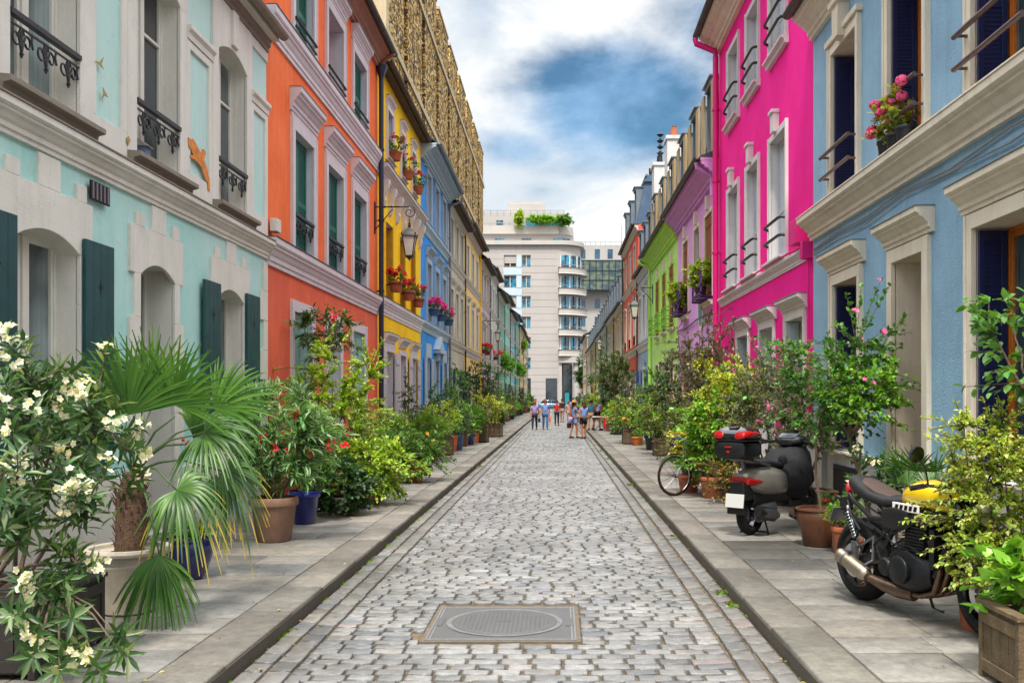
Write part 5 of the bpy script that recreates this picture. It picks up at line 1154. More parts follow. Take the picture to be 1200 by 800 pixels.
def shrub(loc, label, P=None, c=(0, 0, .8), r=(.4, .4, .4), tw=80, lv=14, L=.07, W=.03, tpl='ovate', pal='mid', stems=5, trunk=None, fl=None, droop=.1, up=.3, name='potted_shrub', cat='potted plant', group=None, hold=None, seed=None, twl=.25, bark='bark', lump=.3, shell=.5, leaf_from=.15, sr=.012, clip=None, rz=0, lean=(0, 0)):
    """loc on the ground; P=(kind, material, r_top, r_bottom, height); crown centre c and radii r relative to loc"""
    rs = np.random.default_rng(seed if seed is not None else int(abs(loc[0] * 131 + loc[1] * 977)) % 100000)
    t = thing(name, loc, label, cat, group, rz=rz); zb = 0
    if P:
        pot(t, *P[:5], loc); zb = P[4] * .9
    c = np.array(c, float); r = np.array(r, float)
    b = MB(); nodes = []; nrad = []
    base = np.array([0, 0, zb * .95])
    if trunk:
        th, tr = trunk; top = np.array([c[0] * .6 + lean[0], c[1] * .6 + lean[1], th]); pts = [base + (top - base) * q + np.array([math.sin(q * 5 + c[0] * 9) * .02 * (th), math.cos(q * 4) * .015 * th, 0]) * (q * (1 - q) * 4) for q in np.linspace(0, 1, 7)]
        b.tube(pts, [tr * (1.15 - .4 * q) for q in np.linspace(0, 1, 7)], 8); start = pts[-1]
    else: start = base; tr = sr * 1.2
    for k in range(stems):
        a = 2 * math.pi * (k + rs.random() * .6) / stems; q = rs.uniform(.35, .8)
        end = c + np.array([math.cos(a) * r[0] * q, math.sin(a) * r[1] * q, r[2] * rs.uniform(.1, .75)])
        s0 = start + (np.array([math.cos(a), math.sin(a), 0]) * (0 if trunk else .04))
        pts = []
        for i in range(8):
            u = i / 7; p = s0 + (end - s0) * u; p = p + np.array([math.cos(a), math.sin(a), 0]) * math.sin(u * 3.14) * r[0] * .12 + rs.normal(0, .012, 3) * (i > 0)
            pts.append(p); nodes.append(p); nrad.append(u)
        b.tube(pts, [max(.003, (tr * .8 if trunk else sr) * (1 - .75 * i / 7)) for i in range(8)], 6)
    nodes = np.array(nodes)
    # twig ends in a lumpy ellipsoid
    d = unit(rs.normal(0, 1, (tw, 3))); q = shell + (1 - shell) * rs.random((tw, 1)) ** .6
    ph = rs.uniform(0, 6.28, 6)
    lm = 1 + lump * (np.sin(d[:, :1] * 4.1 + ph[0]) * np.sin(d[:, 1:2] * 3.7 + ph[1]) + .7 * np.sin(d[:, 2:] * 6.3 + ph[2] + d[:, :1] * 3)) + rs.normal(0, .1, (tw, 1))
    E = c + d * q * r * lm
    if clip: E[:, 2] = np.maximum(E[:, 2], clip + rs.random(tw) * .08)
    dist = np.linalg.norm(nodes[None] - E[:, None], axis=2) + .35 * np.maximum(0, nodes[None, :, 2] - E[:, None, 2])
    ni = dist.argmin(1); S = nodes[ni]
    lf = Leaves(); n = tw * lv
    for i in range(tw):
        s0, e = S[i], E[i]; m_ = (s0 + e) / 2 + np.array([0, 0, up * .15 * np.linalg.norm(e - s0)])
        b.tube([s0, m_, e], [.0045, .0035, .002] if loc[1] < 14 else [.008, .006, .004], 3 if loc[1] > 9 else 4, cap=False)
    # leaves along the outer part of every twig
    u = leaf_from + (1 - leaf_from) * np.sort(rs.random((tw, lv)), 1); u[:, -2:] = .99
    dirs = E - S; ln = np.linalg.norm(dirs, axis=1, keepdims=True); dn = dirs / np.maximum(ln, 1e-6)
    # keep the leaves within twl of the tip
    uu = 1 - (1 - u) * np.minimum(1, twl / np.maximum(ln, 1e-3)) / (1 - leaf_from + 1e-6) * 1.0
    uu = uu[..., None]
    mid = (S + E)[:, None] / 2 + np.array([0, 0, 1]) * (up * .15 * ln)[:, None]
    Pp = (1 - uu) ** 2 * S[:, None] + 2 * uu * (1 - uu) * (2 * mid - (S + E)[:, None] / 2) + uu ** 2 * E[:, None]
    rad = unit(rs.normal(0, 1, (tw, lv, 3))); out = unit((E - c) / r)[:, None]
    D = unit(dn[:, None] * .55 + rad * .75 + out * .35 + np.array([0, 0, up * .6 - droop]))
    U = unit(np.array([0, 0, 1.0]) + rs.normal(0, .35, (tw, lv, 3)))
    P_ = Pp.reshape(-1, 3) + rs.normal(0, L * .15, (n, 3)); sz = rs.uniform(.65, 1.2, n)
    pl = np.array(G[pal] if isinstance(pal, str) else pal) * 1.02
    cc_ = np.array(pl)[rs.integers(0, len(pl), n)] * rs.normal(1, .16, (n, 1))
    tone = np.repeat(rs.normal(1, .14, (tw, 1)), lv, 0)          # sprays differ from each other
    cc_ = (cc_ * tone).clip(.004, .9)
    lf.put(P_, D.reshape(-1, 3), U.reshape(-1, 3), L * sz, W * sz, tpl, cc_)
    lf.build('foliage', 'leaf', t, (0, 0, 0))
    b.build('stem', bark, t)
    if hold:     # iron ring that carries the pot on the wall
        hh = MB(); zr = P[4] * .7; hh.tube([(P[2] * .97 * math.cos(a / 2.5), P[2] * .97 * math.sin(a / 2.5), zr) for a in range(17)], .01, 5)
        for q in (-.08, .08): hh.tube([(0, q, zr), (hold, q, zr)], .01, 5)
        hh.build('holder', 'iron', t)
    if fl:
        ff = Leaves(); k = fl['n']; idx = rs.choice(tw, min(k, tw), replace=False) if not fl.get('top') else np.argsort(-E[:, 2])[:k]
        for i in idx:
            o_ = unit((E[i] - c) / r + np.array([0, -.5, .3])); m_ = fl.get('per', 5)
            cen = E[i] + o_ * L * .4 + rs.normal(0, fl.get('spread', .03), (m_, 3))
            for cpt in cen:
                ax = unit(o_ + rs.normal(0, .5, 3) + np.array([0, -.3, .2])); a1 = unit(np.cross(ax, [.3, .2, 1])); a2 = np.cross(ax, a1); npet = 5; s_ = fl['s'] * rs.uniform(.8, 1.15)
                an = np.arange(npet) * 2 * np.pi / npet + rs.random() * 6; Dd = a1 * np.cos(an)[:, None] + a2 * np.sin(an)[:, None] + ax * .25
                ff.put(np.repeat(cpt[None], npet, 0), Dd, np.repeat(ax[None], npet, 0), s_, s_ * .8, 'petal', colors(FL[fl['c']], npet, .06))
                if fl.get('eye'): ff.put(np.repeat(cpt[None] + ax * .004, 4, 0), (a1 * np.cos(an[:4])[:, None] + a2 * np.sin(an[:4])[:, None]), np.repeat(ax[None], 4, 0), s_ * .3, s_ * .3, 'petal', colors(FL['yellow'], 4, .1))
        ff.build('blossom', 'petal', t, (0, 0, 0))
    return t

def fan_leaf(lf, hub, d, up_, R_, nseg=30, spread=118, droop=.35, col=None, w=.03, fold=.25, tipc=None, split=.45):
    """a palm fan: segments radiate from the hub and hang at the tips"""
    d = unit(np.array(d, float)); up_ = np.array(up_, float); up_ = unit(up_ - (up_ @ d) * d); sd = np.cross(up_, d)
    V = []; Fq = []; T = []; per = []; k = 0
    for i in range(nseg):
        a = math.radians(-spread + 2 * spread * i / (nseg - 1) + random.gauss(0, 1.2)); dr = d * math.cos(a) + sd * math.sin(a) + up_ * (.10 + (.06 if i % 2 else -.06))
        dr = unit(dr); Ls = R_ * (1 - .28 * abs(a) / 2.1) * random.uniform(.93, 1.05); sidev = unit(np.cross(up_, dr)); c0 = np.array(col[random.randrange(len(col))]) * random.uniform(.8, 1.2)
        prev = None; n = 7; dd = droop * random.uniform(.6, 1.5) * (1.5 if random.random() < .12 else 1)
        for j in range(n + 1):
            u = j / n; p = hub + dr * Ls * u + np.array([0, 0, -1]) * Ls * dd * max(0, u - .25) ** 2 * 1.5
            wd = w * (min(1, u / split * 1.0) if u < split else max(.05, 1 - (u - split) / (1 - split)) ** .8) * .5 + .0015
            V += [p - sidev * wd + up_ * fold * wd, p - up_ * 0, p + sidev * wd + up_ * fold * wd]
            cc = c0 * (1 if u < .82 or tipc is None else 1); cc = np.array(tipc) if (tipc is not None and u > .97 - random.random() * .22 and dd > droop * .8) else cc
            T += [cc] * 3
            if j:
                q = k + 3 * j; Fq += [q - 3, q - 2, q + 1, q, q - 2, q - 1, q + 2, q + 1]; per += [4, 4]
        k += 3 * (n + 1)
    lf.V.append(np.array(V)); lf.F.append(np.array(Fq) + lf.k); lf.P += per; lf.T.append(np.array(T).clip(.004, .9)); lf.k += len(V)

# ---- the near left: palm in the pale pot
random.seed(21)
loc = gp(150, 716)
t = thing('potted_palm', loc, 'fan palm with drooping fronds in a big pale stone pot', 'potted palm')
pot(t, 'classic', 'stone_pot', .315, .19, .50, loc)
b = MB(); pts = [(0, 0, .42), (.02, .02, .6), (.0, .05, .85), (.03, .05, 1.05)]; b.tube(pts, [.10, .115, .11, .08], 12)
for i in range(150):
    a = random.random() * 6.28; z = .45 + random.random() * .6; r_ = .10; p = Vector((math.cos(a) * r_ + .01, math.sin(a) * r_ + .03, z)); b.tube([p, p + Vector((math.cos(a) * .03, math.sin(a) * .03, .06)), p + Vector((math.cos(a) * .05, math.sin(a) * .05, .10 * random.random()))], [.006, .004, .001], 3)
b.build('trunk', 'fibre', t)
PG = [(.045, .13, .02), (.065, .17, .025), (.035, .10, .018), (.10, .22, .035)]
cr_ = Vector((.03, .05, 1.05)); lx = Vector(loc)
def px(x, y, Y): return at(x, y, Y) - lx
# (hub position, fan radius, droop, spread, normal, tip colour)
FR = [(px(150, 500, 7.2), .64, .14, 82, (.1, -1, .25), None, (-.15, -.1, 1)), (px(205, 488, 7.5), .60, .16, 88, (-.1, -1, .25), None, (.35, -.1, .9)), (px(108, 512, 7.4), .58, .2, 85, (.2, -1, .3), None, (-.55, -.05, .75)),
      (px(252, 492, 8.2), .62, .2, 80, (-.1, -1, .5), None, (.95, -.1, .42)), (px(178, 478, 8.1), .62, .12, 80, (0, -1, .2), None, (.05, .1, 1)), (px(120, 548, 7.9), .5, .35, 85, (.1, -1, .5), None, (-.7, -.1, .25)),
      (px(240, 507, 7.6), .47, .55, 112, (.1, -.8, .7), None, (.75, -.2, -.1)), (px(207, 574, 7.2), .46, .85, 112, (.1, -.8, .6), (.45, .36, .05), (.75, -.25, -.3)), (px(187, 650, 6.85), .42, .5, 62, (.0, -1, .1), None, (.12, -.3, -1)),
      (px(262, 552, 7.9), .42, .8, 100, (.1, -.8, .6), (.55, .42, .06), (.7, -.1, -.5)), (px(225, 520, 8.4), .5, .3, 90, (0, -1, .4), None, (.6, .1, .3))]
for i, (hb, R_, dr, spd, nv, tip, d) in enumerate(FR):
    b = MB(); mid = (cr_ + hb) / 2 + Vector((0, 0, .10)); b.tube([cr_, cr_ * .75 + hb * .25 + Vector((0, 0, .08)), mid, hb * .55 + mid * .45, hb], [.013, .010, .008, .007, .006], 5)
    hb = hb + Vector((0, 0, .09 if d[2] > 0 else 0)); lf = Leaves(); fan_leaf(lf, np.array(hb), d, nv, R_ * (1.08 if d[2] > 0 else 1), 42, spd, dr, PG, .030, .3, tip, .36)
    nst = len(b.v); lf.V.append(np.array(b.v)); off = lf.k; fs = []; pr = []
    for f_ in b.f: fs += [off + q for q in f_]; pr.append(len(f_))
    lf.F.append(np.array(fs)); lf.P += pr; lf.T.append(np.repeat([[.07, .13, .03]], nst, 0)); lf.k += nst
    lf.build('frond', 'leaf', t, (0, 0, 0), smooth=True)

# ---- white oleander in the dark box
loc = Vector((-3.55, 5.95, PAV))
t = thing('potted_oleander', loc, 'white flowering oleander spilling out of a dark board planter', 'potted shrub')
pot(t, 'box', 'planter_dark', .52, .42, .47, loc)
rs = np.random.default_rng(5); lf = Leaves(); ff = Leaves(); b = MB()
def whorl_tip(tip, axis, n=16, L_=.13, W_=.024, fl=0, span=.14):
    axis = unit(np.array(axis, float)); a1 = unit(np.cross(axis, [.2, .9, .3])); a2 = np.cross(axis, a1)
    k = np.arange(n); an = k * 2.4; s_ = (k / n) * span; P_ = tip - axis * s_[:, None]
    D = a1 * np.cos(an)[:, None] + a2 * np.sin(an)[:, None] + axis * (.95 - .75 * (k / n))[:, None] + rs.normal(0, .12, (n, 3)); D[:, 2] -= .12 * (k / n)
    lf.put(P_, D, np.repeat((axis + np.array([0, 0, .4]))[None], n, 0), L_ * rs.uniform(.75, 1.15, n), W_ * rs.uniform(.85, 1.2, n), 'lance', colors(G['oleander'], n, .15))
    for _ in range(fl):
        cpt = tip + axis * rs.uniform(.0, .07) + rs.normal(0, .032, 3); ax = unit(axis + rs.normal(0, .5, 3) + np.array([.15, -.5, .1])); b1 = unit(np.cross(ax, [.3, .2, 1])); b2 = np.cross(ax, b1); aa = np.arange(5) * 1.2566 + rs.random() * 6
        ff.put(np.repeat(cpt[None], 5, 0), b1 * np.cos(aa)[:, None] + b2 * np.sin(aa)[:, None] + ax * .3, np.repeat(ax[None], 5, 0), .026, .024, 'petal', colors(FL['white'], 5, .05))
        ff.put(np.repeat(cpt[None] + ax * .006, 3, 0), b1 * np.cos(aa[:3])[:, None] + b2 * np.sin(aa[:3])[:, None] + ax, np.repeat(ax[None], 3, 0), .010, .008, 'petal', colors(FL['yellow'], 3, .1))
tipsF = [(10, 425, 5.6), (27, 400, 6.0), (18, 440, 5.7), (60, 478, 5.9), (122, 412, 6.3), (105, 455, 6.2), (128, 495, 6.1), (98, 466, 6.0), (160, 500, 6.4), (162, 530, 6.2), (126, 545, 6.0), (100, 580, 5.8), (84, 572, 5.7), (85, 600, 5.8), (70, 610, 5.9), (10, 600, 5.4), (20, 560, 5.3), (108, 663, 5.6), (42, 690, 5.3), (25, 683, 5.2), (45, 745, 5.15), (32, 742, 5.1), (95, 765, 5.2), (80, 768, 5.2), (160, 560, 6.4), (5, 470, 5.4), (6, 395, 5.6), (72, 455, 5.9), (12, 505, 5.4), (64, 520, 5.7), (38, 478, 5.6)]
tipsN = [(x, y, Y_) for x, y, Y_ in [(60, 500, 5.9), (40, 520, 5.6), (75, 545, 5.8), (30, 600, 5.5), (60, 640, 5.7), (85, 640, 5.7), (60, 665, 5.5), (145, 745, 5.25), (85, 725, 5.2), (120, 790, 5.1), (68, 790, 5.0), (12, 720, 5.0), (20, 640, 5.3), (0, 540, 5.3), (0, 620, 5.2), (45, 560, 5.6), (110, 520, 6.1), (140, 470, 6.4), (90, 430, 6.3), (50, 440, 6), (30, 465, 5.8), (45, 620, 5.4), (70, 700, 5.4), (38, 770, 5.0), (150, 768, 5.15), (0, 580, 5.0), (20, 530, 5.2), (5, 445, 5.5), (80, 520, 6.2), (58, 580, 5.9), (115, 560, 6.3), (-30, 480, 5.3), (-30, 560, 5.2), (-25, 640, 5.1), (-40, 420, 5.5), (75, 505, 6.1), (25, 580, 5.7), (50, 600, 5.9), (35, 545, 6.0), (95, 545, 6.4), (15, 615, 5.9), (120, 450, 6.4), (70, 430, 6.3), (150, 520, 6.6)]]
lv_ = np.array(loc)
for sx, sy in ((0, 0), (.2, .05), (-.2, .0), (.1, -.15), (-.1, .15), (.3, -.1)):
    pass
hubs = [np.array([.0, .0, .42]), np.array([.2, -.05, .42]), np.array([-.15, .05, .42])]
forks = [np.array(at(60, 560, 5.9)) - lv_, np.array(at(100, 600, 5.9)) - lv_, np.array(at(30, 500, 5.7)) - lv_, np.array(at(110, 500, 6.2)) - lv_, np.array(at(20, 600, 5.4)) - lv_, np.array(at(70, 690, 5.5)) - lv_, np.array(at(90, 660, 5.6)) - lv_, np.array(at(62, 520, 6.1)) - lv_, np.array(at(40, 450, 5.9)) - lv_]
for i, f_ in enumerate(forks):
    s0 = hubs[i % 3]; m_ = (s0 + f_) / 2 + np.array([0, 0, .08]); b.tube([s0, (s0 + m_) / 2 + rs.normal(0, .01, 3), m_, (m_ + f_) / 2, f_], [.016, .014, .012, .010, .009], 6)
for (x, y, Y_), fl in [(q, 1) for q in tipsF] + [(q, 0) for q in tipsN]:
    tip = np.array(at(x, y, Y_)) - lv_; j = int(np.argmin([np.linalg.norm(tip - f_) + (.6 if f_[2] > tip[2] + .3 else 0) for f_ in forks])); f_ = forks[j]
    ax = unit(unit(tip - f_) + np.array([0, -.1, .25])); m_ = (tip + f_) / 2 + np.array([0, 0, .04]); b.tube([f_, m_, tip - ax * .1, tip], [.007, .006, .004, .003], 4)
    whorl_tip(tip, ax, int(rs.integers(14, 22)), .135, .026, int(rs.integers(7, 11)) if fl else 0, .16)
    if rs.random() < .6: w2 = (m_ + f_) / 2 + rs.normal(0, .06, 3); whorl_tip(w2, ax + rs.normal(0, .5, 3), 10, .12, .024, 0, .12)
lf.build('foliage', 'leaf', t, (0, 0, 0)); ff.build('blossom', 'petal', t, (0, 0, 0)); b.build('stem', 'bark', t)

# ---- the rest of the left row
N = 'round'; C_ = 'bowl'
shrub(gp(222, 677), 'low green plant in a glossy dark blue pot behind the pale stone pot', ('bowl', 'blue_pot', .22, .13, .37), (0, 0, .42), (.22, .2, .12), 40, 12, .05, .025, pal='mid', stems=4)
shrub(gp(321, 633), 'red flowering oleander in a dull brown clay pot', ('round', 'terracotta_dull', .275, .19, .50), (.02, .1, 1.16), (.74, .55, .66), 270, 20, .135, .024, 'lance', [(.10, .25, .07), (.15, .32, .11), (.08, .19, .06), (.30, .40, .25), (.20, .34, .15)], 9, None, dict(n=17, per=5, s=.026, c='red', spread=.03), .15, .5, 'potted_oleander', 'potted shrub', twl=.3, sr=.014)
shrub(gp(357, 613), 'leafy dark bush in a cobalt blue glazed pot beside the clay pot', ('round', 'blue_pot', .21, .14, .43), (0, .1, .75), (.36, .3, .36), 90, 16, .07, .032, pal='mid', stems=5)
shrub(gp(398, 603), 'dense rounded ball of dark ivy trailing to the pavement', None, (.0, 0, .40), (.50, .46, .44), 300, 18, .06, .046, pal='dark', stems=6, shell=.7, lump=.12, name='ivy_bush', cat='ivy', clip=.05, up=0)
shrub((-3.75, 14.2, PAV), 'tall loose yellow green shrub against the orange house', ('round', 'terracotta', .26, .18, .35), (.35, .5, 1.7), (.85, .8, .85), 300, 22, .065, .036, 'ovate', 'lime', 7, None, None, .05, .5, lump=.4, shell=.25, twl=.35)
shrub((-4.15, 15.9, PAV), 'slender climber with feathery dark leaves rising along the orange wall', ('round', 'terracotta', .2, .14, .3), (.2, .4, 2.75), (.68, .8, .55), 70, 20, .10, .034, 'ovate', [(.05, .12, .03), (.08, .15, .04), (.14, .16, .04)], 4, (2.3, .022), dict(n=2, per=7, s=.04, c='red', spread=.06), .3, .2, 'climbing_plant', 'climbing plant', twl=.45, lump=.4, shell=.35)
shrub(gp(433, 590), 'bright yellow green leafy bush hiding its terracotta pot', ('round', 'terracotta', .22, .16, .32), (0, 0, .58), (.66, .72, .54), 380, 18, .07, .042, pal='lime', stems=7, clip=.08, shell=.5)
shrub(gp(408, 590) + Vector((-.35, 1.2, 0)), 'taller mid green shrub between the ivy ball and the yellow green bush', ('box', 'planter_wood', .24, .24, .36), (0, .1, .98), (.72, .8, .74), 340, 17, .065, .034, pal='lime', stems=6)
shrub(gp(463, 566), 'pale pink flowered shrub with a cane in a brick red pot', ('round', 'terracotta', .145, .10, .30), (-.28, 0, .62), (.66, .6, .56), 300, 16, .065, .036, pal='mid', stems=6, fl=dict(n=6, per=2, s=.035, c='pink'))
shrub(gp(486, 565), 'broad green rose bush trailing low over the pavement edge', ('round', 'terracotta', .2, .14, .3), (0, .1, .52), (.60, .75, .52), 340, 16, .065, .038, pal='mid', stems=6, fl=dict(n=8, per=1, s=.04, c='orange'), clip=.06)
shrub(gp(503, 541), 'feathery bright green broom like bush in a terracotta pot', ('round', 'terracotta', .21, .15, .34), (-.25, 0, .72), (.8, .8, .5), 320, 16, .13, .012, 'dia', 'fern', 8, None, None, 0, .9)
shrub(gp(511, 538), 'grey green shrub in a small brown clay pot', ('round', 'terracotta_dull', .19, .14, .36), (0, .2, .85), (.45, .5, .5), 130, 13, .06, .028, pal='olive', stems=5, fl=dict(n=6, per=2, s=.04, c='rose'))
shrub(gp(519, 533), 'yellow green leafy shrub in a tall weathered wood planter', ('box', 'planter_wood', .27, .25, .62), (0, 0, 1.05), (.58, .55, .5), 190, 13, .075, .045, pal='lime', stems=6)
shrub(gp(529, 529), 'small spreading plant in a bright orange clay pot', ('round', 'terracotta_orange', .2, .15, .5), (0, 0, .75), (.4, .4, .35), 90, 12, .07, .035, pal='mid')
shrub(gp(535, 527), 'dark bushy plant in a grey blue pot', ('round', 'blue_grey_pot', .24, .18, .5), (0, .1, .95), (.55, .6, .6), 120, 13, .08, .04, pal='dark')
shrub(gp(541, 523), 'mid green shrub with white flowers in a brown pot', ('round', 'brown_pot', .26, .2, .5), (0, 0, .92), (.5, .55, .5), 120, 12, .08, .045, pal='fresh', fl=dict(n=9, per=3, s=.05, c='white'))
shrub(gp(549, 521), 'low green plant in a royal blue glazed pot', ('round', 'blue_pot', .28, .2, .36), (0, 0, .62), (.5, .45, .4), 110, 12, .08, .04, pal='mid')
shrub(gp(555, 519), 'grassy upright plant in an orange terracotta pot', ('round', 'terracotta_orange', .24, .17, .52), (0, 0, .95), (.42, .45, .42), 140, 10, .2, .014, 'dia', 'fern', 6, None, None, 0, 1)
shrub(gp(562.5, 518), 'reddish leafed shrub in a square brown wood planter', ('box', 'planter_wood', .3, .3, .6), (0, 0, 1.0), (.5, .5, .45), 110, 12, .08, .04, pal='brownish')
shrub(gp(573, 511.5), 'bright yellow green bush in a wide wood planter', ('box', 'planter_wood', .55, .35, .55), (-.1, .1, 1.15), (.8, .8, .65), 190, 12, .11, .05, pal='gold' if False else [(.32, .38, .04), (.25, .33, .04), (.4, .42, .06)], stems=7)
shrub(gp(572, 511) + Vector((-.6, 4, 0)), 'dark round headed olive tree on a short trunk before the lilac house', ('round', 'terracotta_dull', .3, .22, .5), (0, 0, 2.35), (1.1, 1.1, .95), 260, 13, .12, .045, 'dia', 'dark', 6, (1.4, .05), None, 0, .3, 'potted_tree', 'potted tree', shell=.4)
shrub(gp(584, 505.5), 'small dense dark green cone of cypress by the kerb', None, (0, 0, .65), (.42, .42, .68), 160, 12, .09, .03, 'dia', 'dark', 5, None, None, 0, .9, name='conifer_bush', cat='shrub')
shrub(Vector((-3.95, 25.4, PAV)), 'thin young climbing rose against the yellow wall', ('round', 'black_pot', .16, .12, .3), (0, 0, 1.55), (.35, .45, .65), 60, 11, .07, .035, pal='dark', stems=3, twl=.3, shell=.2)
shrub(Vector((-3.9, 33.0, PAV)), 'tall bushy green shrub in front of the strong blue house', ('round', 'brown_pot', .3, .22, .45), (0, 0, 1.35), (.7, .9, .8), 170, 13, .085, .045, pal='mid')
shrub(Vector((-3.8, 36.9, PAV)), 'tall narrow dark shrub at the far edge of the blue house', ('round', 'brown_pot', .3, .22, .45), (0, 0, 1.6), (.55, .7, 1.15), 170, 13, .09, .045, pal='mid')
shrub(Vector((-3.85, 29.6, PAV)), 'dusty green shrub with pink flowers by the yellow house corner', ('round', 'terracotta', .26, .2, .4), (0, 0, 1.0), (.6, .8, .6), 150, 13, .08, .04, pal='olive', fl=dict(n=8, per=2, s=.045, c='rose'))
shrub(Vector((-3.7, 20.8, PAV)), 'low loose green shrub below the third orange house shutter', ('round', 'terracotta', .24, .17, .35), (0, .2, .8), (.55, .8, .5), 170, 14, .065, .035, pal='fresh', fl=dict(n=7, per=2, s=.035, c='red'))
def farplant(side, y, i, house, group='plants lining the far pavement'):
    kinds = [('dark green', 'dark'), ('fresh green', 'fresh'), ('yellow green', 'lime'), ('grey green', 'olive'), ('mid green', 'mid'), ('brown tinged', 'brownish')]
    shapes = [('low wide', .65, .55, .75), ('rounded', .6, .65, .95), ('tall', .5, .85, 1.25), ('upright narrow', .4, 1.0, 1.45)]
    pots = [('a wooden box', 'box', 'planter_wood', .34, .34, .5), ('a terracotta pot', 'round', 'terracotta', .3, .22, .45), ('a blue pot', 'round', 'blue_pot', .3, .22, .45), ('a grey pot', 'round', 'black_pot', .3, .22, .4)]
    kn, kp = kinds[(i * 5 + (side > 0) * 2) % 6]; sn, rx_, rz_, zc = shapes[(i * 3 + (side > 0)) % 4]; pn = pots[(i * 7 + (side > 0)) % 4]
    x = (XL + .72 + random.uniform(-.1, .25)) if side < 0 else (XR - .68 + random.uniform(-.25, .1)); q = 1 if y < 75 else 1.25
    shrub((x, y, PAV), f'{sn} {kn} bush in {pn[0]} before {house}', pn[1:], (0, 0, zc), (rx_, rx_ * 1.15, rz_), 110 if y < 75 else 70, 11, .12 * q, .06 * q, 'dia', kp, 4, group=group, up=.4)
HL = [(45.5, 'pale yellow house'), (54.5, 'lilac house on the left row'), (62.2, 'light grey house'), (70.5, 'sea green house'), (79.5, 'pale mint house'), (89, 'sky blue house far left'), (99, 'turquoise house'), (110, 'sand house far left'), (124, 'last left house'), (142, '')]
random.seed(5); i = 0
for (a, nm), (e, _) in zip(HL[:-1], HL[1:]):
    k = 3 if a < 70 else 2
    for j in range(k): farplant(-1, a + (e - a) * (j + .5) / k + random.uniform(-.5, .5), i, nm, 'plants along the far left pavement'); i += 1
# ---- right row of plants
# near corner planter
loc = Vector((2.93, 5.40, PAV))
t = shrub(loc, 'big heart leaved green plant in a weathered board planter at the pavement corner', ('box', 'planter_old', .43, .235, .45), (-.08, .05, .60), (.48, .30, .22), 90, 10, .085, .075, 'heart', 'fresh', 6, up=.2, sr=.008, twl=.3, seed=3, shell=.3)
shrub(Vector((2.98, 6.75, PAV)), 'small ruddy clay pot with trailing plant squeezed behind the corner planter', ('round', 'terracotta', .17, .12, .42), (-.05, 0, .45), (.2, .2, .14), 30, 10, .05, .03, pal='lime')
VG = dict(tpl='ovate', pal='varieg')
shrub(Vector((3.2, 6.55, PAV)), 'large arching cream and green variegated shrub reaching over the motorcycle', ('box', 'planter_old', .26, .22, .36), (-.10, .0, .98), (.62, .56, .64), 900, 24, .034, .022, 'ovate', 'varieg', 14, None, None, .3, .3, lump=.35, shell=.3, twl=.32, seed=8)
shrub(Vector((2.98, 6.35, PAV)), 'hanging yellow edged sprays of a second variegated bush beside the planter', ('round', 'terracotta', .18, .14, .30), (-.02, .0, .55), (.40, .34, .38), 300, 22, .038, .023, 'ovate', 'varieg', 8, None, None, .5, .1, lump=.5, shell=.3, twl=.3, seed=12)
shrub(Vector((3.45, 6.55, PAV)), 'young tree with broad pale green leaves on bare crooked branches', ('round', 'black_pot', .2, .16, .36), (-.10, .15, 2.02), (.62, .5, .42), 52, 9, .085, .055, 'ovate', [(.10, .26, .05), (.14, .32, .06), (.08, .2, .04)], 5, (1.5, .016), None, .15, .1, 'potted_tree', 'potted tree', twl=.25, lump=.35, seed=15, shell=.45)
# rose tree in the wide brown pot
shrub(gp(962, 639), 'rose tree with round leafy crown and pink blooms in a wide brown glazed pot', ('bowl', 'brown_pot', .27, .19, .42), (.25, .1, 1.85), (.74, .62, .68), 300, 17, .060, .040, 'ovate', [(.06, .19, .03), (.09, .25, .04), (.05, .14, .03), (.13, .30, .05)], 5, (1.2, .016), dict(n=7, per=2, s=.035, c='pink'), .2, .3, 'rose_tree', 'potted tree', lump=.5, shell=.25, twl=.3, seed=31, lean=(-.2, 0))
shrub(Vector((3.38, 10.3, PAV)), 'crooked stemmed shrub leaning behind the motorcycle seat', ('box', 'planter_wood', .2, .2, .32), (-.02, .1, 1.7), (.5, .5, .45), 150, 15, .06, .04, 'ovate', 'fresh', 5, (1.2, .022), None, .2, .3, 'potted_tree', 'potted tree', seed=33, lean=(-.2, 0), shell=.3)
st = tag(MB((3.3, 10.55, PAV)).box(2.98, 3.80, 9.5, 11.3, PAV, PAV + .14).build('stone_step', 'step_stone', None, .01), 'low grey stone step in front of the light blue house door', 'step'); st.location = (3.3, 10.55, PAV)
# shift: the step mesh is local to its own base
shrub(Vector((3.12, 10.9, PAV + .141)), 'small red flowered rose in an orange clay pot on the stone step', ('round', 'terracotta_orange', .085, .065, .15), (0, 0, .27), (.15, .14, .14), 50, 10, .045, .028, pal='mid', fl=dict(n=7, per=3, s=.022, c='red', spread=.015), stems=4)
shrub(Vector((3.0, 10.05, PAV)), 'fresh ferny green plant filling the pot next to the scooter', ('round', 'terracotta', .12, .09, .28), (0, 0, .42), (.2, .18, .14), 60, 12, .05, .014, 'dia', 'fresh')
shrub(Vector((3.38, 9.85, PAV + .141)), 'white flowered rose bush on the step behind the motorcycle', ('round', 'black_pot', .15, .12, .25), (.02, .1, .62), (.34, .32, .36), 110, 13, .05, .03, pal='dark', fl=dict(n=13, per=5, s=.028, c='cream', spread=.02), seed=44)
t = shrub(Vector((2.98, 9.6, PAV)), 'pale pink lily with pointed petals beside the white roses', ('round', 'terracotta', .1, .08, .24), (0, 0, .6), (.1, .1, .25), 14, 9, .12, .02, 'lance', 'mid', stems=2)
ff = Leaves(); 
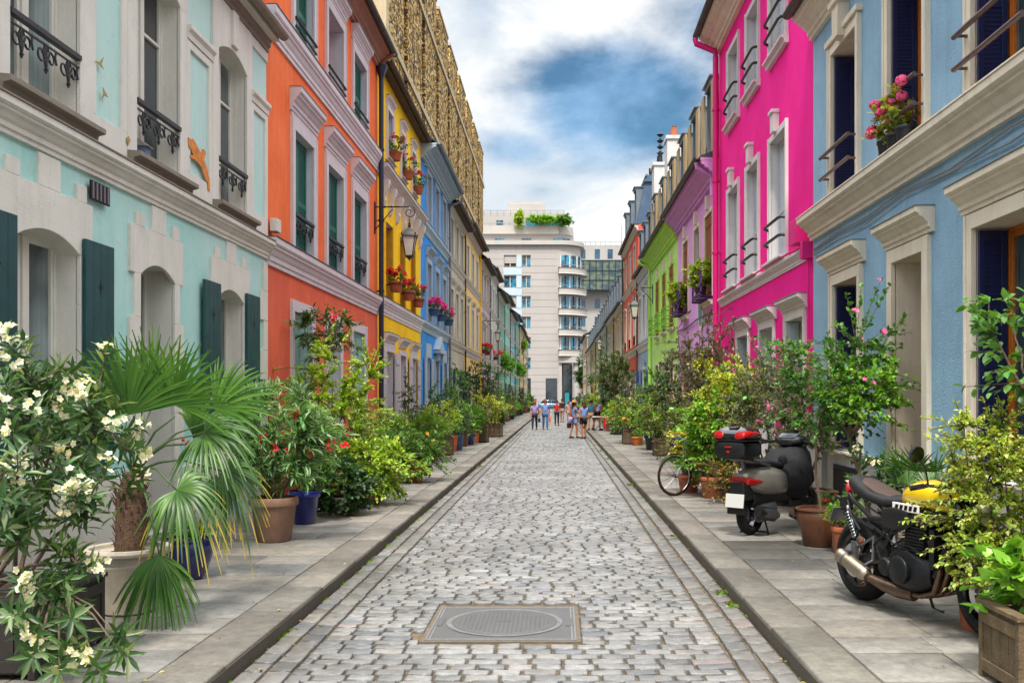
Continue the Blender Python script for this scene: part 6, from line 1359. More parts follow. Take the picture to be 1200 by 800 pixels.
for dz, dx in ((.78, -.02), (.72, .06)):
    cpt = np.array([dx, -.04, dz]); ax = unit(np.array([-.1, -.9, .35])); b1 = unit(np.cross(ax, [.3, .2, 1])); b2 = np.cross(ax, b1); aa = np.arange(6) * math.pi / 3
    ff.put(np.repeat(cpt[None], 6, 0), b1 * np.cos(aa)[:, None] + b2 * np.sin(aa)[:, None] + ax * .3, np.repeat(ax[None], 6, 0), .085, .035, 'lance', colors([(.85, .55, .5)], 6, .04))
ff.build('blossom', 'petal', t, (0, 0, 0))
b = MB(); b.box(-.17, .17, -.11, .11, 0, .20); b.box(-.15, .15, -.09, .09, .2, .21, 1); tb = thing('planting_trough', Vector((3.1, 9.25, PAV + .0)), 'black trough with a grey slate label board behind the motorcycle tail', 'trough'); b.build('trough', ['black_pot', 'soil'], tb, .006)
b = MB(); T_ = Matrix.Translation((-.02, -.14, .24)) @ Matrix.Rotation(R(-25), 4, 'X'); b.box(-.15, .15, -.006, .006, -.08, .1, T=T_); b.build('board', 'galva', tb, .003)
# small fan palm
loc = Vector((3.4, 8.95, PAV)); t = thing('potted_palm', loc, 'small spiky fan palm in front of the light blue house', 'potted palm'); pot(t, 'round', 'black_pot', .2, .15, .3, loc)
for i in range(11):
    a = i * 2.4; el = .9 + .5 * math.sin(i * 1.7); hb = Vector((math.cos(a) * .2, math.sin(a) * .18, .80 + .18 * math.sin(i * 2.1))); lf = Leaves()
    fan_leaf(lf, np.array(hb), (math.cos(a) * .7, math.sin(a) * .6, .9), (-.5 * math.cos(a), -.5 * math.sin(a) - .2, .6), .34, 16, 80, .12, PG, .022, .3, None, .3)
    b = MB(); b.tube([(0, 0, .28), (hb * .5 + Vector((0, 0, .1))), hb], [.007, .005, .004], 5); off = lf.k; lf.V.append(np.array(b.v)); fs = []; pr = []
    for f_ in b.f: fs += [off + q for q in f_]; pr.append(len(f_))
    lf.F.append(np.array(fs)); lf.P += pr; lf.T.append(np.repeat([[.07, .13, .03]], len(b.v), 0)); lf.k += len(b.v); lf.build('frond', 'leaf', t, (0, 0, 0), True)
# beyond the scooter
OL = [(.10, .14, .07), (.15, .19, .10), (.07, .11, .05), (.20, .24, .14)]
shrub(Vector((3.45, 12.9, PAV)), 'airy grey green olive like bush behind the scooter, under the magenta wall', ('box', 'planter_wood', .25, .25, .4), (-.05, .1, 1.5), (.72, .7, .92), 360, 18, .065, .023, 'lance', OL, 5, (.55, .02), dict(n=8, per=3, s=.03, c='pink'), .1, .4, 'potted_tree', 'potted tree', lump=.35, shell=.25, twl=.35)
shrub(Vector((3.3, 14.6, PAV)), 'second olive like bush with pink blossoms beside the magenta window', ('round', 'terracotta', .25, .18, .4), (-.1, .0, 1.5), (.72, .7, .95), 340, 18, .065, .023, 'lance', OL, 5, (.5, .02), dict(n=14, per=3, s=.03, c='pink'), .1, .4, 'potted_tree', 'potted tree', lump=.35, shell=.25, twl=.35)
shrub(gp(838, 583), 'big bright yellow green bush spilling over the pavement beside the scooter', ('round', 'terracotta', .26, .2, .35), (.08, .2, 1.05), (.72, .66, .78), 420, 19, .075, .045, 'ovate', 'fresh', 9, None, None, .2, .4, clip=.12, shell=.4)
shrub(gp(812, 580) + Vector((.0, .5, 0)), 'golden leaved low bush beside the bicycle', ('round', 'terracotta', .2, .15, .3), (.05, 0, .85), (.42, .42, .36), 150, 16, .06, .036, 'ovate', 'gold', 6, clip=.3)
shrub(Vector((2.92, 15.5, PAV)), 'tall golden yellow shrub above the bright green bush', ('box', 'planter_wood', .25, .25, .4), (.0, .2, 1.7), (.68, .62, .62), 320, 17, .065, .034, 'ovate', [(.52, .52, .06), (.36, .44, .05), (.22, .34, .04), (.44, .5, .07)], 8, None, None, .1, .5, lump=.4, shell=.3)
shrub(gp(848, 590) + Vector((.15, .1, 0)), 'low rusty brown autumn toned bush at the foot of the green bush', None, (.1, 0, .36), (.55, .4, .34), 170, 14, .05, .028, 'ovate', 'autumn', 7, name='low_shrub', cat='shrub', clip=.04)
shrub(gp(870, 592), 'small low yellow leafed plant by the scooter plate', ('round', 'blue_pot', .12, .09, .22), (0, 0, .38), (.2, .2, .2), 50, 12, .05, .03, pal='gold')
shrub(Vector((3.1, 18.2, PAV)), 'tall dark bronze green shrub before the violet house', ('box', 'planter_wood', .3, .3, .45), (-.1, .1, 1.75), (.72, .8, 1.15), 300, 16, .07, .032, 'ovate', 'brownish', 10, None, None, .0, .6, lump=.3, shell=.25, sr=.02)
shrub(Vector((3.3, 21.2, PAV)), 'taller sparse dark shrub with small leaves against the violet wall', ('box', 'planter_wood', .3, .3, .45), (-.1, .2, 2.35), (.85, .9, 1.25), 300, 14, .07, .03, 'ovate', [(.07, .10, .05), (.10, .13, .06), (.14, .11, .07)], 10, (.9, .04), None, .0, .6, lump=.35, shell=.2, sr=.02)
shrub(Vector((2.7, 19.4, PAV)), 'olive green shrub in a black pot right behind the bicycle', ('round', 'black_pot', .22, .16, .35), (.0, .2, .95), (.62, .62, .62), 200, 15, .065, .035, 'ovate', [(.10, .17, .04), (.15, .22, .05), (.08, .13, .03)], 8)
shrub(Vector((3.2, 24.0, PAV)), 'tall bushy dark green shrub in front of the violet house door', ('box', 'planter_wood', .32, .32, .5), (-.1, .2, 1.7), (.85, .9, 1.05), 260, 14, .09, .045, 'ovate', 'dark', 9, sr=.02)
shrub(Vector((3.05, 27.0, PAV)), 'yellowish mid green shrub before the far edge of the violet house', ('box', 'planter_wood', .32, .32, .5), (-.1, .2, 1.15), (.75, .8, .65), 200, 13, .09, .05, 'ovate', [(.13, .2, .04), (.2, .27, .05), (.09, .15, .03)], 8)
shrub(Vector((3.15, 30.0, PAV)), 'climbing green shrub by the corner of the lime green house', ('round', 'terracotta', .3, .22, .45), (-.1, .2, 1.6), (.6, .7, 1.0), 190, 13, .09, .05, 'dia', 'mid', 7)
shrub(gp(741, 520), 'loose green bush with orange flowers in a dark wooden planter by the kerb', ('box', 'planter_wood', .34, .3, .6), (.25, .2, 1.05), (1.05, .9, .72), 240, 13, .10, .055, 'dia', [(.10, .2, .03), (.16, .28, .04), (.24, .3, .05)], 8, fl=dict(n=12, per=2, s=.05, c='orange'))
shrub(gp(740, 520.5) + Vector((.15, -.6, 0)), 'tiny green plant in a bright orange clay pot by the wooden planter', ('round', 'terracotta_orange', .2, .15, .3), (0, 0, .4), (.22, .2, .15), 30, 10, .08, .04, 'dia', 'mid')
shrub(gp(760, 528) + Vector((.2, .5, 0)), 'wide green bush before the lime green house', ('round', 'black_pot', .3, .22, .45), (.1, 0, .95), (.8, .8, .65), 200, 13, .09, .05, 'dia', 'fresh', 7)
shrub(Vector((2.85, 36.0, PAV)), 'low leafy plant with pink flowers by the far side of the wooden planter', ('round', 'black_pot', .3, .22, .4), (0, 0, .75), (.7, .7, .5), 150, 12, .10, .05, 'dia', 'fresh', 6, fl=dict(n=8, per=2, s=.05, c='pink'))
shrub(gp(724, 510) + Vector((.3, 1, 0)), 'low dark plant trough before the frosty blue house', ('box', 'black_pot', .55, .25, .35), (0, 0, .65), (.75, .5, .4), 140, 12, .10, .05, 'dia', 'mid', 6)
shrub(Vector((2.85, 47, PAV)), 'tall pavement tree with pale orange brown trunk before the coral house', ('box', 'planter_wood', .4, .4, .5), (-.05, 0, 2.65), (1.15, 1.2, 1.55), 420, 14, .15, .055, 'dia', [(.06, .13, .05), (.09, .18, .06), (.05, .10, .04), (.12, .2, .07)], 10, (1.7, .07), None, .0, .5, 'pavement_tree', 'tree', bark='bark_light', shell=.25, lump=.3, sr=.03)
shrub(Vector((3.3, 44, PAV)), 'dense small leafed shrub between the pavement tree and the frosty blue house', ('box', 'planter_wood', .4, .4, .5), (0, 0, 1.5), (.7, .8, 1.1), 190, 13, .12, .05, 'dia', 'olive', 7)
HRr = [(49, 'coral red house'), (55.3, 'cream yellow house'), (64, 'pale sand house right'), (73, 'dull white house right'), (83, 'pastel yellow house'), (94, 'ochre house'), (107, 'cream house far right'), (122, 'last right house'), (142, '')]
i = 0
for (a, nm), (e, _) in zip(HRr[:-1], HRr[1:]):
    for j in range(2): farplant(1, a + (e - a) * (j + .5) / 2 + random.uniform(-.5, .5), i, nm, 'plants along the far right pavement'); i += 1
# terrace garden high on the apartment block
for i, (x, y, w_, h_, lb, pl) in enumerate([(608, 255, 5, 11, 'pale feathery bamboo clump on the apartment terrace', 'lime'), (634, 256, 22, 6, 'long bright green vine draped over the apartment terrace rail', 'fresh'), (661, 257, 9, 8, 'green creeper hanging from the rounded terrace corner', 'mid')]):
    z = Z_(y); shrub((X_(x), Y0 + 1.0, z - 1.0), lb, None, (0, 0, 1.0), (w_ * sc, .9, h_ * sc * .8), 260, 12, .42, .2, 'dia', pl, 5, name='terrace_plant', cat='terrace plant', sr=.04, twl=1.0, shell=.2)
shrub((X_(619), Y0 - 2, 0), 'dark shrub planted by the shop window of the apartment block', None, (0, 0, 1.2), (1.1, .8, 1.2), 120, 12, .3, .14, 'dia', 'dark', 5, name='shrub', cat='shrub', sr=.03, twl=.8)
shrub((4.6, 148, 0), 'dark street tree at the end of the right row beside the no entry sign', None, (0, 0, 5), (1.9, 2, 3.6), 300, 12, .45, .22, 'dia', 'dark', 6, (2.2, .12), None, name='street_tree', cat='tree', sr=.06, twl=1.0)
shrub((-3.1, 96, PAV), 'green vine hanging high on the sand coloured left house front', None, (-1.0, 18, 5.6), (.35, 1.5, 1.8), 120, 12, .3, .15, 'dia', 'fresh', 3, name='wall_vine', cat='vine', sr=.02) if False else None

# ================================================================ WINDOW POTS
def winpot(h_x, y, z, label, fl, n=5, m='terracotta', tw=34, r=.14, hgt=.20, leaf='mid', hold=None, H=.30, w=.2, per=5, s=.035, group=None, name='flower_pot', kind='round'):
    return shrub((h_x, y, z), label, (kind, m, r, r * .72, hgt), (0, 0, hgt + H * .5), (w, w, H * .55), tw, 9 if tw < 50 else 14, .05 if y < 22 else .07, .035 if y < 22 else .05, 'dia', leaf, 4, fl=dict(n=n, per=per, s=s, c=fl, spread=.04, top=True) if fl else None, name=name, cat='flower pot', group=group, twl=.15, hold=hold)
yl = [(25.1, 'nearest the lamp'), (27.25, 'in the middle'), (29.25, 'nearest the blue house')]
for y, w_ in yl: winpot(XL + .19, y, 4.52, f'red geranium in a clay pot on the lower yellow sill {w_}', 'red', 10, hold=-.42, r=.19, hgt=.28, per=8, s=.05, w=.27, group='geraniums on the yellow house')
for y, w_ in yl: winpot(XL + .16, y + .15, 8.005, f'leggy crimson geranium on the upper yellow sill {w_}', 'crimson', 6, r=.17, hgt=.24, per=5, s=.05, w=.36, H=.4, group='geraniums on the yellow house')
for y, w_ in ((32.9, 'first'), (35.1, 'second'), (37.3, 'third')): winpot(XL + .19, y, 4.56, hold=-.4, label=f'pink geranium in a dark trough on the {w_} blue house sill from the yellow side', fl='magenta', n=10, m='blue_grey_pot', r=.2, hgt=.26, per=7, s=.06, w=.3, group='geraniums on the blue house')
for y, w_ in ((56.2, 'near'), (58.4, 'middle')): winpot(XL + .17, y, 4.352, f'red flower box on the {w_} sill of the lilac house', 'red', 8, 'maroon', r=.2, hgt=.22, per=5, s=.09, w=.4, group='flower boxes on the lilac house')
winpot(XL + .17, 66, 4.352, 'red flower box on the sill of the light grey house', 'red', 8, 'maroon', r=.2, hgt=.22, per=5, s=.1, w=.45)
# hydrangeas on the light blue house
for i, (y, zz, lb) in enumerate([(10.78, .0, 'tallest crimson hydrangea in a black pot at the far end of the blue house sill'), (10.5, 0, 'drooping dark red hydrangea in the middle black pot on the blue house sill'), (10.2, 0, 'pink hydrangea in the near black pot on the blue house sill')]):
    t = shrub((XR - .13, y, 4.443), lb, ('round', 'black_pot', .115, .085, .20), (-.03, 0, .42), (.16, .16, .22), 26, 9, .07, .045, 'ovate', [(.2, .32, .05), (.13, .24, .04), (.36, .36, .06), (.3, .16, .05)], 4, name='hydrangea', cat='flower pot', twl=.2, group='hydrangeas on the blue house sill')
    ff = Leaves(); rs = np.random.default_rng(70 + i)
    for (dx, dy, dz) in [[(-.12, .05, .62), (-.1, .2, .38), (-.15, .1, .30)], [(-.14, .05, .45), (-.08, -.05, .52)], [(-.08, -.1, .66), (-.05, -.02, .52)]][i]:
        n = 70; d = unit(rs.normal(0, 1, (n, 3))); cpt = np.array([dx, dy, dz]) + d * .062 * np.array([1, 1, .8]); up_ = d
        a1 = unit(np.cross(d, [.3, .2, 1]))
        for q in range(4):
            a2 = np.cross(d, a1); an = q * 1.571; ff.put(cpt, a1 * math.cos(an) + a2 * math.sin(an), d, .022, .022, 'petal', colors(FL['crimson'] + FL['pink'] if i < 2 else FL['pink'], n, .15))
    ff.build('blossom', 'petal', t, (0, 0, 0))
# baskets on the violet house
for y, w_ in ((24.2, 'near'), (28.55, 'far')): winpot(XR - .22, y, 4.262, f'overflowing lime green plant in the {w_} window basket of the violet house', None, 0, 'planter_wood', r=.16, hgt=.3, leaf='lime', H=.62, w=.36, tw=200, group='plants in the violet window baskets')
# hanging greens far left
for y, z, lb in ((104, 4.6, 'green plant overflowing from the turquoise house window'), (114, 4.6, 'trailing green plant on the sand coloured house window'), (118, 7.9, 'bright green plant high on the sand coloured house'), (75, 4.36, 'orange flowered pot on the sea green house sill'), (84, 4.36, 'small leafy pot on the pale mint house sill')):
    shrub((XL + .22, y, z), lb, ('round', 'terracotta', .2, .15, .25), (.05, 0, .3), (.45, .9, .7), 80, 10, .25, .13, 'dia', 'fresh', 4, name='flower_pot', cat='flower pot', fl=dict(n=6, per=2, s=.12, c='orange') if y == 75 else None)

# ================================================================ LAMPS
M['lamp_glass'] = mat('lamp_glass', '#c9c2b4', .25, .12, 8, spec=.6)
def lamp(side, y, label, z=5.95, reach=.85, X=None):
    s = -side; x0 = (XL if side < 0 else XR); x = x0 + s * reach
    t = thing('wall_lantern', (x0, y, z), label, 'street lamp', 'wall lanterns along the street')
    b = MB((x0, y, z)); zb = z + .42
    b.tube([(x0 + s * .02, y, zb), (x, y, zb)], .018, 6); b.tube([(x0 + s * .02, y, zb - .55), (x0 + s * .45, y, zb - .05)], .013, 6); b.box(min(x0, x0 + s * .03), max(x0, x0 + s * .03), y - .04, y + .04, zb - .65, zb + .12)
    sp = [(x + s * (.0 + r_ * math.cos(a)), y, zb - .13 + r_ * math.sin(a)) for a, r_ in [(math.pi * .5 - k * .42, .16 * (1 - k / 24)) for k in range(20)]]
    b.tube([(x - s * .12, y, zb)] + sp, .013, 5); b.tube([(x, y, zb - .28), (x, y, z)], .012, 6)
    for q in (.3, .5): b.ball((x0 + s * reach * q, y, zb), .03, 8)
    b.build('bracket', 'iron', t)
    lx_, H = x, .80; b = MB((x0, y, z)); zt = z
    b.lathe([(.02, 0), (.05, -.03), (.04, -.07), (.10, -.11), (.14, -.17), (.24, -.27), (.25, -.30), (.22, -.31)], 4, c=(lx_, y, zt), square=1)
    for a in range(4):
        an = math.pi / 4 + a * math.pi / 2; b.ball((lx_ + .23 * math.cos(an), y + .23 * math.sin(an), zt - .25), (.02, .02, .045), 6)
    b.ball((lx_, y, zt + .0), (.035, .035, .05), 8); b.build('cap', 'iron', t)
    b = MB((x0, y, z))
    for a in range(4):
        an = math.pi / 4 + a * math.pi / 2; b.tube([(lx_ + .215 * math.cos(an), y + .215 * math.sin(an), zt - .3), (lx_ + .12 * math.cos(an), y + .12 * math.sin(an), zt - .76)], .012, 5)
    b.lathe([(.13, -.80), (.135, -.76), (.12, -.755)], 4, c=(lx_, y, zt), square=1); b.lathe([(.01, -.88), (.03, -.84), (.08, -.80)], 8, c=(lx_, y, zt)); b.build('frame', 'iron', t)
    b = MB((x0, y, z)); b.lathe([(.112, -.755), (.205, -.31)], 4, c=(lx_, y, zt), square=1); b.build('glass', 'lamp_glass', t)
    return t
lamp(-1, 23.15, 'large black wall lantern on a scroll bracket between the orange and yellow houses')
lamp(-1, 57.5, 'wall lantern hanging from the lilac house on the left row'); lamp(-1, 88, 'small distant lantern on the left row near the sky blue house'); lamp(-1, 112, 'farthest lantern of the left row, near the sand house')
lamp(1, 38.4, 'black wall lantern between the lime green and frosty blue houses', reach=.75, z=5.75); lamp(1, 68, 'wall lantern on the pale sand house of the right row'); lamp(1, 104, 'farthest small lantern of the right row')
# no entry sign
M['sign_red'] = mat('sign_red', '#c4161c', .4, .05); M['sign_white'] = mat('sign_white', '#e6e4e0', .4, .03)
t = thing('no_entry_sign', (4.05, 147, 0), 'round red no entry sign with white bar at the end of the street', 'road sign')
b = MB((4.05, 147, 0)); b.tube([(4.05, 147, 0), (4.05, 147, 3.4)], .04, 8); b.build('post', 'galva', t)
b = MB((0, 0, 0)); T_ = Matrix.Translation((0, -.06, 3.1)) @ Matrix.Rotation(R(90), 4, 'X'); b.lathe([(.32, -.01), (.32, .01)], 28, T=T_); b.build('disc', 'sign_red', t)
b = MB((0, 0, 0)); b.box(-.2, .2, -.078, -.072, 3.05, 3.15); b.build('bar', 'sign_white', t)

# fallen leaves and petals
def litter(name, n, label):
    rs = np.random.default_rng(77); lf = Leaves(); P = []
    for i in range(n):
        if rs.random() < .5: x = rs.choice([KL - rs.random() * 2.3, KR + rs.random() * 2.2, KL + abs(rs.normal(0, .12)), KR - abs(rs.normal(0, .12))])
        else: x = rs.choice([XL + abs(rs.normal(0, .5)) + .1, XR - abs(rs.normal(0, .5)) - .1, 2.6 + rs.normal(0, .35)])
        y = 4.5 + rs.random() ** 1.6 * 40; P.append((x, y, (PAV if (x < KL or x > KR) else .016) + .007))
    P = np.array(P); a = rs.random(n) * 6.28; D = np.stack([np.cos(a), np.sin(a), rs.normal(0, .12, n)], 1); U = unit(np.array([0, 0, 1.]) + rs.normal(0, .25, (n, 3)))
    lf.put(P, D, U, rs.uniform(.018, .05, n), rs.uniform(.012, .028, n), 'dia', colors([(.45, .34, .06), (.30, .18, .05), (.20, .12, .05), (.5, .42, .12), (.25, .25, .06)], n, .2))
    return tag(lf.build(name, 'leaf', None, (0, 0, 0)), label, kind='stuff')
litter('fallen_leaves', 520, 'small dry leaves and petals fallen on the pavements and gutters')
# ================================================================ VEHICLES
M['rubber'] = mat('rubber', '#141414', .8, .2, 20, .3, 90, spec=.3); M['black_plastic'] = mat('black_plastic', '#121316', .45, .15, 10, .1, 120, spec=.5); M['gloss_black'] = mat('gloss_black', '#0b0b0d', .15, .1, 6, coat=.8)
M['steel_brushed'] = mat('steel_brushed', '#a79a88', .35, .2, 9, .05, 120, metal=.9); M['steel_hot'] = mat('steel_hot', '#7d6a5c', .4, .3, 9, metal=.85, hue='#5e4a3e'); M['engine_black'] = mat('engine_black', '#1f2124', .4, .3, 14, .15, 90, metal=.4); M['chrome'] = mat('chrome', '#c8c8cc', .15, .05, metal=1)
M['alu'] = mat('alu', '#77797c', .4, .2, 12, .1, 80, metal=.8); M['tank_yellow'] = mat('tank_yellow', '#f0c80c', .2, .04, 2, coat=.9); M['seat_vinyl'] = mat('seat_vinyl', '#17171b', .6, .1, 12, .25, 200); M['seat_tan'] = mat('seat_tan', '#4a3a34', .65, .1, 12, .3, 200)
M['scooter_silver'] = mat('scooter_silver', '#a9a29a', .28, .06, 2, metal=.45, coat=.6); M['tail_red'] = mat('tail_red', '#a80d12', .12, .15, 12, coat=.9); M['plate_white'] = mat('plate_white', '#c9c9c6', .4, .05); M['nylon'] = mat('nylon', '#101116', .75, .2, 14, .5, 60); M['screen_grey'] = mat('screen_grey', '#5c6c7c', .15, .1, coat=.5)
def loft(b, secs, n=16, mi=0, T=None, ex=2.5):
    """secs: (x, y, z, half width, half height) superellipse rings across x"""
    vs = []
    for s in secs:
        x, y, z, hw, hh = s[:5]; e = s[5] if len(s) > 5 else ex
        for j in range(n):
            t = 2 * math.pi * j / n; c_, s_ = math.cos(t), math.sin(t)
            vs.append((x, y + hw * math.copysign(abs(c_) ** (2 / e), c_), z + hh * math.copysign(abs(s_) ** (2 / e), s_)))
    k = len(secs); fs = [(i * n + j, i * n + (j + 1) % n, (i + 1) * n + (j + 1) % n, (i + 1) * n + j) for i in range(k - 1) for j in range(n)]
    fs += [tuple(range(n))[::-1], tuple(range((k - 1) * n, k * n))]
    return b.add(vs, fs, mi, T, True)
def wheel(parent, x, z, Ro, wt, hub='alu', spokes=5, disc=True, name='wheel', rimr=None, wire=False, T0=None):
    TT = Matrix.Translation((x, 0, z)) @ Matrix.Rotation(R(90), 4, 'X'); rr = rimr or Ro - wt * .62
    b = MB(); n = 14; b2 = []
    prof = [(rr + .0, -wt * .36)] + [(Ro - wt * .5 + wt * .5 * math.cos(a) * 1.0, wt * .5 * math.sin(a)) for a in [math.radians(q) for q in range(-80, 81, 16)]] + [(rr, wt * .36), (rr - .004, 0), (rr, -wt * .36)]
    b.lathe(prof, 48, T=TT)
    if not wire:
        for i in range(44):
            a = 2 * math.pi * i / 44
            for sg in (-1, 1): b.box(Ro - wt * .10, Ro - wt * .045, -.004, .004, sg * wt * .12, sg * wt * .34, T=TT @ Matrix.Rotation(a, 4, 'Z')) if wt > .3 else None
    w_ = b.build(name, 'rubber', parent)
    b = MB(); b.lathe([(rr - .02, -wt * .3), (rr + .006, -wt * .38), (rr + .006, wt * .38), (rr - .02, wt * .3), (rr - .028, 0), (rr - .02, -wt * .3)], 40, T=TT); b.lathe([(.028, -wt * .45), (.045, -wt * .4), (.045, wt * .4), (.028, wt * .45)], 16, T=TT)
    if wire:
        for i in range(28):
            a = 2 * math.pi * i / 28; a2 = a + (.35 if i % 2 else -.35); sg = 1 if i % 4 < 2 else -1
            b.tube([TT @ Vector((.03 * math.cos(a), .03 * math.sin(a), .03 * sg)), TT @ Vector(((rr - .01) * math.cos(a2), (rr - .01) * math.sin(a2), 0))], .0022, 4)
    else:
        for i in range(spokes):
            a = 2 * math.pi * i / spokes
            for da in (-.13, .13): b.add([(.03, -.012, -.02), (.03, .012, -.02), (rr - .015, .008, -.012), (rr - .015, -.008, -.012), (.03, -.012, .02), (.03, .012, .02), (rr - .015, .008, .012), (rr - .015, -.008, .012)], [(0, 1, 2, 3), (4, 7, 6, 5), (0, 4, 5, 1), (1, 5, 6, 2), (2, 6, 7, 3), (3, 7, 4, 0)], T=TT @ Matrix.Rotation(a + da, 4, 'Z'))
    b.build('rim', hub, w_, 0)
    if disc:
        b = MB(); T2 = Matrix.Translation((x, -wt * .5 - .012 if disc > 0 else 0, z)) @ Matrix.Rotation(R(90), 4, 'X'); rd = Ro * .42; b.lathe([(rd * .62, -.003), (rd, -.003), (rd, .003), (rd * .62, .003), (rd * .62, -.003)], 36, T=T2)
        for i in range(6): b.box(.03, rd * .64, -.008, .008, -.004, .004, T=T2 @ Matrix.Rotation(i * 1.047, 4, 'Z'))
        b.build('brake_disc', 'chrome', w_)
    return w_
# ---- motorcycle: local x forward, y left, origin under the rear axle
mx0, my0 = 2.49, 7.74; ang = math.atan2(-.952, .305)
mc = thing('motorcycle', (mx0, my0, PAV), 'black roadster motorcycle with bright yellow tank, parked half behind the variegated shrub', 'motorcycle', None, ang)
wheel(mc, 0, .325, .325, .18, 'gloss_black'); wheel(mc, 1.40, .31, .31, .125, 'gloss_black')
b = MB(); loft(b, [(-.06, -.115, .325, .022, .035), (.1, -.12, .34, .026, .05), (.35, -.12, .40, .028, .055), (.52, -.11, .44, .03, .07)]); loft(b, [(-.06, .115, .325, .022, .035), (.1, .12, .34, .026, .05), (.35, .12, .40, .028, .055), (.52, .11, .44, .03, .07)]); b.box(.3, .5, -.12, .12, .38, .46); b.build('swingarm', 'black_plastic', mc, .006)
b = MB()
for sy in (-1, 1):
    b.tube([(1.14, sy * .06, .88), (.95, sy * .13, .80), (.62, sy * .16, .72), (.48, sy * .15, .52), (.50, sy * .12, .34)], .024, 8); b.tube([(1.14, sy * .05, .80), (1.06, sy * .12, .52), (.98, sy * .12, .36)], .02, 8)
    b.tube([(.60, sy * .15, .72), (.30, sy * .15, .70), (.02, sy * .11, .80), (-.12, sy * .06, .84)], .018, 8); b.tube([(.50, sy * .14, .56), (.25, sy * .15, .66)], .014, 8)
    b.tube([(-.06, sy * .12, .80), (.05, sy * .17, .70), (.2, sy * .19, .60), (.12, sy * .17, .52)], .010, 6); b.tube([(.0, sy * .13, .70), (.2, sy * .17, .66), (.35, sy * .16, .62)], .012, 6)
b.build('frame', 'black_plastic', mc)
b = MB(); loft(b, [(.46, 0, .36, .14, .12), (.58, 0, .38, .19, .17), (.74, 0, .38, .20, .18), (.86, 0, .37, .17, .14), (.93, 0, .36, .12, .10)], ex=3.2)
for sy, xx, r_ in ((-1, .70, .105), (-1, .55, .07), (1, .70, .10)): b.lathe([(r_, 0), (r_, .05), (r_ * .8, .065), (0, .07)], 24, T=Matrix.Translation((xx, sy * .17, .37)) @ Matrix.Rotation(R(90 * -sy), 4, 'X'))
b.build('engine', 'engine_black', mc, .004)
b = MB()
for i in range(9): z = .52 + i * .024; b.box(.66 + i * .006, .90 + i * .006, -.17, .17, z, z + .009)
b.box(.69, .90, -.15, .15, .5, .74); b.box(.70, .93, -.165, .165, .735, .78); b.build('cylinder_block', 'black_plastic', mc, .003)
b = MB(); b.box(.98, 1.03, -.17, .17, .42, .70); 
for i in range(12): b.box(1.03, 1.035, -.16, .16, .44 + i * .02, .446 + i * .02)
b.build('radiator', 'black_plastic', mc)
b = MB()
for sy in (-.11, -.04, .04, .11): b.tube([(.88, sy, .62), (.99, sy, .55), (1.02, sy, .40), (.95, sy * .9, .24), (.80, sy * .6 - .02, .19), (.66, sy * .3 - .05, .18)], .022, 10)
b.build('exhaust_header', 'steel_hot', mc)
b = MB(); b.tube([(.70, -.07, .18), (.55, -.09, .18), (.42, -.12, .20), (.30, -.16, .235), (.24, -.19, .26)], [.05, .055, .05, .034, .03], 14); b.build('exhaust_collector', 'steel_hot', mc)
b = MB(); p0, p1 = Vector((.30, -.185, .25)), Vector((-.02, -.225, .38)); b.tube([p0, p0 + (p1 - p0) * .08, p0 + (p1 - p0) * .12, p0 + (p1 - p0) * .9, p0 + (p1 - p0) * .92, p1], [.04, .056, .060, .060, .062, .050], 22); mf = b.build('muffler', 'steel_brushed', mc)
b = MB(); q = p0 + (p1 - p0) * .72; b.tube([q, q + (p1 - p0) * .05], .064, 22); b.tube([p1, p1 + (p1 - p0) * .04], .034, 14); b.box(.1, .16, -.2, -.17, .36, .50); b.build('clamp', 'alu', mf)
b = MB(); loft(b, [(-.10, 0, .95, .05, .02), (-.075, 0, .945, .10, .06), (.0, 0, .925, .13, .078), (.10, 0, .89, .14, .07), (.22, 0, .855, .14, .058), (.38, 0, .83, .13, .052), (.50, 0, .835, .10, .05), (.58, 0, .85, .07, .04)], 20); se = b.build('seat', 'seat_vinyl', mc)
b = MB(); loft(b, [(.04, 0, .965, .06, .022), (.12, 0, .938, .10, .025), (.28, 0, .892, .105, .022), (.42, 0, .868, .07, .018)], 16); b.build('seat_panel', 'seat_tan', se)
b = MB(); loft(b, [(.58, 0, .87, .09, .05), (.64, 0, .90, .13, .08), (.76, 0, .925, .155, .105), (.92, 0, .93, .165, .11), (1.05, 0, .91, .15, .10), (1.14, 0, .89, .10, .07), (1.18, 0, .88, .06, .045)], 24, ex=2.6); tk = b.build('tank', 'tank_yellow', mc)
b = MB()
for sy in (-1, 1):
    b = MB(); b.box(.57, .86, sy * .160 - .008, sy * .160 + .008, .795, .855); b.build('side_stripe', 'sign_white', tk, .004)
b = MB()
for sy in (-1, 1):
    for i in range(5): b.add([(.60 + i * .052, sy * .1695, .807), (.635 + i * .052, sy * .1695, .807), (.645 + i * .052, sy * .1695, .843), (.61 + i * .052, sy * .1695, .843)], [(0, 1, 2, 3)])
b.build('stripe_block', 'gloss_black', tk)
b = MB(); b.lathe([(.045, 0), (.045, .012), (.03, .016), (0, .016)], 20, c=(.92, 0, 1.038)); b.build('filler_cap', 'alu', tk)
b = MB(); loft(b, [(.44, -.15, .72, .02, .07), (.6, -.165, .73, .03, .09), (.76, -.16, .74, .02, .06)]); loft(b, [(.44, .15, .72, .02, .07), (.6, .165, .73, .03, .09), (.76, .16, .74, .02, .06)]); b.build('side_panel', 'black_plastic', mc)
b = MB()
for sy in (-1, 1): b.tube([(1.18, sy * .10, .92), (1.26, sy * .10, .70), (1.40, sy * .10, .31)], [.026, .028, .022], 10)
b.box(1.12, 1.22, -.13, .13, .90, .93); b.box(1.17, 1.27, -.13, .13, .74, .77); b.build('fork', 'gloss_black', mc, .003)
b = MB(); n = 12
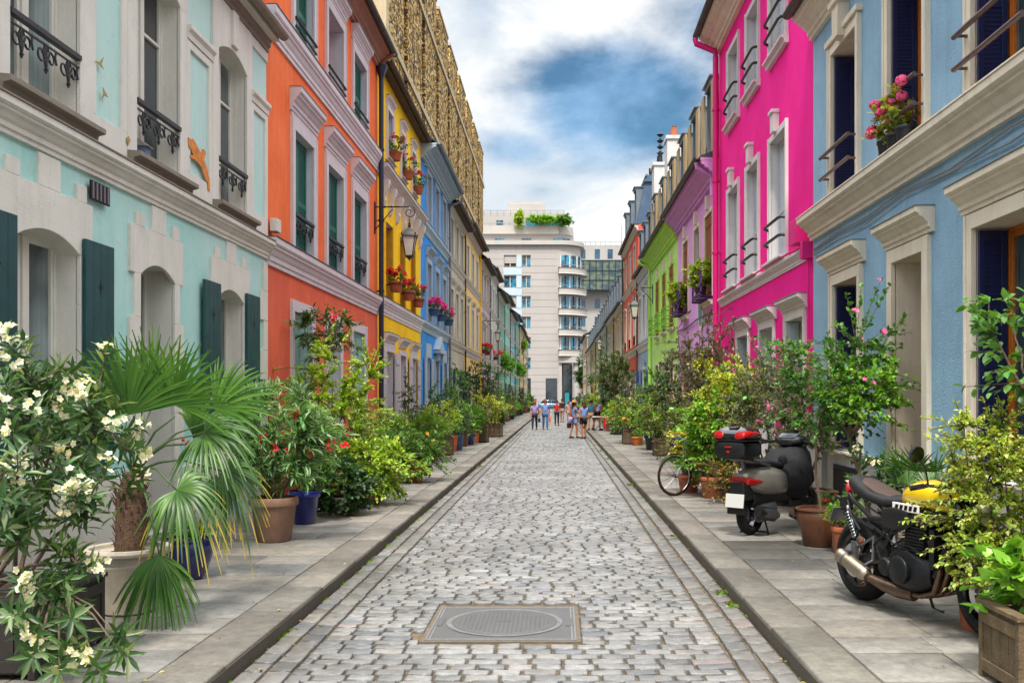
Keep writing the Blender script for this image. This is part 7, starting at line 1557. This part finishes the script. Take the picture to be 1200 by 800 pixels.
for a0, a1 in zip(np.linspace(40, 150, n)[:-1], np.linspace(40, 150, n)[1:]):
    P4 = [(1.40 + .335 * math.cos(R(a0)), .31 + .335 * math.sin(R(a0))), (1.40 + .335 * math.cos(R(a1)), .31 + .335 * math.sin(R(a1)))]; b.box(min(P4[0][0], P4[1][0]), max(P4[0][0], P4[1][0]) + .001, -.07, .07, min(P4[0][1], P4[1][1]), max(P4[0][1], P4[1][1]) + .012)
b.build('mudguard', 'black_plastic', mc)
b = MB(); loft(b, [(1.2, 0, .86, .05, .05), (1.24, 0, .86, .085, .085), (1.33, 0, .86, .095, .095), (1.345, 0, .86, .09, .09)], 20, ex=2); hl = b.build('headlight', 'gloss_black', mc)
b = MB(); b.lathe([(.085, 0), (.06, .012), (0, .016)], 20, T=Matrix.Translation((1.345, 0, .86)) @ Matrix.Rotation(R(90), 4, 'Y')); b.build('lens', 'lamp_glass', hl)
b = MB(); b.tube([(1.02, -.36, 1.00), (1.06, -.26, 1.02), (1.13, -.12, 1.01), (1.15, 0, 1.0), (1.13, .12, 1.01), (1.06, .26, 1.02), (1.02, .36, 1.00)], .012, 8); b.build('handlebar', 'gloss_black', mc)
for sy in (-1, 1):
    b = MB(); b.tube([(1.02, sy * .36, 1.0), (1.055, sy * .27, 1.018)], .019, 10); b.tube([(1.05, sy * .25, 1.03), (1.16, sy * .33, 1.02), (1.14, sy * .40, 1.01)], .006, 5); b.build('grip', 'rubber', mc)
    b = MB(); b.tube([(1.07, sy * .25, 1.03), (1.10, sy * .30, 1.15), (1.10, sy * .35, 1.20)], .008, 6); b.lathe([(.01, .02), (.05, .01), (.06, -.008), (.055, -.012)], 20, T=Matrix.Translation((1.10, sy * .37, 1.24)) @ Matrix.Rotation(R(-80), 4, 'Y')); mi_ = b.build('mirror', 'gloss_black', mc)
    b = MB(); b.lathe([(.055, 0), (0, .001)], 20, T=Matrix.Translation((1.098 - .012, sy * .37, 1.242)) @ Matrix.Rotation(R(-80), 4, 'Y')); b.build('mirror_glass', 'screen_grey', mi_)
    b = MB(); b.tube([(-.10, sy * .06, .82), (-.12, sy * .14, .82)], .007, 6); b.ball((-.125, sy * .165, .82), (.035, .02, .018), 10); b.build('indicator', 'black_plastic', mc)
b = MB(); b.lathe([(.02, 0), (.045, .02), (.045, .04), (0, .045)], 16, T=Matrix.Translation((-.16, 0, .88)) @ Matrix.Rotation(R(-90), 4, 'Y')); b.build('tail_light', 'tail_red', mc)
b = MB(); b.tube([(-.05, .0, .84), (-.18, 0, .76), (-.27, 0, .66)], .018, 8); b.box(-.30, -.20, -.03, .03, .70, .80); pb = b.build('plate_bracket', 'black_plastic', mc)
b = MB(); b.box(-.004, .004, -.105, .105, -.065, .065, T=Matrix.Translation((-.31, 0, .66)) @ Matrix.Rotation(R(28), 4, 'Y')); b.build('number_plate', 'galva', pb, .002)
b = MB(); b.tube([(.12, -.17, .52), (.10, -.16, .58), (-.02, -.15, .76)], .012, 8)
for i in range(9): q = Vector((.115, -.165, .53)) + (Vector((-.0, -.155, .70)) - Vector((.115, -.165, .53))) * (i / 8); b.tube([q, q + Vector((-.006, 0, .010))], .026, 12)
b.build('shock_absorber', 'chrome', mc)
b = MB()
for sy in (-1, 1): b = MB(); b.tube([(.12, sy * .25, .42), (.1, sy * .17, .42), (.12, sy * .17, .44), (.35, sy * .17, .56), (.34, sy * .17, .38), (.36, sy * .26, .35)], .012, 8); b.build('footrest', 'alu', mc)
b = MB(); b.tube([(.52, .14, .3), (.50, .26, .02), (.58, .29, .008)], .012, 8); b.build('kickstand', 'alu', mc)
b = MB()
for pts in ([(.5, -.17, .5), (.6, -.19, .62), (.75, -.18, .68), (.95, -.14, .8)], [(.2, -.13, .42), (.35, -.17, .5), (.5, -.18, .6), (.6, -.17, .7)], [(1.1, -.1, .98), (1.2, -.12, .8), (1.32, -.13, .5), (1.38, -.09, .36)], [(.45, -.16, .62), (.62, -.2, .55), (.8, -.2, .56), (.94, -.17, .5)], [(.3, -.15, .6), (.42, -.18, .45), (.55, -.2, .3)]): b.tube(pts, .007, 6)
b.build('hose', 'rubber', mc)

# ---- scooter
s0 = gp(879, 626); s0 = Vector((s0.x, s0.y, PAV)); ang = math.atan2(.73, .68)
sk = thing('scooter', s0, 'silver grey scooter with black top case and black leg apron', 'scooter', None, ang, 1.07)
wheel(sk, 0, .235, .235, .125, 'gloss_black', 3, disc=0, rimr=.155); wheel(sk, 1.27, .235, .235, .11, 'gloss_black', 3, rimr=.155)
b = MB(); loft(b, [(-.22, 0, .66, .05, .03), (-.19, 0, .65, .10, .07), (-.08, 0, .62, .16, .135), (.10, 0, .60, .19, .17), (.30, 0, .585, .20, .175), (.48, 0, .56, .185, .16), (.64, 0, .52, .15, .12), (.72, 0, .48, .11, .08)], 24, ex=2.8); bd = b.build('body', 'scooter_silver', sk)
b = MB(); loft(b, [(-.06, 0, .40, .10, .10), (.15, 0, .42, .13, .12), (.5, 0, .42, .15, .11), (.66, 0, .36, .15, .10)], 18, ex=3); b.box(.60, 1.02, -.17, .17, .27, .35); b.build('underbody', 'black_plastic', sk, .01)
b = MB(); loft(b, [(-.235, 0, .615, .085, .02), (-.222, 0, .61, .125, .05), (-.16, 0, .605, .150, .055), (-.06, 0, .60, .170, .045), (.0, 0, .60, .176, .01)], 20, ex=3); b.build('tail_light', 'tail_red', sk)
b = MB(); loft(b, [(-.06, 0, .775, .10, .022), (.05, 0, .79, .13, .035), (.25, 0, .785, .14, .045), (.40, 0, .765, .135, .04), (.55, 0, .745, .11, .045), (.66, 0, .72, .08, .04), (.70, 0, .68, .07, .05)], 20); b.build('seat', 'seat_vinyl', sk)
b = MB()
for sy in (-1, 1): b.tube([(.18, sy * .15, .76), (.0, sy * .16, .80), (-.18, sy * .12, .84), (-.28, sy * .08, .845)], .014, 8)
b.tube([(-.28, -.08, .845), (-.30, 0, .845), (-.28, .08, .845)], .014, 8); b.box(-.32, .0, -.12, .12, .845, .862); b.tube([(-.12, 0, .72), (-.16, 0, .85)], .025, 8); b.build('rack', 'alu', sk, .004)
b = MB(); loft(b, [(-.44, 0, .965, .14, .07), (-.42, 0, .965, .19, .095), (-.30, 0, .965, .225, .10), (-.14, 0, .965, .215, .10), (-.04, 0, .965, .17, .09), (-.02, 0, .965, .13, .07)], 28, ex=4); tcs = b.build('top_case', 'black_plastic', sk)
b = MB(); loft(b, [(-.43, 0, 1.09, .13, .02), (-.41, 0, 1.10, .185, .05), (-.30, 0, 1.125, .22, .088), (-.14, 0, 1.12, .21, .085), (-.04, 0, 1.10, .165, .05), (-.02, 0, 1.09, .12, .02)], 28, ex=3.2); b.build('case_lid', 'gloss_black', tcs)
b = MB(); b.box(-.445, -.0, -.228, .228, 1.055, 1.067); b.build('seam_band', 'rubber', tcs, .004)
b = MB()
for sy in (-1, 1):
    loft(b, [(-.438, sy * .125, 1.105, .05, .022), (-.422, sy * .135, 1.12, .065, .038), (-.36, sy * .165, 1.125, .062, .045), (-.24, sy * .195, 1.135, .034, .035), (-.15, sy * .21, 1.135, .010, .014)], 12)
b.box(-.452, -.43, -.04, .04, .985, 1.0); b.box(-.45, -.43, -.018, .018, .93, .955); b.build('reflector', 'tail_red', tcs)
b = MB(); loft(b, [(-.36, 0, 1.198, .055, .008), (-.32, 0, 1.208, .07, .008), (-.28, 0, 1.210, .05, .006)]); b.build('badge', 'chrome', tcs)
b = MB(); b.box(-.27, -.05, -.09, .09, .40, .60); b.tube([(-.14, 0, .5), (-.27, 0, .42)], .03, 8); b.box(-.30, -.285, -.11, .11, .25, .42); mg = b.build('mudguard', 'black_plastic', sk, .012)
b = MB(); b.box(-.006, .006, -.115, .115, -.075, .075, T=Matrix.Translation((-.315, 0, .40)) @ Matrix.Rotation(R(8), 4, 'Y')); b.build('number_plate', 'plate_white', mg, .003)
b = MB(); loft(b, [(-.02, -.11, .235, .05, .09), (.12, -.12, .25, .06, .10), (.3, -.12, .27, .05, .09)], 14); b.build('engine', 'alu', sk)
b = MB(); b.tube([(.34, -.15, .20), (.24, -.17, .21), (.20, -.175, .215), (-.10, -.185, .27), (-.15, -.187, .28)], [.03, .045, .062, .062, .045], 18, flat=1.2); mu = b.build('muffler', 'black_plastic', sk)
b = MB(); loft(b, [(.22, -.228, .22, .008, .045), (.08, -.236, .245, .01, .055), (-.08, -.236, .27, .008, .045)], 12, ex=2.4); b.build('heat_shield', 'alu', mu)
b = MB(); loft(b, [(.86, 0, .50, .20, .20), (.90, 0, .58, .21, .30), (.97, 0, .66, .20, .34), (1.06, 0, .68, .17, .30), (1.14, 0, .66, .10, .22)], 22, ex=2.6); b.build('front_fairing', 'scooter_silver', sk)
b = MB(); rs = random.Random(4)
ring = [(.52, 0, .56, .20, .18), (.60, 0, .60, .27, .24), (.70, 0, .62, .30, .29), (.80, 0, .63, .31, .32), (.88, 0, .64, .30, .33), (.96, 0, .66, .26, .32)]
loft(b, ring, 26, ex=2.2); ap_ = b.build('leg_apron', 'nylon', sk)
for v in ap_.data.vertices: v.co += Vector((math.sin(v.co.z * 31 + v.co.y * 11) * .018, math.sin(v.co.z * 23 + v.co.x * 17) * .020, math.sin(v.co.y * 29 + v.co.x * 13) * .018))
b = MB(); b.ball((.57, -.08, .80), (.03, .06, .07), 12); b.tube([(.62, -.27, .72), (.70, -.36, .62), (.72, -.38, .55)], .008, 5); b.tube([(.78, -.3, .5), (.8, -.34, .40)], .008, 5); b.build('pocket', 'nylon', ap_)
b = MB(); loft(b, [(.78, 0, 1.00, .09, .03), (.82, 0, 1.02, .17, .055), (.90, 0, 1.03, .20, .07), (.99, 0, 1.02, .17, .06), (1.04, 0, 1.00, .10, .04)], 20, ex=2.6); b.tube([(.92, 0, .86), (.91, 0, 1.0)], .05, 10); hbx = b.build('handlebar', 'black_plastic', sk)
b = MB(); b.add([(.80, -.10, 1.062), (.90, -.12, 1.104), (.90, .12, 1.104), (.80, .10, 1.062)], [(0, 1, 2, 3)]); b.build('dash_screen', 'screen_grey', hbx)
for sy in (-1, 1):
    b = MB(); b.tube([(.88, sy * .18, 1.01), (.80, sy * .33, .995)], .018, 10); b.tube([(.90, sy * .19, 1.0), (.88, sy * .30, .985), (.84, sy * .36, .975)], .006, 6); b.build('grip', 'rubber', hbx)
b = MB(); b.tube([(.18, -.08, .16), (.12, -.16, .015), (.08, -.18, .008)], .010, 6); b.tube([(.18, .08, .16), (.12, .16, .015), (.08, .18, .008)], .010, 6); b.tube([(.12, -.16, .03), (.12, .16, .03)], .009, 6); b.build('centre_stand', 'black_plastic', sk)

# ---- bicycle; front wheel nearest the road
M['bike_silver'] = mat('bike_silver', '#9aa2ac', .3, .1, 8, metal=.6); M['bike_blue'] = mat('bike_blue', '#2b4a86', .4, .1)
f0 = gp(790, 581); ang = math.atan2(-.45, -.9)
bk = thing('bicycle', (f0.x + .93, f0.y + .46, PAV), 'silver bicycle leaning among the bushes with its front wheel toward the kerb', 'bicycle', None, ang)
wheel(bk, 0, .335, .335, .032, 'chrome', wire=True, disc=0, rimr=.31); wheel(bk, 1.03, .335, .335, .032, 'chrome', wire=True, disc=0, rimr=.31)
b = MB()
for a_, c_ in (((.44, 0, .28), (.33, 0, .80)), ((.44, 0, .28), (.86, 0, .70)), ((.35, 0, .74), (.84, 0, .80)), ((.44, 0, .28), (0, .05, .335)), ((.44, 0, .28), (0, -.05, .335)), ((.35, 0, .74), (0, .05, .335)), ((.35, 0, .74), (0, -.05, .335)), ((.86, 0, .68), (.82, 0, .90))): b.tube([a_, c_], .016, 8)
b.build('frame', 'bike_silver', bk)
b = MB()
for sy in (-1, 1): b.tube([(.87, sy * .02, .68), (.89, sy * .055, .62), (.96, sy * .055, .42), (1.03, sy * .055, .335)], .011, 8)
b.build('fork', 'bike_silver', bk)
b = MB(); b.tube([(.80, 0, .92), (.84, -.08, .95), (.93, -.20, .95), (.96, -.24, .88), (.90, -.25, .83), (.84, -.25, .84)], .013, 8); b.tube([(.80, 0, .92), (.84, .08, .95), (.93, .20, .95), (.96, .24, .88), (.90, .25, .83), (.84, .25, .84)], .013, 8); b.build('handlebar', 'bike_blue', bk)
b = MB(); loft(b, [(.16, 0, .86, .07, .02), (.24, 0, .87, .075, .03), (.34, 0, .865, .035, .022), (.42, 0, .86, .02, .012)], 12); b.build('saddle', 'seat_vinyl', bk)
b = MB(); b.lathe([(.09, -.004), (.09, .004)], 24, T=Matrix.Translation((.44, -.05, .28)) @ Matrix.Rotation(R(90), 4, 'X')); b.tube([(.44, -.05, .28), (.52, -.07, .14)], .009, 6); b.box(.48, .57, -.14, -.07, .125, .145); b.tube([(.44, .05, .28), (.36, .07, .42)], .009, 6); b.build('crank', 'chrome', bk)
b = MB(); n = 14; pts = [(1.03 + .36 * math.cos(R(a)), 0, .335 + .36 * math.sin(R(a))) for a in range(30, 150, 9)]; b.tube(pts, .014, 6); b.tube([(.36 * math.cos(R(a)), 0, .335 + .36 * math.sin(R(a))) for a in range(20, 170, 10)], .014, 6); b.build('mudguard', 'chrome', bk)

# ---- car on the cross street
M['car_blue'] = mat('car_blue', '#5f8db4', .25, .05, 1, metal=.3, coat=.8); M['car_glass'] = glass_mat('car_glass', '#16242c')
cr = thing('parked_car', (-.75, 143.5, 0), 'pale blue hatchback standing across the end of the street', 'car')
b = MB()
def cloft(b, st, mi=0): # stations x, half width, z0, z1
    loft(b, [(x, 0, (z0 + z1) / 2, hw, (z1 - z0) / 2) for x, hw, z0, z1 in st], 20, mi, None, 5)
cloft(b, [(-2.1, .70, .35, .80), (-2.0, .80, .28, .92), (-1.2, .86, .25, .98), (0, .88, .25, .98), (1.0, .87, .25, .95), (1.7, .82, .28, .85), (2.05, .68, .35, .70)]); bdy = b.build('body', 'car_blue', cr)
b = MB(); cloft(b, [(-1.75, .55, .9, 1.05), (-1.4, .66, .9, 1.36), (-.9, .70, .9, 1.46), (0, .70, .9, 1.47), (.55, .66, .9, 1.30), (1.15, .58, .88, .98)]); b.build('cabin', 'car_glass', cr)
b = MB(); cloft(b, [(-1.5, .60, 1.38, 1.42), (-.9, .68, 1.44, 1.49), (0, .67, 1.45, 1.50), (.4, .6, 1.36, 1.42)])
for x in (-1.0, -.1): b.box(x - .04, x + .04, -.72, .72, .95, 1.42)
b.build('roof', 'car_blue', cr)
for x in (-1.3, 1.3):
    for sy in (-1, 1):
        b = MB(); TT = Matrix.Translation((x, sy * .80, .31)) @ Matrix.Rotation(R(90), 4, 'X'); b.lathe([(.0, -.1), (.28, -.1), (.31, -.07), (.31, .07), (.28, .1), (0, .1)], 24, T=TT); wh = b.build('wheel', 'rubber', cr); b = MB(); b.lathe([(.0, -.106), (.19, -.106), (.19, .106), (0, .106)], 18, T=TT); b.build('rim', 'alu', wh)
for sy in (-1, 1):
    b = MB(); b.box(-2.12, -2.0, sy * .62 - .14, sy * .62 + .14, .68, .86); b.build('tail_light', 'tail_red', cr, .02); b = MB(); b.box(1.9, 2.03, sy * .55 - .14, sy * .55 + .14, .58, .72); b.build('headlight', 'lamp_glass', cr, .02)
# ---- folding table, crate
tb = thing('folding_table', gp(703.5, 504.5), 'small white folding table standing by the kerb next to the stooping visitor', 'folding table')
b = MB(); b.box(-.42, .42, -.28, .28, .68, .71); b.build('tabletop', 'sign_white', tb, .01)
for sy in (-.22, .22):
    for q in (-1, 1): b = MB(); b.tube([(-.3 * q, sy, 0), (.3 * q, sy, .68)], .015, 6); b.build('leg', 'galva', tb)
cb = thing('red_crate', gp(711.5, 502), 'red plastic crate standing on the pavement behind the folding table', 'crate'); b = MB()
b.box(-.2, .2, -.3, .3, 0, .03); b.box(-.2, -.17, -.3, .3, .03, .62); b.box(.17, .2, -.3, .3, .03, .62); b.box(-.17, .17, -.3, -.27, .03, .62); b.box(-.17, .17, .27, .3, .03, .62); b.build('shell', 'sign_red', cb, .01); b = MB(); b.box(-.22, .22, -.32, -.3, .56, .62); b.box(-.22, .22, .3, .32, .56, .62); b.build('rim', 'sign_red', cb)

# ================================================================ PEOPLE
def skin_mesh(name, verts, edges, radii, m, parent, sub=2, root=0):
    me = bpy.data.meshes.new(name); me.from_pydata([tuple(v) for v in verts], edges, []); bm_ = bmesh.new(); bm_.from_mesh(me); bm_.verts.layers.skin.verify(); bm_.to_mesh(me); bm_.free(); me.materials.append(M[m] if isinstance(m, str) else m)
    o = bpy.data.objects.new(name, me); COL.objects.link(o); o.parent = parent
    md = o.modifiers.new('skin', 'SKIN'); md.use_smooth_shade = True; md.branch_smoothing = .4
    sv = me.skin_vertices[0].data
    for i, r_ in enumerate(radii): sv[i].radius = r_ if isinstance(r_, tuple) else (r_, r_); sv[i].use_root = (i == root)
    s = o.modifiers.new('sub', 'SUBSURF'); s.levels = sub; s.render_levels = sub; return o
def cloth(name, col): 
    if name not in M: M[name] = mat(name, col, .85, .12, 20, .2, 60)
    return name
M['skin_light'] = mat('skin_light', '#c98f72', .55, .08, 20); M['skin_tan'] = mat('skin_tan', '#a96a4a', .55, .08, 20)
def person(loc, H, label, top, legs, hair, skin='skin_tan', face=180, stride=.18, bend=0, arms=((-.1, .05), (.1, .0)), shorts=False, sleeveless=False, hat=None, long_hair=False, raise_r=None, bag=None):
    """face: heading in degrees, 0 looks away down the street, 180 looks to the eye"""
    t = thing('person', loc, label, 'person', None, R(face)); k = H / 1.72
    V = {}; bz = math.radians(bend)
    def B(x, y, z):        # upper body bends forward (local +y) about the hips
        dz = z - .95; return ((x) * k, (y + dz * math.sin(bz)) * k, (.95 + dz * math.cos(bz)) * k)
    s_ = stride
    names = ['pelvis', 'waist', 'chest', 'neck', 'head', 'crown']
    V['pelvis'] = B(0, 0, .95); V['waist'] = B(0, .01, 1.10); V['chest'] = B(0, .0, 1.32); V['neck'] = B(0, 0, 1.47); V['jaw'] = B(0, .015, 1.54); V['head'] = B(0, .015, 1.62); V['crown'] = B(0, .0, 1.69)
    for s, q in (('l', -1), ('r', 1)):
        st_ = s_ * q; V[s + 'hip'] = (.095 * q * k, 0, .90 * k); V[s + 'knee'] = (.10 * q * k, (st_ * .55 + .03) * k, .50 * k); V[s + 'ank'] = (.10 * q * k, st_ * k - .02, (.09 + max(0, -st_) * .12) * k); V[s + 'toe'] = (.115 * q * k, st_ * k + .15 * k, .035 * k)
        ax, ay = arms[0] if q < 0 else arms[1]
        V[s + 'sho'] = B(.175 * q, 0, 1.40)
        if raise_r is not None and q > 0: V[s + 'elb'] = B(.22, .10, 1.17); V[s + 'wri'] = B(.06, .30, raise_r); V[s + 'han'] = B(.03, .36, raise_r + .03); hd = (-.3, .8, .2)
        else: V[s + 'elb'] = B(.22 * q, ax * .4 - .02, 1.13); V[s + 'wri'] = B(.24 * q, ax + .04, .90); V[s + 'han'] = B(.245 * q, ax + .06, .82); hd = (0, .15, -1)
        for f in range(5):
            o_ = (f - 2) * .018; V[s + 'f%d' % f] = tuple(Vector(V[s + 'han']) + Vector((q * .0 if f else -q * .035, o_, 0)) + Vector(hd).normalized() * (.075 if f else .035) * k)
    rad = dict(pelvis=(.15, .115), waist=(.125, .095), chest=(.155, .11), neck=(.055, .055), jaw=(.065, .075), head=(.078, .095), crown=(.05, .06))
    for s in 'lr':
        rad.update({s + 'hip': .088, s + 'knee': .056, s + 'ank': .038, s + 'toe': .032, s + 'sho': .062, s + 'elb': .042, s + 'wri': .028, s + 'han': (.020, .034)}); rad.update({s + 'f%d' % f: .010 for f in range(5)})
    E = [('pelvis', 'waist'), ('waist', 'chest'), ('chest', 'neck'), ('neck', 'jaw'), ('jaw', 'head'), ('head', 'crown')]
    for s in 'lr': E += [('pelvis', s + 'hip'), (s + 'hip', s + 'knee'), (s + 'knee', s + 'ank'), (s + 'ank', s + 'toe'), ('chest', s + 'sho'), (s + 'sho', s + 'elb'), (s + 'elb', s + 'wri'), (s + 'wri', s + 'han')] + [(s + 'han', s + 'f%d' % f) for f in range(5)]
    def mk(name, E, m, grow=0, cut=None, par=t, sub=2):
        ids = []; vv = dict(V)
        if cut: vv.update(cut)
        for a, c in E:
            for x in (a, c):
                if x not in ids: ids.append(x)
        first = 'pelvis' if 'pelvis' in ids else ids[0]; ids.sort(key=lambda x: x != first)
        base = lambda x: x.split('*')[0]
        rr = []
        for x in ids:
            r_ = rad[base(x)]; r_ = r_ if isinstance(r_, tuple) else (r_, r_); rr.append(((r_[0] + grow) * k, (r_[1] + grow) * k))
        return skin_mesh(name, [vv[x] for x in ids], [(ids.index(a), ids.index(c)) for a, c in E], rr, m, par, sub)
    mk('body', E, skin)
    lerp = lambda a, c, q: tuple(Vector(V[a]) * (1 - q) + Vector(V[c]) * q)
    cut = {'lelb*': lerp('lsho', 'lelb', .7 if not sleeveless else .15), 'relb*': lerp('rsho', 'relb', .7 if not sleeveless else .15), 'neck*': lerp('chest', 'neck', .55), 'pelvis*': lerp('pelvis', 'waist', .2)}
    rad['neck'] = (.075, .065) if False else rad['neck']
    mk('top', [('pelvis*', 'waist'), ('waist', 'chest'), ('chest', 'neck*'), ('chest', 'lsho'), ('chest', 'rsho'), ('lsho', 'lelb*'), ('rsho', 'relb*')], top, .016, cut)
    q = .45 if shorts else 1
    cut = {'lkn*': lerp('lhip', 'lknee', .62), 'rkn*': lerp('rhip', 'rknee', .62)}; rad['lkn'] = rad['rkn'] = .082
    if shorts: mk('shorts', [('pelvis', 'lhip'), ('pelvis', 'rhip'), ('lhip', 'lkn*'), ('rhip', 'rkn*')], legs, .018, cut)
    else: mk('trousers', [('pelvis', 'lhip'), ('pelvis', 'rhip'), ('lhip', 'lknee'), ('rhip', 'rknee'), ('lknee', 'lank'), ('rknee', 'rank')], legs, .018)
    for s in 'lr':
        b = MB(); a = Vector(V[s + 'ank']); c = Vector(V[s + 'toe']); b.ball(((a.x + c.x) / 2, (a.y + c.y) / 2 - .01, .045 + max(0, a.z - .10 * k)), (.045, .13, .045), 10); b.build('shoe', 'rubber', t)
    b = MB(); hc = Vector(V['head']); n = 14
    b.ball((hc.x, hc.y - .018, hc.z + .018), (.092, .105, .105), n); 
    if long_hair: b.ball((hc.x, hc.y - .075, hc.z - .10), (.075, .045, .13), 10)
    b.build('hair', hair, t)
    b = MB(); 
    b.ball((hc.x - .033, hc.y + .088, hc.z - .0), .011, 8); b.ball((hc.x + .033, hc.y + .088, hc.z - .0), .011, 8); b.build('eye', 'gloss_black', t)
    b = MB(); b.tube([(hc.x, hc.y + .085, hc.z + .005), (hc.x, hc.y + .112, hc.z - .035), (hc.x, hc.y + .09, hc.z - .04)], [.008, .014, .01], 6); b.box(hc.x - .025, hc.x + .025, hc.y + .075, hc.y + .092, hc.z - .075, hc.z - .065)
    for sg in (-1, 1): b.ball((hc.x + sg * .088, hc.y, hc.z - .01), (.012, .022, .032), 8)
    b.build('face', skin, t)
    if hat: b = MB(); b.lathe([(.19, .0), (.19, .012), (.10, .02), (.095, .10), (.05, .12), (0, .12)], 20, c=(hc.x, hc.y, hc.z + .05)); b.build('hat', hat, t)
    if bag:
        m, side, sz = bag; wv = Vector(V[('l' if side < 0 else 'r') + 'han']); o = thing('handbag', Vector(loc) + Matrix.Rotation(R(face), 3, 'Z') @ Vector((wv.x + .02 * side, wv.y, wv.z - sz[2] - .12)), f'{m[1]}', 'bag', None, R(face))
        b = MB(); b.box(-sz[0], sz[0], -sz[1], sz[1], 0, sz[2]); b.build('bag_body', m[0], o, .02); b = MB(); b.tube([(0, -sz[1] * .6, sz[2]), (0, -sz[1] * .3, sz[2] + .14), (0, sz[1] * .3, sz[2] + .14), (0, sz[1] * .6, sz[2])], .012, 6); b.build('handle', m[0], o)
    return t
hb, hd_, hbl = cloth('hair_brown', '#4a2c1c'), cloth('hair_dark', '#1c1512'), cloth('hair_auburn', '#7a4a2e')
lil, jean, navy_, red_, blk = cloth('lilac_cotton', '#8c86c4'), cloth('jeans', '#3d6a9c'), cloth('navy_cotton', '#22263a'), cloth('red_cotton', '#b3161e'), cloth('black_cotton', '#17181c')
skb, grb, lsh, khk, tea, flo, gsh = cloth('sky_cotton', '#6f8fcf'), cloth('grey_blue_cotton', '#6e7f9c'), cloth('lilac_shorts', '#9a98cc'), cloth('khaki', '#b09a7a'), cloth('teal_cotton', '#2f86b4'), cloth('floral', '#b78a8c'), cloth('grey_shorts', '#8a8a90')
cloth('straw', '#b59356'); cloth('orange_bag', '#dd5a2a')
person(gp(626.5, 503.5, 0), 1.58, 'woman in lilac blouse and dark trousers walking with a shoulder bag', lil, navy_, hbl, face=175, long_hair=True, arms=((-.15, 0), (.12, 0)), bag=(('black_cotton', 'small black handbag carried by the woman in lilac'), -1, (.06, .13, .22)))
person(gp(639, 503.5, 0), 1.68, 'man in light blue shirt and blue jeans holding an orange bag', skb, jean, hbl, face=185, stride=-.12, bag=(('orange_bag', 'orange shopping bag in the hand of the man in jeans'), -1, (.05, .15, .26)))
person(gp(652.5, 498.5, 0), 1.58, 'woman in bright red top and dark trousers walking down the middle', red_, navy_, hd_, face=180, stride=.1)
person(gp(658.8, 494.5, 0), 1.68, 'man in black top and grey shorts behind the woman in red', blk, gsh, hd_, face=170, shorts=True, stride=-.15)
person(gp(666.5, 496.5, 0), 1.55, 'woman in dusty pink patterned top with brown shorts', flo, khk, hbl, face=190, shorts=True, long_hair=True)
person(gp(671.5, 497.5, 0), 1.74, 'man in blue shirt partly hidden behind the two women in shorts', skb, navy_, hd_, face=180, stride=.05)
person(gp(672.5, 513.5, 0), 1.60, 'woman in grey blue top and lilac shorts with straw hat', grb, lsh, hb, face=-60, shorts=True, stride=.12, hat='straw', raise_r=1.22, long_hair=True, bag=(('black_cotton', 'black shoulder bag hanging by the woman in lilac shorts'), -1, (.06, .14, .2)))
person(gp(684, 514, 0), 1.60, 'woman in sleeveless blue top and black shorts seen from behind', skb, blk, hb, face=20, shorts=True, stride=.07, sleeveless=True, long_hair=True, raise_r=1.2)
person(gp(693, 504, PAV), 1.55, 'visitor in teal top, khaki shorts and hat beside the kerb', tea, khk, hb, face=-20, shorts=True, hat='straw', sleeveless=True)
person(gp(699, 504, PAV), 1.62, 'visitor in blue top stooping over the folding table', lil, blk, hd_, face=-70, shorts=True, bend=35, raise_r=1.0, sleeveless=True)
